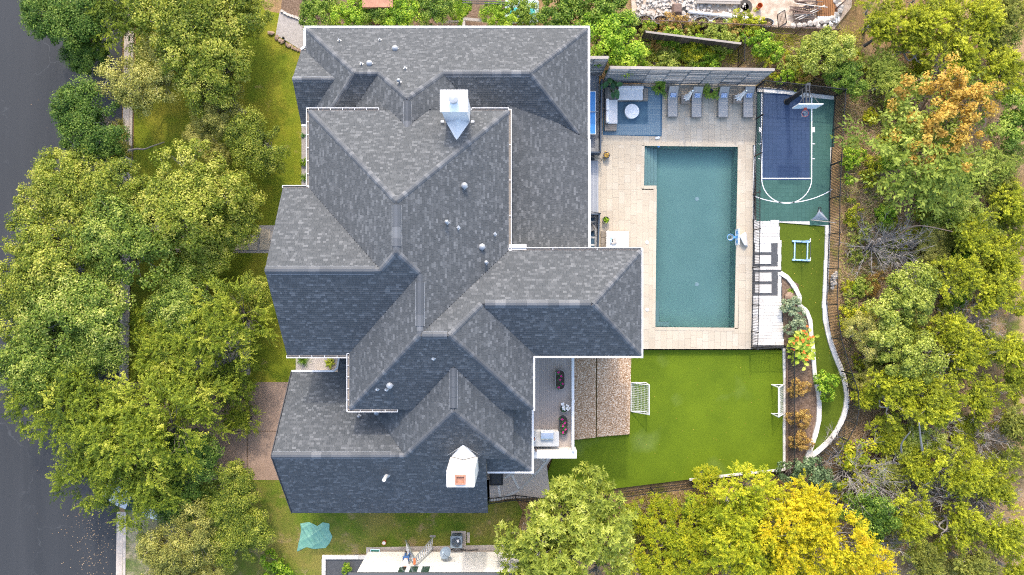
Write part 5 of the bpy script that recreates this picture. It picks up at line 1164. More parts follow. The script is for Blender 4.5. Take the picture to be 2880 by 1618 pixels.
for i in range(125):
    x, y = ru.uniform(2375, 2720), ru.uniform(180, 1060)
    if x > 2600 and y < 450 and ru.random() < .7: continue
    spots.append((x, y))
for i in range(26): spots.append((ru.uniform(2130, 2420), ru.uniform(165, 235)))
for i in range(22): spots.append((ru.uniform(1835, 2060), ru.uniform(140, 190)))
for i in range(34): spots.append((ru.uniform(1800, 2160), ru.uniform(1400, 1600)))
for i in range(22): spots.append((ru.uniform(1800, 2120), ru.uniform(70, 125)))
zone = lambda x, y: 'below the big lawn' if y > 1350 else ('by the building site fence' if y < 128 and x < 2130 else ('between the two board fences' if x < 2065 else ('above the sports court' if y < 240 and x < 2425 else 'on the brown slope beyond the court')))
def band(y): return 'level with the ' + ['top fence', 'slat fence', 'basketball hoop', 'blue lane', 'free-throw arc', 'folding goal', 'practice frame', 'upper planting bed', 'sage bush', 'orange flowers', 'lawn goals', 'lawn corner', 'grey twiggy shrub', 'golden crowns', 'bottom edge'][min(14, int(y / 110))]
def deepness(x): return ['by the fence', 'near the fence', 'on the open slope', 'on the far slope', 'in the inner woods', 'in the deep woods', 'near the right edge', 'at the right edge'][max(0, min(7, int((x - 2365) / 65)))]
SIZE = lambda r: 'tiny' if r < 20 else ('small' if r < 28 else ('middling' if r < 36 else 'large'))
for x, y in spots:
    k = ru.choices(['shrub', 'shrubyellow', 'shrubsumac', 'shrubbrown'], [5, 2, 2, 2 if x < 2400 else 1])[0]; r_ = ru.uniform(14, 44)
    z_ = zone(x, y); where = f'{deepness(x)}, {band(y)}' if 'slope' in z_ else z_ + ', ' + ['left end', 'left part', 'middle', 'right part', 'right end'][int(min(4, (x - {'b': 1800}.get(z_[0], 2130)) / 65 % 5))]
    T(k, x, y, r_, f'{SIZE(r_)} {desc[k]} wild shrub {where}', name='wild_shrub', cat='shrub', group=f'{desc[k]} wild shrubs {z_}')
for k, x, y, r_ in UND:
    T(k, x, y, r_, f"{'slim' if r_ < 52 else ('mid-sized' if r_ < 64 else 'stout')} {dict(juniper='bright juniper', juniperd='dull juniper', oakgrey='pale oak', light='leafy tree', sumac='fern-leaved tree')[k]} {deepness(x)}, {band(y)}", name='understory_tree', group='small understory trees of the right woods', sz=.75)
# dry brush and litter: stalks no one could count
def brush(name, polys, n_, mat, L=(.3, .9), lab=None, up=.5, wd=.02, cells=None):
    rg = np.random.default_rng(len(name) * 7 + n_); pts = []
    tot = sum((p[2] - p[0]) * (p[3] - p[1]) for p in polys)
    for p in polys:
        k = int(n_ * (p[2] - p[0]) * (p[3] - p[1]) / tot); nt_ = max(4, k // 38)
        cx, cy = rg.uniform(p[0], p[2], nt_), rg.uniform(p[1], p[3], nt_); idx = rg.integers(0, nt_, k)
        pts.append(np.stack([cx[idx] + rg.normal(0, 11, k), cy[idx] + rg.normal(0, 11, k)], 1))
    q = np.concatenate(pts); n_ = len(q)
    X = (q[:, 0] - 1440) * (H + .8) / F; Y = (809 - q[:, 1]) * (H + .8) / F; Z = np.array([gz(a, b_) for a, b_ in zip(X, Y)])
    T_ = nrm(rg.normal(0, 1, (n_, 3)) + np.array([0, 0, up])); T_[:, 2] = np.abs(T_[:, 2]); Ls = rg.uniform(*L, n_)
    P = np.stack([X, Y, Z], 1) + T_ * (Ls * .5)[:, None]; N = nrm(rg.normal(0, .4, (n_, 3)) + np.array([0, 0, 1]))
    me = leafmesh(name, quads(rg, P, N, T_, Ls, np.full(n_, wd)), rg.uniform(0, 1, n_), mat)
    o = bpy.data.objects.new(name, me); COL.objects.link(o); o['kind'] = 'stuff'; o['label'] = lab; return o
brush('dry_brush', [(2370, 180, 2680, 1150), (2130, 150, 2420, 240), (2400, 1150, 2700, 1300)], 70000, 'brush', (.25, 1.0), 'dry brown brush and dead stalks on the slope')
brush('slope_weeds', [(2375, 180, 2700, 1100), (2120, 170, 2420, 235)], 30000, 'light', (.12, .5), 'yellow-green weeds tangled over the slope', .9, .05)
brush('weeds', [(1830, 130, 2070, 195), (1800, 60, 2120, 110), (2120, 90, 2420, 235), (1780, 1395, 2150, 1610)], 26000, 'juniper', (.15, .5), 'rank green weeds among the dry stalks', .8)
brush('dry_grass', [(1790, 40, 2130, 88), (1790, 1400, 2100, 1600)], 16000, 'brush', (.2, .6), 'straw-coloured dry grass along the rusty fence', .8)
brush('leaf_litter', [(2370, 150, 2880, 1618), (2100, 90, 2400, 240), (1820, 130, 2080, 190)], 34000, 'orangeleaf' if False else 'brush', (.06, .16), 'fallen leaves on the woodland floor', 0.05, .09)
# bare grey shrub and dead limbs
t = thing('bare_shrub', (*W(2400, 1330, .5)[:2], gz(*W(2400, 1330, .5)[:2])), 'leafless grey twiggy shrub at the tip of the narrow turf', 'shrub')
bm_ = p_bare(5, 'barkpale', 3.2, 75); me = tubes_mesh(bm_, 'barkpale', 'twigs'); c = bpy.data.objects.new('twigs', me); COL.objects.link(c); c.parent = t; ORG[c.name] = Vector((0, 0, 0))
c = bpy.data.objects.new('sparse_leaves', PROTO['shrubyellow'][1][0]); COL.objects.link(c); c.parent = t; c.scale = (1.9, 1.9, 1.7); ORG[c.name] = Vector((0, 0, 0))
twig2 = tubes_mesh(p_bare(6, 'barkpale', 2.4, 40), 'barkpale', 'twigs')
for x, y, lab in ((2530, 1440, 'grey dead bush between golden crown and junipers'), (2740, 1420, 'grey dead bush in the lower right woods'), (2480, 1560, 'grey dead bush below the golden crown'), (2660, 1020, 'grey dead bush in the mid woods'), (2560, 700, 'grey dead bush on the brown slope'), (2830, 1440, 'grey dead bush near the right edge in the lower woods'), (2620, 1400, 'grey dead bush below the bare white stems'), (2760, 920, 'grey dead bush right of the mid woods'), (2800, 1250, 'grey dead bush near the right edge, level with the lawn corner'), (2650, 1240, 'grey dead bush beside the bare white stems'), (2480, 690, 'grey dead bush near the practice frame fence')):
    x_, y_ = W(x, y, 1)[:2]; o = bpy.data.objects.new('dead_bush', twig2); COL.objects.link(o); o.location = (x_, y_, gz(x_, y_) + .3); o.rotation_euler = (0, 0, x); o['label'] = lab; o['category'] = 'bush'; o['group'] = 'dead grey bushes'
def log(pts, r, mat, lab):
    P = [Vector(W(x, y, z)) for x, y, z in pts]; MB().tube(bez(P, 5), list(np.linspace(r, r * .35, 5 * (len(P) - 1) + 1)), 8).build('dead_limb', mat, smooth=True, label=lab, category='branch', group='bare dead limbs')
log([(2525, 665, .1), (2560, 640, .8), (2600, 636, 1.0), (2680, 652, 1.2)], .07, 'rockbrown', 'fallen brown limb beside the fern-leaved tree')
log([(2600, 1300, 0), (2590, 1240, 2), (2585, 1190, 3.5)], .11, 'barkpale', 'right one of two bare white stems in the lower woods')
log([(2538, 1290, 0), (2535, 1250, 1.5), (2560, 1215, 3.2)], .09, 'barkpale', 'left one of two bare white stems in the lower woods')
log([(2430, 130, 0), (2460, 110, .6), (2495, 95, 1)], .14, 'barkdark', 'dark fallen trunk above the orange-topped tree')
log([(2550, 350, .5), (2548, 420, 1.8), (2565, 480, 2.5)], .1, 'rockbrown', 'bare reddish limb at the left of the orange clusters')
log([(362, 424, 4.2), (385, 419, 4.6), (405, 420, 4.9), (430, 411, 5.1), (462, 400, 5.4)], .08, 'barkdark', 'dark branch crossing the bare stretch of curb')

# ================================================================== FURNITURE AND SMALL THINGS
def Z(p, dz): return (p[0], p[1], p[2] + dz)
def rectw(x0, y0, x1, y1, z): a, c_ = W(x0, y1, z), W(x1, y0, z); return a[0], c_[0], a[1], c_[1]
MB().prism([W(x, y, .004)[:2] for x, y in ((1698, 242), (1863, 244), (1861, 384), (1695, 380))], .004, .016).build('patterned_rug', 'rug', label='blue patterned outdoor rug under the corner sofa', category='rug')
def cushion(mbp, name, mat, x0, x1, y0, y1, z0, z1, b_=.05):
    o = MB().box2(x0, x1, y0, y1, z0, z1).build(name, mat, mbp, bevel=b_); o.modifiers['Bevel'].segments = 3; return o
def planked(par, name, x0, x1, y0, y1, z0, z1, along='y', n_=4):
    o = MB().box2(x0 + .01, x1 - .01, y0 + .01, y1 - .01, z0, z1 - .03).build(name, 'teak', par)
    for i in range(n_):
        if along == 'y': wdt = (x1 - x0) / n_; piece('plank', 'teak', o, (x0 + wdt * (i + .5), (y0 + y1) / 2, z1 - .015), (wdt - .008, y1 - y0, .03))
        else: wdt = (y1 - y0) / n_; piece('plank', 'teak', o, ((x0 + x1) / 2, y0 + wdt * (i + .5), z1 - .015), (x1 - x0, wdt - .008, .03))
    return o
# two sofas
t = thing('outdoor_sofa', W(1775, 265), 'pale two-seat outdoor sofa along the slat fence with teak end tables', 'sofa')
a = rectw(1736, 244, 1808, 283, .3); MB().box2(*a, .02, .25).build('frame', 'teak', t)
cushion(t, 'seat_cushion', 'cushion', a[0] + .02, a[1] - .02, a[2] + .02, a[3] - .22, .25, .45)
m = (a[0] + a[1]) / 2
for q in ((a[0] + .03, m - .01), (m + .01, a[1] - .03)): cushion(t, 'back_cushion', 'cushion', q[0], q[1], a[3] - .30, a[3] - .06, .40, .78)
q = rectw(1809, 249, 1823, 283, .3); planked(t, 'end_table', *q, .02, .36, 'y', 3)
q = rectw(1701, 247, 1734, 279, .3); planked(t, 'corner_table', *q, .02, .36, 'y', 5)
t = thing('outdoor_sofa', W(1718, 320), 'pale two-seat outdoor sofa with its back to the navy railing', 'sofa')
a = rectw(1701, 281, 1736, 350, .3); MB().box2(*a, .02, .25).build('frame', 'teak', t)
cushion(t, 'seat_cushion', 'cushion', a[0] + .2, a[1], a[2] + .02, a[3] - .01, .25, .45); m = (a[2] + a[3]) / 2
for q in ((a[2] + .03, m - .01), (m + .01, a[3] - .02)): cushion(t, 'back_cushion', 'cushionw', a[0] + .02, a[0] + .26, q[0], q[1], .40, .78, .07)
q = rectw(1701, 351, 1734, 368, .3); planked(t, 'end_table', *q, .02, .36, 'x', 3)
t = thing('coffee_table', W(1777, 313), 'round white drum coffee table on the blue rug', 'table')
c = W(1777.5, 313, .35); MB().lathe((c[0], c[1], .016), [(.50, 0), (.50, .30), (.53, .31), (.53, .355), (.5, .365)], 40).build('drum', 'cushionw', t, smooth=True)
# plants made of single broad leaves
def leafcard(mb, p, d, L, wd, bend=.25, tone=.5):
    p, d = Vector(p), Vector(d).normalized(); s = d.cross(Vector((0, 0, 1))); s = s.normalized() if s.length > .01 else Vector((1, 0, 0)); up = s.cross(d)
    vs = []; n_ = 4
    for i in range(n_ + 1):
        u = i / n_; c = p + d * L * u - Vector((0, 0, 1)) * bend * L * u * u; w_ = wd * math.sin(math.pi * (.12 + .86 * u)) * .5
        vs += [c - s * w_ + up * w_ * .25, c, c + s * w_ + up * w_ * .25]
    mb.add(vs, [(3 * i + k, 3 * i + k + 1, 3 * i + 4 + k, 3 * i + 3 + k) for i in range(n_) for k in (0, 1)], tone)
def potplant(name, px, py, lab, potmat, rp, hp, leafmat_, n_, L, wd, tilt=(.3, 1.0), bend=.5, z=0.0, seed=1, soil=True, lean=(0, 0), sq=(1, 1)):
    r = random.Random(seed); p = W(px, py, z); t = thing(name, p, lab, 'potted plant')
    if rp:
        MB().lathe(p, [(rp * .72, 0), (rp * .95, hp * .5), (rp, hp), (rp * .9, hp), (rp * .86, hp - .06)], 20, sx=sq[0], sy=sq[1]).build('pot', potmat, t, smooth=True)
        MB().lathe((p[0], p[1], p[2] + hp - .07), [(rp * .88, 0), (rp * .85, .02)], 16, sx=sq[0], sy=sq[1]).build('soil', 'soil', t)
    mb = MB(); st = MB()
    for i in range(n_):
        an = r.uniform(0, 6.28); el = r.uniform(*tilt); d = (math.cos(an) * math.cos(el) + lean[0], math.sin(an) * math.cos(el) + lean[1], math.sin(el))
        b0 = (p[0] + r.uniform(-.4, .4) * rp * .8, p[1] + r.uniform(-.4, .4) * rp * .8, p[2] + hp * .9)
        leafcard(mb, b0, d, L * r.uniform(.6, 1.15), wd * r.uniform(.7, 1.2), bend, r.uniform(.1, 1))
    mb.build('leaves', leafmat_, t); return t
def bigleaf(px, py, lab, seed):
    r = random.Random(seed); p = W(px, py, 0); t = thing('broadleaf_plant', p, lab, 'plant'); mb = MB(); st = MB()
    MB().lathe(p, [(.16, 0), (.2, .3), (.17, .3)], 14).build('pot', 'dark', t)
    for i in range(7):
        an = r.uniform(0, 6.28); d = Vector((math.cos(an), math.sin(an), 0)); top = Vector(p) + d * r.uniform(.2, .45) + Vector((0, 0, r.uniform(.8, 1.5)))
        st.tube([Vector(p) + Vector((0, 0, .25)), (Vector(p) + top) / 2 + Vector((0, 0, .2)), top], .012, 5); leafcard(mb, top, d + Vector((0, 0, .1)), .5, .36, .4, r.uniform(.1, 1))
    st.build('stems', 'palm', t); mb.build('leaves', 'deepleaf', t)
bigleaf(1706, 238, 'dark broad-leaved plant in the corner behind the corner table', 3); bigleaf(1716, 262, 'dark broad-leaved plant standing on the corner table', 4)
def palm(px, py, lab, seed):
    r = random.Random(seed); p = W(px, py, 0); t = thing('potted_palm', p, lab, 'potted plant')
    MB().lathe(p, [(.2, 0), (.27, .2), (.28, .42), (.25, .42), (.24, .36)], 20).build('pot', 'pot', t, smooth=True); MB().lathe((p[0], p[1], p[2] + .35), [(.24, 0), (.23, .02)], 16).build('soil', 'soil', t)
    mb = MB()
    for i in range(15):
        an = r.uniform(0, 6.28); el = r.uniform(.35, 1.2); d = Vector((math.cos(an) * math.cos(el), math.sin(an) * math.cos(el), math.sin(el))); b0 = Vector(p) + Vector((0, 0, .4)); L = r.uniform(.6, 1.0)
        s = d.cross(Vector((0, 0, 1))).normalized()
        for k in range(12):
            u = .25 + .75 * k / 11; c = b0 + d * L * u - Vector((0, 0, .5 * u * u * L))
            for sg in (-1, 1): leafcard(mb, c, d * .6 + s * sg * .8 + Vector((0, 0, -.15)), .26 * (1.15 - u * .5), .035, .3, r.uniform(.15, 1))
    mb.build('fronds', 'palm', t)
palm(1850, 252, 'potted palm on the rug corner beside the first lounger', 5); palm(1993, 266, 'potted palm between the second and third loungers', 6)
potplant('potted_vine', 1704, 440, 'trailing plant in a dark pot by the top of the grey steps', 'pot', .24, .4, 'reddish', 46, .35, .09, (.0, 1.2), .9, seed=7)
potplant('potted_shrub', 1702, 620, 'bushy green plant in a stone pot above the daybed', 'potgrey', .26, .45, 'bright', 70, .28, .1, (-.1, 1.4), .5, seed=8)
# sun loungers
def lounger():
    t = thing('sun_lounger', (0, 0, 0), 'x', 'sun lounger', 'grey sun loungers by the slat fence')
    fr_ = MB()
    for s in (-.36, .36): fr_.box2(s - .025, s + .025, -1.1, 1.1, .24, .30)
    for y in (-1.08, .25, 1.08): fr_.box2(-.36, .36, y - .025, y + .025, .24, .29)
    fr_.build('frame', 'slingframe', t)
    for x in (-.36, .36):
        for y in (-.98, .85): MB().box2(x - .03, x + .03, y - .04, y + .04, 0, .24).build('leg', 'slingframe', t)
    MB().box2(-.34, .34, -1.1, .30, .30, .33).build('seat_sling', 'sling', t, bevel=.01)
    MB().box2(-.37, .37, -1.13, -1.08, .22, .335).build('foot_rail', 'slingframe', t)
    e = .62; c, s = math.cos(e), math.sin(e); L = .86
    def bk(x0, x1, h0, h1, l0, l1): return [(x, .30 + l * c - h * s, .32 + l * s + h * c) for h in (h0, h1) for x, l in ((x0, l0), (x1, l0), (x1, l1), (x0, l1))]
    MB().add(bk(-.34, .34, 0, .03, 0, L), [(3, 2, 1, 0), (4, 5, 6, 7), (0, 1, 5, 4), (1, 2, 6, 5), (2, 3, 7, 6), (3, 0, 4, 7)]).build('back_sling', 'sling', t, bevel=.01)
    bf = MB()
    for x in (-.37, .34): bf.add(bk(x, x + .03, -.02, .04, 0, L), [(3, 2, 1, 0), (4, 5, 6, 7), (0, 1, 5, 4), (1, 2, 6, 5), (2, 3, 7, 6), (3, 0, 4, 7)])
    bf.beam((-.3, .30 + .6 * c, .32 + .6 * s), (-.3, .75, .27), .03, .03); bf.beam((.3, .30 + .6 * c, .32 + .6 * s), (.3, .75, .27), .03, .03)
    bf.build('back_frame', 'slingframe', t)
    MB().add(bk(-.22, .22, .04, .13, .06, .40), [(3, 2, 1, 0), (4, 5, 6, 7), (0, 1, 5, 4), (1, 2, 6, 5), (2, 3, 7, 6), (3, 0, 4, 7)]).build('pillow', 'print', t, bevel=.035)
    return t
l0 = lounger()
for i, (x, y) in enumerate(((1889, 290), (1956, 291), (2030, 291), (2100, 291))):
    o = l0 if i == 0 else copy_tree(l0); p = W(x, y); o.location = (p[0], p[1], .002)
    o['label'] = ('grey sun lounger nearest the potted palm on the rug', 'grey sun lounger right of the first teak side table', 'grey sun lounger just right of the middle palm', 'grey sun lounger nearest the sports court fence')[i]
for i, (x, y, tx, ty) in enumerate(((1925, 284, 1925, 281), (2070, 283, 2069, 281))):
    t = thing('side_table', W(x, y), ('teak box side table between the first two loungers', 'teak box side table between the last two loungers')[i], 'table', 'teak side tables'); p = W(x, y)
    planked(t, 'box', p[0] - .33, p[0] + .33, p[1] - .30, p[1] + .30, .0, .42, 'y', 5)
    p = W(tx, ty, .43); u_ = thing('parasol', (p[0], p[1], .43), ('closed white parasol standing in the side table of the first two loungers', 'closed white parasol standing in the side table of the last two loungers')[i], 'parasol', 'closed white parasols')
    MB().tube([(p[0], p[1], .43), (p[0], p[1], 2.75)], .024, 10).build('pole', 'dark', u_)
    def cf(u, v, p=p, i=i):
        an = u * 2 * math.pi; r = (.05 + .10 * (1 - v) ** 1.3 + .02) * (1 + .26 * math.cos(an * 7 + i)); r *= 1 + .3 * (v < .02)
        return (p[0] + r * math.cos(an) + .03 * math.sin(v * 5), p[1] + r * math.sin(an), 1.05 + 1.62 * v + .06 * math.cos(an * 8 + 1) * (1 - v))
    MB().grid(cf, 64, 12).build('canopy', 'cushionw', u_, smooth=True); MB().lathe((p[0], p[1], 2.66), [(.05, 0), (.05, .08), (.02, .14)], 10).build('finial', 'bluepale', u_)
# daybed
t = thing('daybed', W(1735, 677), 'white cushioned daybed beside the house corner', 'daybed')
a = rectw(1691, 650, 1768, 704, .3); MB().box2(a[0], a[1], a[2], a[3], .02, .2).build('frame', 'teak', t)
for i in range(3): piece('plank', 'teak', t, (a[0] + .16, a[2] + (a[3] - a[2]) * (i + .5) / 3, .22), (.30, (a[3] - a[2]) / 3 - .03, .04))
cushion(t, 'mattress', 'cushionw', a[0] + .33, a[1], a[2] + .01, a[3] - .03, .2, .42, .06)
cushion(t, 'back_cushion', 'cushionw', a[0] + .33, a[0] + .58, a[2] + .02, a[3] - .01, .40, .7, .08)
for q, m_ in (((a[0] + .66, a[2] + .75), 'print'), ((a[0] + .9, a[2] + .66), 'sling')):
    o = MB().box((q[0], q[1], .52), (.40, .48, .14), .15).build('pillow', m_, t, bevel=.06)
# armchair on striped mat
MB().box2(*rectw(1640, 612, 1672, 703, .11), .112, .122).build('striped_mat', 'stripe', label='navy and white striped mat under the grey armchair', category='mat')
t = thing('armchair', W(1659, 640, .13), 'grey wicker armchair with dark cushion under the eave', 'chair'); p = W(1659, 640, .5)
MB().box((p[0], p[1], .38), (.62, .62, .14), .5).build('seat', 'sling', t, bevel=.04); MB().box((p[0] + .05, p[1] + .25, .68), (.62, .14, .6), .5).build('backrest', 'dark', t, bevel=.05)
for s in (-1, 1): MB().box((p[0] + s * .3 * math.cos(.5), p[1] + s * .3 * math.sin(.5), .55), (.09, .6, .1), .5).build('armrest', 'sling', t, bevel=.03)
for dx, dy in ((-.27, -.27), (.27, -.27), (.27, .27), (-.27, .27)): MB().box((p[0] + dx, p[1] + dy, .22), (.06, .06, .2)).build('leg', 'dark', t)
# goals on the lawn ------------------------------------------------------
def goal(px, py, face_, lab, wdt=2.15, dep=1.1, hgt=1.25, lz=LZ):
    p = W(px, py, lz); t = thing('football_goal', p, lab, 'goal', 'small white football goals'); s = face_
    F0, F1 = Vector((p[0], p[1] + wdt / 2, lz)), Vector((p[0], p[1] - wdt / 2, lz)); B0, B1 = F0 - Vector((s * dep, 0, 0)), F1 - Vector((s * dep, 0, 0)); up = Vector((0, 0, hgt))
    r = .05
    MB().tube([F0 + up, F1 + up], r, 8).build('crossbar', 'white', t); 
    for q in (F0, F1): MB().tube([q, q + up], r, 8).build('post', 'white', t)
    MB().tube([B0 + Vector((0, 0, .04)), B1 + Vector((0, 0, .04))], r * .8, 8).build('rear_bar', 'white', t)
    for q, b_ in ((F0, B0), (F1, B1)):
        MB().tube([q + Vector((0, 0, .04)), b_ + Vector((0, 0, .04))], r * .8, 8).build('side_bar', 'white', t); MB().tube([q + up, b_ + Vector((0, 0, .04))], r * .7, 8).build('stay', 'white', t)
    nb2 = MB(); n1, n2 = 16, 13
    def pt(i, j):
        u, v = i / n1, j / n2; q = (F0 + up).lerp(F1 + up, u); b_ = B0.lerp(B1, u); r_ = q.lerp(b_, v); r_.z -= .22 * math.sin(math.pi * v) * (.6 + .4 * math.sin(math.pi * u)); return r_
    for i in range(n1 + 1): nb2.tube([pt(i, j) for j in range(n2 + 1)], .009, 3, caps=False)
    for j in range(n2 + 1): nb2.tube([pt(i, j) for i in range(n1 + 1)], .009, 3, caps=False)
    nb2.build('net', 'net', t)
goal(1816, 1117, 1, 'white football goal at the left of the lawn beside the pebble slabs'); goal(2170, 1123, -1, 'white football goal at the right edge of the lawn', dep=.95, hgt=1.35)
# pool basketball
t = thing('pool_basketball', W(2088, 672), 'white poolside basketball stand with small blue hoop', 'basketball hoop')
p = W(2092, 672, .3)
MB().add([W(2078, 664, .02), W(2100, 655, .02), W(2104, 694, .02), W(2094, 694, .02), W(2080, 664, .5), W(2096, 652, .38), W(2099, 690, .34), W(2093, 690, .34)], [(3, 2, 1, 0), (4, 5, 6, 7), (0, 1, 5, 4), (1, 2, 6, 5), (2, 3, 7, 6), (3, 0, 4, 7)]).build('base', 'white', t, bevel=.04)
q = W(2079, 667, .4); MB().tube([(q[0], q[1], .3), (q[0] - .3, q[1] + .02, 1.2)], .05, 10).build('post', 'white', t)
q = W(2073.5, 667, 1.35)
bd = MB().box((q[0], q[1], 1.35), (.04, 1.12, .72)).build('backboard', 'bluepale', t)
for dy, dz, sy, sz in ((0, .36, 1.16, .05), (0, -.36, 1.16, .05), (.56, 0, .05, .72), (-.56, 0, .05, .72)): MB().box((q[0], q[1] + dy, 1.35 + dz), (.06, sy, sz)).build('frame', 'white', bd)
for dy in (-.33, 0, .33): MB().box((q[0] - .024, q[1] + dy, 1.35), (.006, .18, .3)).build('panel', 'bluep', bd)
rim = MB().ring((q[0] - .42, q[1], 1.15), .23, .018, 22, 6).box((q[0] - .1, q[1], 1.15), (.2, .16, .05)).build('rim', 'bluep', t)
nb_ = MB()
for i in range(12):
    a0 = i * math.pi / 6
    for s in (1, -1): nb_.tube([(q[0] - .42 + r_ * math.cos(a0 + s * tw), q[1] + r_ * math.sin(a0 + s * tw), 1.15 - dz) for r_, tw, dz in ((.22, 0, .01), (.16, .35, .16), (.12, .6, .32))], .009, 4)
nb_.build('net', 'net', rim)
# pale blue practice frame on the narrow turf
tz = -.17; t = thing('practice_frame', W(2252, 705, tz), 'pale blue practice frame with thin crossbar on the narrow turf', 'frame')
for y in (679, 731): MB().beam(Z(W(2227, y, tz), .07), Z(W(2276, y + 2, tz), .07), .12, .12).build('foot', 'lblue', t)
for x in (2234, 2270): MB().beam(Z(W(x, 681, tz), .07), Z(W(x - 1, 730, tz), .07), .08, .08).build('side_bar', 'lblue', t)
tops = []
for y in (680, 732):
    b0 = Vector(W(2252, y, tz)); MB().tube([b0, b0 + Vector((0, 0, 1.65))], .028, 8).build('mast', 'lblue', t); tops.append(b0 + Vector((0, 0, 1.62)))
    for s in (-1, 1): MB().tube([b0 + Vector((s * .5, 0, .08)), b0 + Vector((0, 0, .62))], .02, 6).build('brace', 'lblue', t)
MB().tube([tops[0] + Vector((0, .1, 0)), tops[1] - Vector((0, .1, 0))], .02, 8).build('crossbar', 'dark', t)
for q in tops: MB().tube([q - Vector((0, .12, 0)), q + Vector((0, .12, 0))], .032, 8).build('clip', 'white', t)
# bed plants
potplant('agave_plant', 2226, 818, 'small dark spiky plant in the upper planting bed', 'pot', 0, 0, 'palm', 26, .4, .06, (.1, 1.3), .4, z=-.15, seed=12)
MB().lathe(W(2217, 836, -.16), [(.05, 0), (.3, .05), (.33, .2), (.2, .34), (.05, .38)], 9, sx=1, sy=1.25).build('boulder', 'rockbrown', label='brown boulder in the upper planting bed', category='boulder')
t = thing('canna_clump', W(2240, 975, -.15), 'clump of lime broad leaves with orange flowers by the lawn fence', 'plant'); mb = MB(); r = random.Random(4); fm = MB()
for i in range(190):
    p = W(r.gauss(2240, 13), r.gauss(975, 18), -.15); an = r.uniform(0, 6.28); el = r.uniform(.1, 1.1); b0 = (p[0], p[1], r.uniform(.2, .95)); leafcard(mb, b0, (math.cos(an) * math.cos(el), math.sin(an) * math.cos(el), math.sin(el) * .6), r.uniform(.35, .6), .26, .5, r.uniform(0, 1))
for i in range(16):
    p = W(r.gauss(2258, 22), r.gauss(970, 26), .9)
    for k in range(4): leafcard(fm, (p[0] + r.uniform(-.06, .06), p[1] + r.uniform(-.06, .06), 1.05 + r.uniform(-.1, .1)), (r.uniform(-1, 1), r.uniform(-1, 1), .4), .16, .10, .4, .5)
mb.build('leaves', 'canna', t); fm.build('flowers', 'petalo', t)
t = thing('rock_pile', W(2345, 790, -.6), 'heap of pale stones behind the narrow turf fence', 'rocks')
for i in range(26): piece('stone', 'rock', t, W(rn.gauss(2346, 6), rn.gauss(788, 13), -.5 + rn.uniform(0, .3)), (rn.uniform(.2, .4),) * 3, rz=i, mesh=RK[i % 4])
# balcony things
def trough(px, py, L, wdt, lab, seed, white=False):
    p = W(px, py, BZ); t = thing('planter_trough', (p[0], p[1], BZ), lab, 'planter', 'oval planters on the balcony'); n_ = 28; r = random.Random(seed)
    def ov(s, z): return [(p[0] + (wdt / 2 * s) * math.cos(2 * math.pi * i / n_), p[1] + (wdt / 2 * s) * math.sin(2 * math.pi * i / n_) + (L - wdt) / 2 * (1 if math.sin(2 * math.pi * i / n_) > 0 else -1), z) for i in range(n_)]
    R0, R1, R2, R3 = ov(.92, BZ + .005), ov(1.0, BZ + .48), ov(.86, BZ + .48), ov(.84, BZ + .42)
    vs = R0 + R1 + R2 + R3; MB().add(vs, [(k * n_ + i, k * n_ + (i + 1) % n_, (k + 1) * n_ + (i + 1) % n_, (k + 1) * n_ + i) for k in range(3) for i in range(n_)] + [tuple(range(3 * n_, 4 * n_))]).build('tub', 'potgrey' if not white else 'dark', t)
    MB().add(ov(.84, BZ + .43), [tuple(range(n_))]).build('soil', 'soil', t)
    lv, fl_ = MB(), MB()
    for i in range(5):
        c = (p[0] + r.uniform(-.1, .1) + (.1 if i % 2 else -.1), p[1] + (i - 2) * (L - .4) / 4, BZ + .45)
        for k in range(16): an = r.uniform(0, 6.28); leafcard(lv, c, (math.cos(an), math.sin(an), r.uniform(.2, .9)), r.uniform(.14, .24), .12, .3, r.random())
        if i != 1 or True:
            for k in range(12): an = r.uniform(0, 6.28); leafcard(fl_, (c[0] + .04, c[1], c[2] + .08), (math.cos(an), math.sin(an), r.uniform(.3, 1.4)), r.uniform(.08, .14), .09, .3, .5)
    lv.build('leaves', 'deepleaf', t); fl_.build('flowers', 'petalp', t)
trough(1574, 1066, 1.42, .72, 'oval planter of pink flowers in the middle of the balcony', 3); trough(1583, 1194, 1.3, .60, 'oval planter of pink and white flowers beside the grill counter', 5, True)
t = potplant('potted_flowers', 1584, 1148, 'round pot of white flowers between the two oval planters', 'potgrey', .28, .42, 'deepleaf', 20, .2, .1, (.1, 1.2), .3, z=BZ, seed=9); fm = MB(); r = random.Random(2); p = W(1588, 1147, BZ + .6)
for i in range(26):
    c = (p[0] + r.gauss(.03, .13), p[1] + r.gauss(0, .13), p[2] + r.uniform(-.05, .1))
    for k in range(6): an = k * 1.05; leafcard(fm, c, (math.cos(an), math.sin(an), .3), .07, .06, .2, .5)
fm.build('flowers', 'petalw', t)
t = thing('grill_island', W(1528, 1236, BZ), 'stone-topped outdoor kitchen counter with steel grill on the balcony', 'outdoor kitchen'); a = rectw(1470, 1213, 1572, 1256, BZ + .9)
MB().box2(a[0] + .05, a[1] - .03, a[2] + .02, a[3] - .05, BZ, BZ + .86).build('cabinet', 'stucco', t); MB().box2(a[0], a[1], a[2], a[3] - .02, BZ + .86, BZ + .92).build('counter_top', 'counter', t, bevel=.01)
g = rectw(1520, 1210, 1557, 1240, BZ + 1.1); go = MB().box2(g[0], g[1], g[2], g[3] - .05, BZ + .92, BZ + 1.0).build('grill', 'alu', t, bevel=.02)
gm = (g[0] + g[1]) / 2
def lid(u, v): an = math.pi * .5 * v; return (g[0] + .03 + (g[1] - g[0] - .06) * u, g[2] + .02 + (g[3] - g[2] - .25) * (1 - math.cos(an)) * .999, BZ + 1.0 + .26 * math.sin(an))
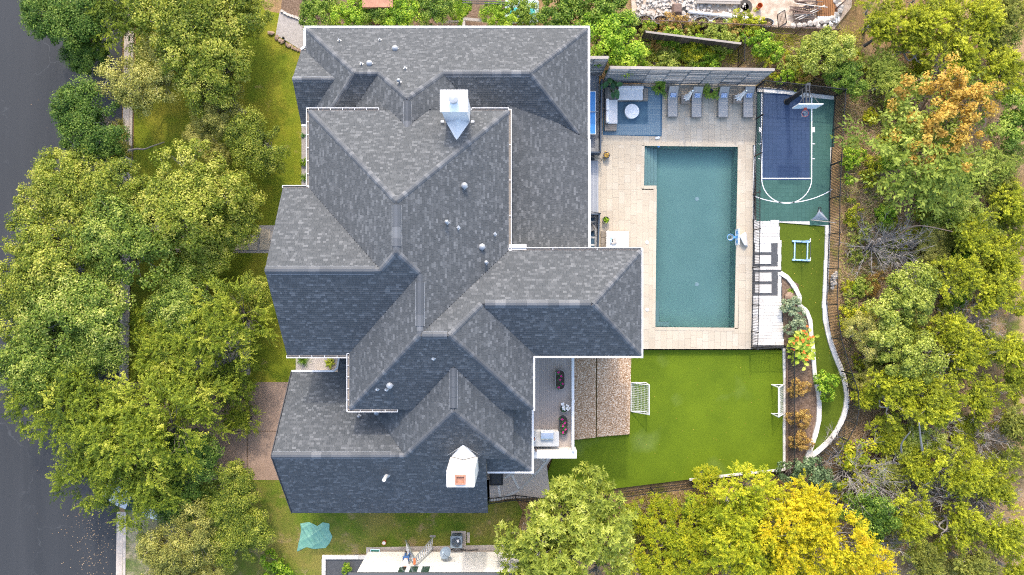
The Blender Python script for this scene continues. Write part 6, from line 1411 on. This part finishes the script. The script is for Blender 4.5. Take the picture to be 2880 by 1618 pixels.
MB().grid(lid, 2, 10).build('hood', 'alu', go, smooth=True); MB().box2(g[0] + .03, g[1] - .03, g[3] - .24, g[3] - .1, BZ + 1.0, BZ + 1.26).build('hood_top', 'alu', go, bevel=.02)
MB().tube([(g[0] + .08, g[3] - .02, BZ + 1.12), (g[1] - .08, g[3] - .02, BZ + 1.12)], .018, 8).build('handle', 'galv', go)
for i in range(5): MB().lathe((g[0] + .12 + i * .15, g[3] - .0, BZ + .96), [(.03, 0), (.03, .03)], 10).build('knob', 'dark', go)
p = W(1499, 1233, BZ + .92); t = thing('clay_bowl', p, 'white-rimmed clay bowl on the grill counter', 'bowl'); MB().lathe(p, [(.1, 0), (.2, .12), (.21, .2), (.17, .2), (.15, .14)], 20).build('bowl', 'white', t, smooth=True); MB().lathe((p[0], p[1], p[2] + .13), [(.165, 0), (.15, .02)], 16).build('soil', 'terracotta', t)
p = W(1507, 1264, BZ + .92); MB().tube([p, (p[0], p[1], p[2] + .5)], .055, 12).build('flue_stub', 'rust', label='short rusty flue stub on the balcony parapet', category='flue')
# black bin under the south-east eave
t = thing('black_bin', W(1396, 1345, -.3), 'black square lidded bin on the gravel patio under the eave', 'bin'); p = W(1396, 1345, .5)
MB().add([(p[0] + sx * s, p[1] + sy * s, z) for s, z in ((.32, -.28), (.46, .62)) for sx, sy in ((-1, -1), (1, -1), (1, 1), (-1, 1))], [(3, 2, 1, 0), (4, 5, 6, 7), (0, 1, 5, 4), (1, 2, 6, 5), (2, 3, 7, 6), (3, 0, 4, 7)]).build('body', 'black', t, bevel=.08)
MB().box((p[0], p[1], .66), (.98, .98, .07)).build('rim', 'black', t, bevel=.03); MB().box((p[0], p[1], .70), (.72, .72, .05)).build('lid', 'dark', t, bevel=.02)

# ================================================================== NEIGHBOUR HOUSE AND WORKMAN
NY = -19.45
nh = thing('neighbour_house', (-4, NY - 5, 0), 'cream neighbour house with windows at the bottom edge', 'house')
MB().box2(-10.6, 3.4, NY - 9, NY, -.3, 4.45).build('wall', 'cream', nh)
MB().box2(-10.6, 3.4, NY + .002, NY + .03, -.02, .35).build('plinth', 'conc', nh)
nr = MB().add([(-11.0, NY + .25, 4.42), (3.8, NY + .25, 4.42), (3.8, NY - 9, 7.2), (-11.0, NY - 9, 7.2), (-11.0, NY + .25, 4.56), (3.8, NY + .25, 4.56), (3.8, NY - 9, 7.36), (-11, NY - 9, 7.36)], [(3, 2, 1, 0), (4, 5, 6, 7), (0, 1, 5, 4), (1, 2, 6, 5), (2, 3, 7, 6), (3, 0, 4, 7)]).build('roof', 'shingle', nh)
for x0, x1 in ((1117, 1142), (1148, 1176), (1181, 1209)):
    a = (x0 - 1440) * 46.2 / F; c_ = (x1 - 1440) * 46.2 / F
    wd = MB().box2(a, c_, NY, NY + .05, 2.95, 4.38).build('window', 'white', nh); MB().box2(a + .07, c_ - .07, NY + .052, NY + .062, 3.02, 4.3).build('pane', 'glass', wd)
MB().box2(*[(x - 1440) * 46.5 / F for x in (1108, 1216)], NY + .001, NY + .035, 2.85, 4.40).build('casing', 'white', nh)
# satellite dish on the wall
p = Vector(((1258 - 1440) * 47.8 / F, NY, 2.0)); t = thing('satellite_dish', p, 'grey oval satellite dish fixed to the neighbour wall', 'satellite dish')
MB().beam(p, p + Vector((0, .55, .12)), .05, .05).build('bracket', 'galv', t); MB().beam(p + Vector((.55, 0, .1)), p + Vector((.1, .5, .1)), .02, .02).build('stay', 'galv', t)
dn = Vector((-.35, .42, .85)).normalized(); du = dn.orthogonal().normalized(); dv = dn.cross(du); dc = p + Vector((-.1, .62, .1))
MB().grid(lambda u, v: dc + (du * math.cos(u * 2 * math.pi) * .44 + dv * math.sin(u * 2 * math.pi) * .40) * v + dn * .12 * v * v, 28, 6).build('dish', 'acgrey', t, smooth=True)
MB().tube([dc - dv * .4, dc - dv * .3 + dn * .45, dc + dn * .5], .015, 6).build('feed_arm', 'dark', t); MB().box(dc + dn * .5, (.1, .1, .14)).build('receiver', 'bluepale', t, bevel=.02)
# air conditioner
t = thing('air_conditioner', W(1289, 1514), 'grey condenser unit with round fan on a concrete pad', 'air conditioner'); p = W(1290, 1514)
MB().box((p[0], p[1], .04), (1.08, 1.08, .1)).build('pad', 'conc', t); MB().box(W(1317, 1512, .03), (.22, .75, .06)).build('block', 'conc', t)
p = (p[0] - .1, p[1] + .03)
MB().box((p[0], p[1], .48), (.82, .82, .78)).build('casing', 'acgrey', t, bevel=.08)
for i in range(9): piece('louvre', 'dark', t, (p[0], p[1] + .405, .18 + i * .07), (.62, .03, .02))
tp = MB().box((p[0], p[1], .885), (.86, .86, .04)).build('top', 'acgrey', t, bevel=.08)
MB().lathe((p[0], p[1], .906), [(.36, 0), (.36, .012), (.33, .014)], 28).build('fan_well', 'navy', t); fb = MB()
for i in range(5):
    a0 = i * 2 * math.pi / 5; fb.add([(p[0] + .06 * math.cos(a0 - .6), p[1] + .06 * math.sin(a0 - .6), .925), (p[0] + .3 * math.cos(a0 - .35), p[1] + .3 * math.sin(a0 - .35), .922), (p[0] + .31 * math.cos(a0 + .2), p[1] + .31 * math.sin(a0 + .2), .945), (p[0] + .07 * math.cos(a0 + .5), p[1] + .07 * math.sin(a0 + .5), .945)], [(0, 1, 2, 3)])
fb.build('fan_blade', 'dark', t); gr = MB()
for rr in (.12, .22, .32): gr.ring((p[0], p[1], .965), rr, .006, 24, 4)
for i in range(8): gr.tube([(p[0], p[1], .965), (p[0] + .35 * math.cos(i * .785), p[1] + .35 * math.sin(i * .785), .965)], .006, 4)
gr.build('grille', 'acgrey', t); MB().box((p[0] + .12, p[1] + .12, .975), (.16, .2, .01), .3).build('sticker', 'white', t)
# tall stepladder
lad = thing('stepladder', W(1181, 1528), 'tall aluminium stepladder set against the neighbour wall', 'ladder')
apex = Vector(W(1184, 1528)); apex.z = 3.3; fA = [Vector(W(1141, 1520)), Vector(W(1141, 1545))]; fB = [Vector(W(1221, 1509)), Vector(W(1219, 1542))]
for side, feet in (('front', fA), ('rear', fB)):
    tpz = [apex + Vector((0, .18, 0)), apex + Vector((0, -.18, 0))]
    for q, e in zip(feet, tpz): MB().beam(q, e, .07, .09).build('rail', 'alu', lad)
    for k in range(1, 10):
        u = k / 10; piece_a, piece_b = feet[0].lerp(tpz[0], u), feet[1].lerp(tpz[1], u); bar('rung', 'alu', lad, piece_a, piece_b, .07, .05)
MB().box(apex + Vector((0, 0, .03)), (.16, .42, .06)).build('top_cap', 'orange', lad)
for q in (Vector(W(1217, 1508)), Vector(W(1133, 1543))): MB().box(q + Vector((0, 0, .03)), (.42, .14, .06)).build('foot_board', 'woodcap', lad)
# workman on the ladder, leaning to the window
feet_z = fA[0].lerp(apex, .48).z
pb0 = (fA[0].lerp(apex, .5) + fA[1].lerp(apex, .5)) / 2 + Vector((-.12, -.02, .06))
man = thing('person', pb0, 'person in white shirt and blue jeans on the ladder reaching to the window', 'person')
def body(name, joints, bones, mat, sub=1):
    me = bpy.data.meshes.new(name); me.from_pydata([j[0] for j in joints], bones, []); me.materials.append(M[mat])
    o = bpy.data.objects.new(name, me); COL.objects.link(o); o.parent = man; ORG[o.name] = ORG[man.name]
    sk = o.modifiers.new('Skin', 'SKIN'); sk.use_smooth_shade = True
    for i, j in enumerate(joints):
        me.skin_vertices[0].data[i].radius = (j[1], j[1] * (j[2] if len(j) > 2 else 1)); me.skin_vertices[0].data[i].use_root = i == 0
    sd_ = o.modifiers.new('Sub', 'SUBSURF'); sd_.levels = sd_.render_levels = 2
    return o
# pelvis at 0, standing; leans forward (-y) with both arms to the sash
J = [((0, 0, .93), .15), ((0, -.10, 1.12), .15), ((0, -.24, 1.34), .17), ((0, -.30, 1.47), .10), ((0, -.34, 1.56), .055), ((-.10, 0, .88), .10), ((-.13, .03, .50), .075), ((-.14, .10, .09), .052), ((-.14, -.05, .03), .045), ((.10, 0, .88), .10), ((.13, .03, .50), .075), ((.14, .10, .09), .052), ((.14, -.05, .03), .045),
     ((-.21, -.28, 1.42), .075), ((-.30, -.50, 1.34), .05), ((-.22, -.76, 1.42), .037), ((.21, -.28, 1.42), .075), ((.30, -.50, 1.36), .05), ((.16, -.76, 1.46), .037)]
body('body', [(j[0], j[1] * .92) for j in J], [(0, 1), (1, 2), (2, 3), (3, 4), (0, 5), (5, 6), (6, 7), (7, 8), (0, 9), (9, 10), (10, 11), (11, 12), (2, 13), (13, 14), (14, 15), (2, 16), (16, 17), (17, 18)], 'skin')
body('jeans', [(J[0][0], .175), (J[5][0], .115), (J[6][0], .09), ((-.14, .09, .14), .07), (J[9][0], .115), (J[10][0], .09), ((.14, .09, .14), .07)], [(0, 1), (1, 2), (2, 3), (0, 4), (4, 5), (5, 6)], 'jeans')
body('shirt', [((0, -.03, .98), .185), ((0, -.11, 1.13), .175), ((0, -.24, 1.34), .195), ((0, -.29, 1.46), .11), ((-.21, -.28, 1.42), .095), ((-.29, -.44, 1.36), .075), ((.21, -.28, 1.42), .095), ((.29, -.44, 1.37), .075)], [(0, 1), (1, 2), (2, 3), (2, 4), (4, 5), (2, 6), (6, 7)], 'shirt')
hp = Vector((0, -.42, 1.66)); mb = MB(); mb.lathe((0, 0, 0), [(.03, -.12), (.065, -.10), (.082, -.03), (.085, .04), (.07, .10), (.03, .125)], 14); mb.v = [(v[0] + hp.x, v[1] * 1.18 + hp.y, v[2] + hp.z) for v in mb.v]
def lbuild(mb, name, mat): mb.v = [tuple(Vector(v) + ORG[man.name]) for v in mb.v]; return mb.build(name, mat, man, smooth=True)
hd = lbuild(mb, 'head', 'skin')
mb = MB(); mb.lathe((0, 0, 0), [(.088, -.02), (.095, .05), (.08, .115), (.03, .142)], 14); mb.v = [(v[0] + hp.x, v[1] * 1.2 + hp.y + .02, v[2] + hp.z) for v in mb.v]; h2 = lbuild(mb, 'hair', 'hair')
mb = MB().box((0, hp.y - .105, hp.z - .02), (.025, .03, .04)); lbuild(mb, 'nose', 'skin')
for s, base in ((-1, (-.22, -.76, 1.42)), (1, (.16, -.76, 1.46))):
    b0 = Vector(base); mb = MB(); mb.box(b0 + Vector((0, -.05, .01)), (.085, .09, .032))
    for k in range(4): fx = -.033 + k * .022; L = (.062, .075, .07, .055)[k]; mb.tube([b0 + Vector((fx, -.09, .01)), b0 + Vector((fx * 1.1, -.09 - L * .6, .0)), b0 + Vector((fx * 1.1, -.09 - L, -.03))], .0095, 6)
    mb.tube([b0 + Vector((-s * .045, -.03, .01)), b0 + Vector((-s * .075, -.06, .0)), b0 + Vector((-s * .08, -.09, -.015))], .011, 6); lbuild(mb, 'hand', 'skin')
for s in (-.14, .14): lbuild(MB().box((s, .02, .035), (.1, .28, .09)), 'shoe', 'black')
man.rotation_euler = (0, 0, 0)
# things lying about on the neighbour side
t = thing('paint_bucket', W(1082, 1523), 'white paint bucket with orange label on the side lawn', 'bucket'); p = W(1082, 1523); MB().lathe(p, [(.13, 0), (.15, .34), (.135, .34), (.13, .3)], 18).build('bucket', 'orange', t, smooth=True); MB().lathe((p[0], p[1], .31), [(.13, 0), (.12, .01)], 16).build('paint', 'white', t)
t = thing('mesh_tray', W(1054, 1557), 'pale frame with teal mesh leaning by the gravel bed', 'tray'); A_ = [Vector(W(x, y, z)) for x, y, z in ((1039, 1566, .02), (1067, 1566, .02), (1068, 1546, .5), (1043, 1545, .5))]
for i in range(4): MB().beam(A_[i], A_[(i + 1) % 4], .05, .05).build('frame', 'bluepale', t)
MB().add([q + Vector((0, 0, -.01)) for q in A_], [(0, 1, 2, 3)]).build('mesh', 'teal', t)
MB().box(W(1064, 1577, .25), (.5, .42, .45), .1).build('cardboard_box', 'cushionw', label='white open box on the strip beside the neighbour wall', category='box')
t = thing('vacuum', W(1086, 1575), 'small grey machine with blue hose by the wall', 'machine'); MB().box(W(1083, 1577, .15), (.32, .26, .3)).build('case', 'acgrey', t, bevel=.04); MB().tube([Z(W(1087, 1572), .2), Z(W(1090, 1562), .5), Z(W(1094, 1556), .1)], .05, 8).build('handle', 'navy', t)
MB().box(W(1099, 1562, .12), (.3, .22, .22)).build('tool_case', 'bluepale', label='pale blue tool case beside the small machine', category='case', bevel=.03)
MB().tube(bez([Z(W(x, y), .03) for x, y in ((1072, 1562), (1090, 1555), (1110, 1553), (1130, 1550), (1148, 1549), (1142, 1556), (1128, 1562), (1127, 1570))], 6), .02, 6).build('cable', 'black', label='black cable lying along the foot of the neighbour wall', category='cable')
MB().tube(bez([Z(W(x, y), .12) for x, y in ((1268, 1546), (1285, 1536), (1300, 1545), (1320, 1546), (1345, 1545))], 6), .03, 6).build('refrigerant_line', 'black', label='black pipes between condenser and wall', category='pipe')
sheet('neighbour_bed', [(915, 1572), (1040, 1572), (1040, 1700), (915, 1700)], .015, 'gravelb', .05)
sheet('wall_strip', [(1030, 1540), (1440, 1532), (1440, 1552), (1030, 1560)], .008, 'conc', .04)
t = thing('stone_border', W(910, 1570), 'pale block border round the neighbour gravel bed', 'border')
for i in range(8): piece('stone', 'lime', t, W(911 + i * 17 + 4, 1567, .06), (.44, .28, .16), rz=rn.uniform(-.03, .03))
for i in range(5): piece('stone', 'lime', t, W(911, 1580 + i * 17, .06), (.28, .44, .16), rz=rn.uniform(-.03, .03))
# green tarp
OUT = [(700 + a / 2.411, 1018 + b_ / 2.411) for a, b_ in ((350, 1095), (410, 1085), (465, 1112), (500, 1088), (548, 1095), (545, 1140), (568, 1185), (550, 1225), (520, 1262), (440, 1268), (390, 1255), (325, 1288), (345, 1200), (355, 1140))]
OUT = [Vector(W(*q)) for q in OUT]; tc = sum(OUT, Vector()) / len(OUT)
def tarp(u, v):
    k = u * len(OUT); i = int(k) % len(OUT); q = OUT[i].lerp(OUT[(i + 1) % len(OUT)], k - int(k)); p = tc.lerp(q, v); x, y = p.x - tc.x, p.y - tc.y
    fold = lambda f: 1 - abs(2 * (f - math.floor(f)) - 1)
    z = .02 + .07 * fold(x * .9 + y * .5) ** 3 + .06 * fold(y * 1.1 - x * .7 + .3) ** 3 + .03 * fold(x * 2.6 + y * 1.7) ** 2 + .02 * math.sin(x * 9 + y * 6) ** 2
    return (p.x, p.y, z * (1 - .5 * v ** 4))
MB().grid(tarp, 90, 34).build('tarp', 'tarp', smooth=True, label='crumpled sea-green tarpaulin lying on the side lawn', category='tarp')
# white car under the street tree
cc = W(372, 1400, .8); t = thing('car', (cc[0], cc[1], 0), 'white car half hidden under the feathery tree', 'car'); an = -.45
def cpt(x, y, z): return (cc[0] + x * math.cos(an) - y * math.sin(an), cc[1] + x * math.sin(an) + y * math.cos(an), z)
def loft(secs, mat, name):
    mb = MB(); n_ = len(secs[0]); mb.add([cpt(*q) for s in secs for q in s], [(k * n_ + i, k * n_ + (i + 1) % n_, (k + 1) * n_ + (i + 1) % n_, (k + 1) * n_ + i) for k in range(len(secs) - 1) for i in range(n_)] + [tuple(range(n_))[::-1], tuple(range((len(secs) - 1) * n_, len(secs) * n_))]); return mb.build(name, mat, t, smooth=True)
loft([[(x, -w_, .28), (x, -w_ * 1.02, .6), (x, -w_ * .92, h_), (x, w_ * .92, h_), (x, w_ * 1.02, .6), (x, w_, .28)] for x, w_, h_ in ((-2.3, .7, .62), (-2.15, .84, .86), (-1.2, .9, .94), (0, .9, .93), (1.2, .9, .9), (2.0, .85, .78), (2.3, .68, .58))], 'carwhite', 'body')
loft([[(x0, -w_, .92), (x1, -w_ * .8, z_), (x1, w_ * .8, z_), (x0, w_, .92)] for x0, x1, w_, z_ in ((-1.75, -1.7, .8, .95), (-1.5, -1.15, .82, 1.42), (.35, .1, .82, 1.44), (1.15, 1.1, .78, .95))], 'glass', 'cabin_glass')
loft([[(x, -w_, z_ - .03), (x, -w_ * .95, z_ + .02), (x, w_ * .95, z_ + .02), (x, w_, z_ - .03)] for x, w_, z_ in ((-1.2, .66, 1.42), (-.5, .68, 1.46), (.15, .66, 1.44))], 'carwhite', 'roof')
for x in (-1.4, 1.4):
    for y in (-.82, .82): w_ = MB().tube([cpt(x, y - .1, .32), cpt(x, y + .1, .32)], .32, 18).build('wheel', 'rubber', t, smooth=True); MB().tube([cpt(x, y - .11, .32), cpt(x, y + .11, .32)], .19, 14).build('rim', 'alu', w_)
for y in (-.62, .62): MB().box(cpt(2.2, y, .62), (.12, .3, .12), an).build('headlight', 'bluepale', t); MB().box(cpt(-2.22, y, .7), (.08, .3, .12), an).build('tail_light', 'red', t)
# drain pipe with black cap in the gravel, courtyard plants
t = thing('vent_pipe', W(803, 114), 'white pipe with black cap in the grey gravel patch', 'pipe'); p = W(803, 114); MB().tube([p, (p[0], p[1], .45)], .06, 10).build('pipe', 'white', t); MB().lathe((p[0], p[1], .42), [(.085, 0), (.09, .12), (.05, .2)], 12).build('cap', 'black', t)
potplant('ornamental_grass', 853, 1012, 'arching green grass clump in the small gravel court', 'pot', 0, 0, 'palm', 90, .95, .03, (.1, 1.3), .55, z=.02, seed=31)
potplant('broad_plant', 928, 1020, 'bright broad-leaved plant at the end of the gravel court', 'pot', 0, 0, 'canna', 22, .55, .2, (.2, 1.2), .5, z=.02, seed=32)
potplant('ornamental_grass', 856, 500, 'spiky grass clump at the lower end of the west gravel bed', 'pot', 0, 0, 'palm', 60, .6, .03, (.1, 1.3), .55, z=.02, seed=33)
potplant('flowering_plant', 853, 382, 'small purple-leaved plant in the west gravel bed', 'pot', 0, 0, 'petalp' if False else 'deepleaf', 24, .3, .08, (.1, 1.2), .5, z=.02, seed=34)
# ================================================================== NEIGHBOUR YARDS AT THE TOP
sheet('wood_chip_yard', [(1290, -60), (1400, -60), (1396, 56), (1292, 56)], -.05, 'mulch', .3)
t = thing('deck_railing', W(1260, 66, .3), 'weathered wooden railing above the north roof', 'railing')
for y, z in ((60, 1.3), (64, 1.0)): bar('rail', 'woodcap', t, W(1222, y, z), W(1302, y, z), .08, .08)
for i in range(12): x = 1228 + i * 6.5; bar('baluster', 'woodcap', t, W(x, 64, 1.0), W(x + .5, 74, 0.0), .04, .04)
MB().box2(*rectw(1301, 52, 1308, 80, 1.3), .0, 1.4).build('wood_post', 'woodcap', label='thick wooden post at the railing corner', category='post'); bar_t = thing('timber_beam', W(1335, 58, 1.2), 'pale timber beam running right from the wooden post', 'beam'); bar('beam', 'woodcap', bar_t, W(1306, 54, 1.35), W(1375, 60, 1.35), .2, .15)
t = thing('scaffold_rail', W(1350, 10, 2), 'dark metal rails across the wood chip yard', 'railing')
for y, z in ((8, 2.0), (2, 2.4)): bar('rail', 'dark', t, W(1300, y, z), W(1420, y + 4, z), .05, .05)
t = thing('inflatable_pool', W(1468, 34, -.1), 'pale blue vinyl play pool half hidden behind green trees', 'pool'); p = W(1468, 34, .3)
MB().box2(p[0] - 1.25, p[0] + 1.25, p[1] - .75, p[1] + .95, -.1, .28).build('wall', 'bluepale', t, bevel=.15)
for dx in (-.6, .6): MB().lathe((p[0] + dx, p[1], .285), [(.38, 0), (.34, .01)], 20).build('disc', 'tealpool', t)
MB().box2(*rectw(1020, -40, 1105, 22, 2.5), -.1, 2.6).build('orange_shed', 'terracotta', label='orange walled shed behind the top trees', category='shed')
# building site
sheet('site_ground', [(1770, -80), (2400, -80), (2395, 20), (2345, 84), (2120, 74), (1780, 66)], -.52, 'dirt', .4)
rb2 = random.Random(15); rub = MB()
for i in range(900):
    x, y = rb2.uniform(1790, 2100), rb2.uniform(-20, 52)
    if x > 2000 and rb2.random() < .7: continue
    s = rb2.choice((.06, .09, .12, .18, .25)) * rb2.uniform(.6, 1.2); p = W(x, y, -.5); a0 = rb2.uniform(0, 6); hh = s * rb2.uniform(.4, .9)
    pts = [(p[0] + s * rb2.uniform(.6, 1.1) * math.cos(a0 + k * 1.257), p[1] + s * rb2.uniform(.6, 1.1) * math.sin(a0 + k * 1.257)) for k in range(5)]
    rub.add([(q[0], q[1], -.56) for q in pts] + [(p[0] + (q[0] - p[0]) * .65, p[1] + (q[1] - p[1]) * .65, -.52 + hh) for q in pts], [(5, 6, 7, 8, 9)] + [(k, (k + 1) % 5, 5 + (k + 1) % 5, 5 + k) for k in range(5)])
rub.build('rubble', 'rock', kind='stuff', label='pale broken rubble strewn over the building site')
k_ = 0
for x, y, s in ((2230, 73, .55), (2248, 72, .6), (2262, 70, .5), (2278, 66, .6), (2294, 63, .65), (2310, 60, .6), (2324, 58, .7), (2340, 52, .6), (2352, 42, .55), (2362, 30, .6), (2358, 14, .7), (2352, 2, .8), (2366, 20, .5), (2300, 74, .5), (2320, 76, .5), (2336, 70, .45)):
    o = bpy.data.objects.new('boulder', RK[k_ % 4]); COL.objects.link(o); o.location = W(x, y, -.35); o.scale = (s, s * .9, s); o.rotation_euler = (0, 0, k_ * 1.7); o['label'] = ['first', 'second', 'third', 'fourth', 'fifth', 'sixth', 'seventh', 'eighth', 'ninth', 'tenth', 'eleventh', 'twelfth', 'inner right', 'lower left', 'lower middle', 'lower right'][k_] + ' white boulder of the row edging the building site corner'; o['category'] = 'boulder'; o['group'] = 'white boulders edging the building site'; k_ += 1
def gpipe(p0, p1, r_, mat, lab, z=-.35): MB().tube([W(*p0, z), W(*p1, z + .03)], r_, 10).build('pipe', mat, label=lab, category='pipe', smooth=True)
gpipe((1936, 34), (2105, 52), .12, 'white', 'long white plastic pipe on the building site'); gpipe((1990, 61), (2100, 55), .10, 'rock', 'pale plastic pipe below the long white one'); gpipe((2040, 37), (2064, 44), .09, 'white', 'short white pipe elbow on the building site')
for x in range(9):
    px_ = (1768, 1810, 1855, 1912, 1968, 2017, 2060, 2105, 2148)[x]; py_ = (62, 64, 65, 66, 68, 69, 70, 71, 72)[x]; p = W(px_, py_, -.55)
    t = thing('stock_tank_planter', p, ('first', 'second', 'third', 'fourth', 'fifth', 'sixth', 'seventh', 'eighth', 'ninth')[x] + ' galvanised ring planter from the left along the rusty fence', 'planter', 'galvanised ring planters along the rusty fence')
    MB().lathe(p, [(.52, 0), (.52, .55), (.55, .58), (.52, .6), (.49, .58), (.48, .3)], 26, sx=1.05, sy=.62).build('tank', 'galv', t, smooth=True); MB().lathe((p[0], p[1], p[2] + .35), [(.48, 0), (.46, .02)], 20, sx=1.05, sy=.62).build('soil', 'mulch', t)
    mb = MB()
    for i in range(70): an = rb2.uniform(0, 6.28); leafcard(mb, (p[0] + rb2.gauss(0, .22), p[1] + rb2.gauss(0, .13), p[2] + .36), (math.cos(an) * .6, math.sin(an) * .6, 1), rb2.uniform(.25, .6), .03, .3, rb2.random())
    mb.build('dry_stems', 'brush', t)
t = thing('wheelbarrow', W(1903, 28, -.5), 'upturned grey wheelbarrow tray on the rubble', 'wheelbarrow'); p = W(1903, 28, -.4)
MB().add([(p[0] + sx * s * .42, p[1] + sy * s * .5, z) for s, z in ((1, -.45), (.62, -.05)) for sx, sy in ((-1, -1), (1, -1), (1, 1), (-1, 1))], [(3, 2, 1, 0), (4, 5, 6, 7), (0, 1, 5, 4), (1, 2, 6, 5), (2, 3, 7, 6), (3, 0, 4, 7)]).build('tray', 'rust', t, bevel=.05)
for s in (-.2, .2): MB().tube([(p[0] - .9, p[1] + s - .1, -.42), (p[0] + .2, p[1] + s * .6, -.3)], .025, 6).build('handle', 'wooddark', t)
MB().lathe((p[0] + .62, p[1], -.42), [(.18, 0), (.2, .04), (.18, .08)], 14).build('wheel', 'rubber', t)
t = thing('orange_bucket', W(2132, 22, -.5), 'orange bucket standing on the bare dirt', 'bucket'); p = W(2132, 22, -.5); MB().lathe(p, [(.17, 0), (.21, .42), (.19, .42), (.17, .1)], 18).build('body', 'orange', t, smooth=True)
t = thing('rebar_pile', W(2262, 42, -.5), 'pile of rusty rebar grids and steel bars', 'steel pile'); p = Vector(W(2262, 44, -.4))
for i in range(9): bar('bar', 'rust', t, p + Vector((-.85, -.55 + i * .13, .05)), p + Vector((.85, -.35 + i * .13, .07)), .03, .03)
for i in range(12): bar('bar', 'rust', t, p + Vector((-.8 + i * .15, -.55, .1)), p + Vector((-.85 + i * .15, .6, .1)), .025, .025)
for i in range(14): a0 = rb2.uniform(-.35, .5); c = p + Vector((rb2.uniform(-.4, .4), rb2.uniform(-.1, .95), .18 + i * .02)); d = Vector((math.cos(a0), math.sin(a0), 0)) * rb2.uniform(.6, 1.2); bar('bar', 'rust' if i % 4 else 'rock', t, c - d, c + d, .07, .05)
t = thing('channel_stack', W(2330, 20, -.5), 'stack of orange rusted steel channels with white ends', 'steel stack'); p = W(2330, 16, -.35)
for i in range(10): bar('channel', 'rustorange', t, (p[0] - .75 + i * .165, p[1] - .8, p[2]), (p[0] - .85 + i * .165, p[1] + 1.2, p[2]), .14, .1); bar('end_piece', 'white', t, (p[0] - .74 + i * .165, p[1] - 1.2 - (i % 3) * .06, p[2]), (p[0] - .75 + i * .165, p[1] - .82, p[2]), .13, .1)
t = thing('site_gate', W(2205, 50, -.5), 'black framed gate leaf standing on the building site', 'gate'); A_ = [Vector(W(x, y, z)) for x, y, z in ((2190, 78, -.5), (2212, 64, -.5), (2207, 29, .9), (2186, 42, .9))]
for i in range(4): bar('frame', 'black', t, A_[i], A_[(i + 1) % 4], .05, .05)
for i in range(1, 6): bar('picket', 'rust', t, A_[0].lerp(A_[1], i / 6), A_[3].lerp(A_[2], i / 6), .02, .02)
t = thing('lumber', W(2010, 0, -.4), 'pale lumber frame at the top edge of the building site', 'lumber')
for y in (-4, 4, 9): bar('board', 'woodcap', t, W(1960, y - 3, -.2), W(2082, y, -.2), .2, .1)
MB().lathe(W(2095, 20, -.54), [(.5, 0), (.55, .05), (.3, .02)], 14).build('dirt_hole', 'barkdark', label='dark hole dug in the bare dirt', category='hole')
# specks on the road and lawn: fallen leaves
rg = np.random.default_rng(8); n_ = 300; px_ = rg.normal(265, 38, n_); py_ = rg.uniform(1380, 1640, n_); keep = (px_ < 322)
P = np.stack([(px_ - 1440) * H / F, (809 - py_) * H / F, np.full(n_, -.05)], 1)[keep]; P = np.concatenate([P, np.stack([rg.uniform(-36, -29, 60), rg.uniform(-20, 20, 60), np.full(60, -.05)], 1)])
n_ = len(P); me = leafmesh('road_leaves', quads(rg, P, nrm(rg.normal(0, .25, (n_, 3)) + np.array([0, 0, 1.0])), nrm(rg.normal(0, 1, (n_, 3))), rg.uniform(.04, .12, n_), rg.uniform(.03, .07, n_)), rg.uniform(.4, 1, n_), 'brush')
o = bpy.data.objects.new('road_leaves', me); COL.objects.link(o); o['kind'] = 'stuff'; o['label'] = 'dry leaves scattered on the asphalt'
P = np.stack([rg.uniform(3, 19, 110), rg.uniform(-14, -4.6, 110), np.full(110, LZ + .02)], 1); P2 = np.stack([rg.uniform(-16, 1, 160), rg.uniform(-19, -15.5, 160), np.full(160, .03)], 1); P3 = np.stack([rg.uniform(20, 24, 80), rg.uniform(-10, 4.5, 80), np.full(80, -.14)], 1); P = np.concatenate([P, P2, P3]); n_ = len(P)
me = leafmesh('lawn_leaves', quads(rg, P, nrm(rg.normal(0, .25, (n_, 3)) + np.array([0, 0, 1.0])), nrm(rg.normal(0, 1, (n_, 3))), rg.uniform(.03, .09, n_), rg.uniform(.03, .05, n_)), rg.uniform(.3, 1, n_), 'orangeleaf')
o = bpy.data.objects.new('lawn_leaves', me); COL.objects.link(o); o['kind'] = 'stuff'; o['label'] = 'dry leaves scattered on the lawns'
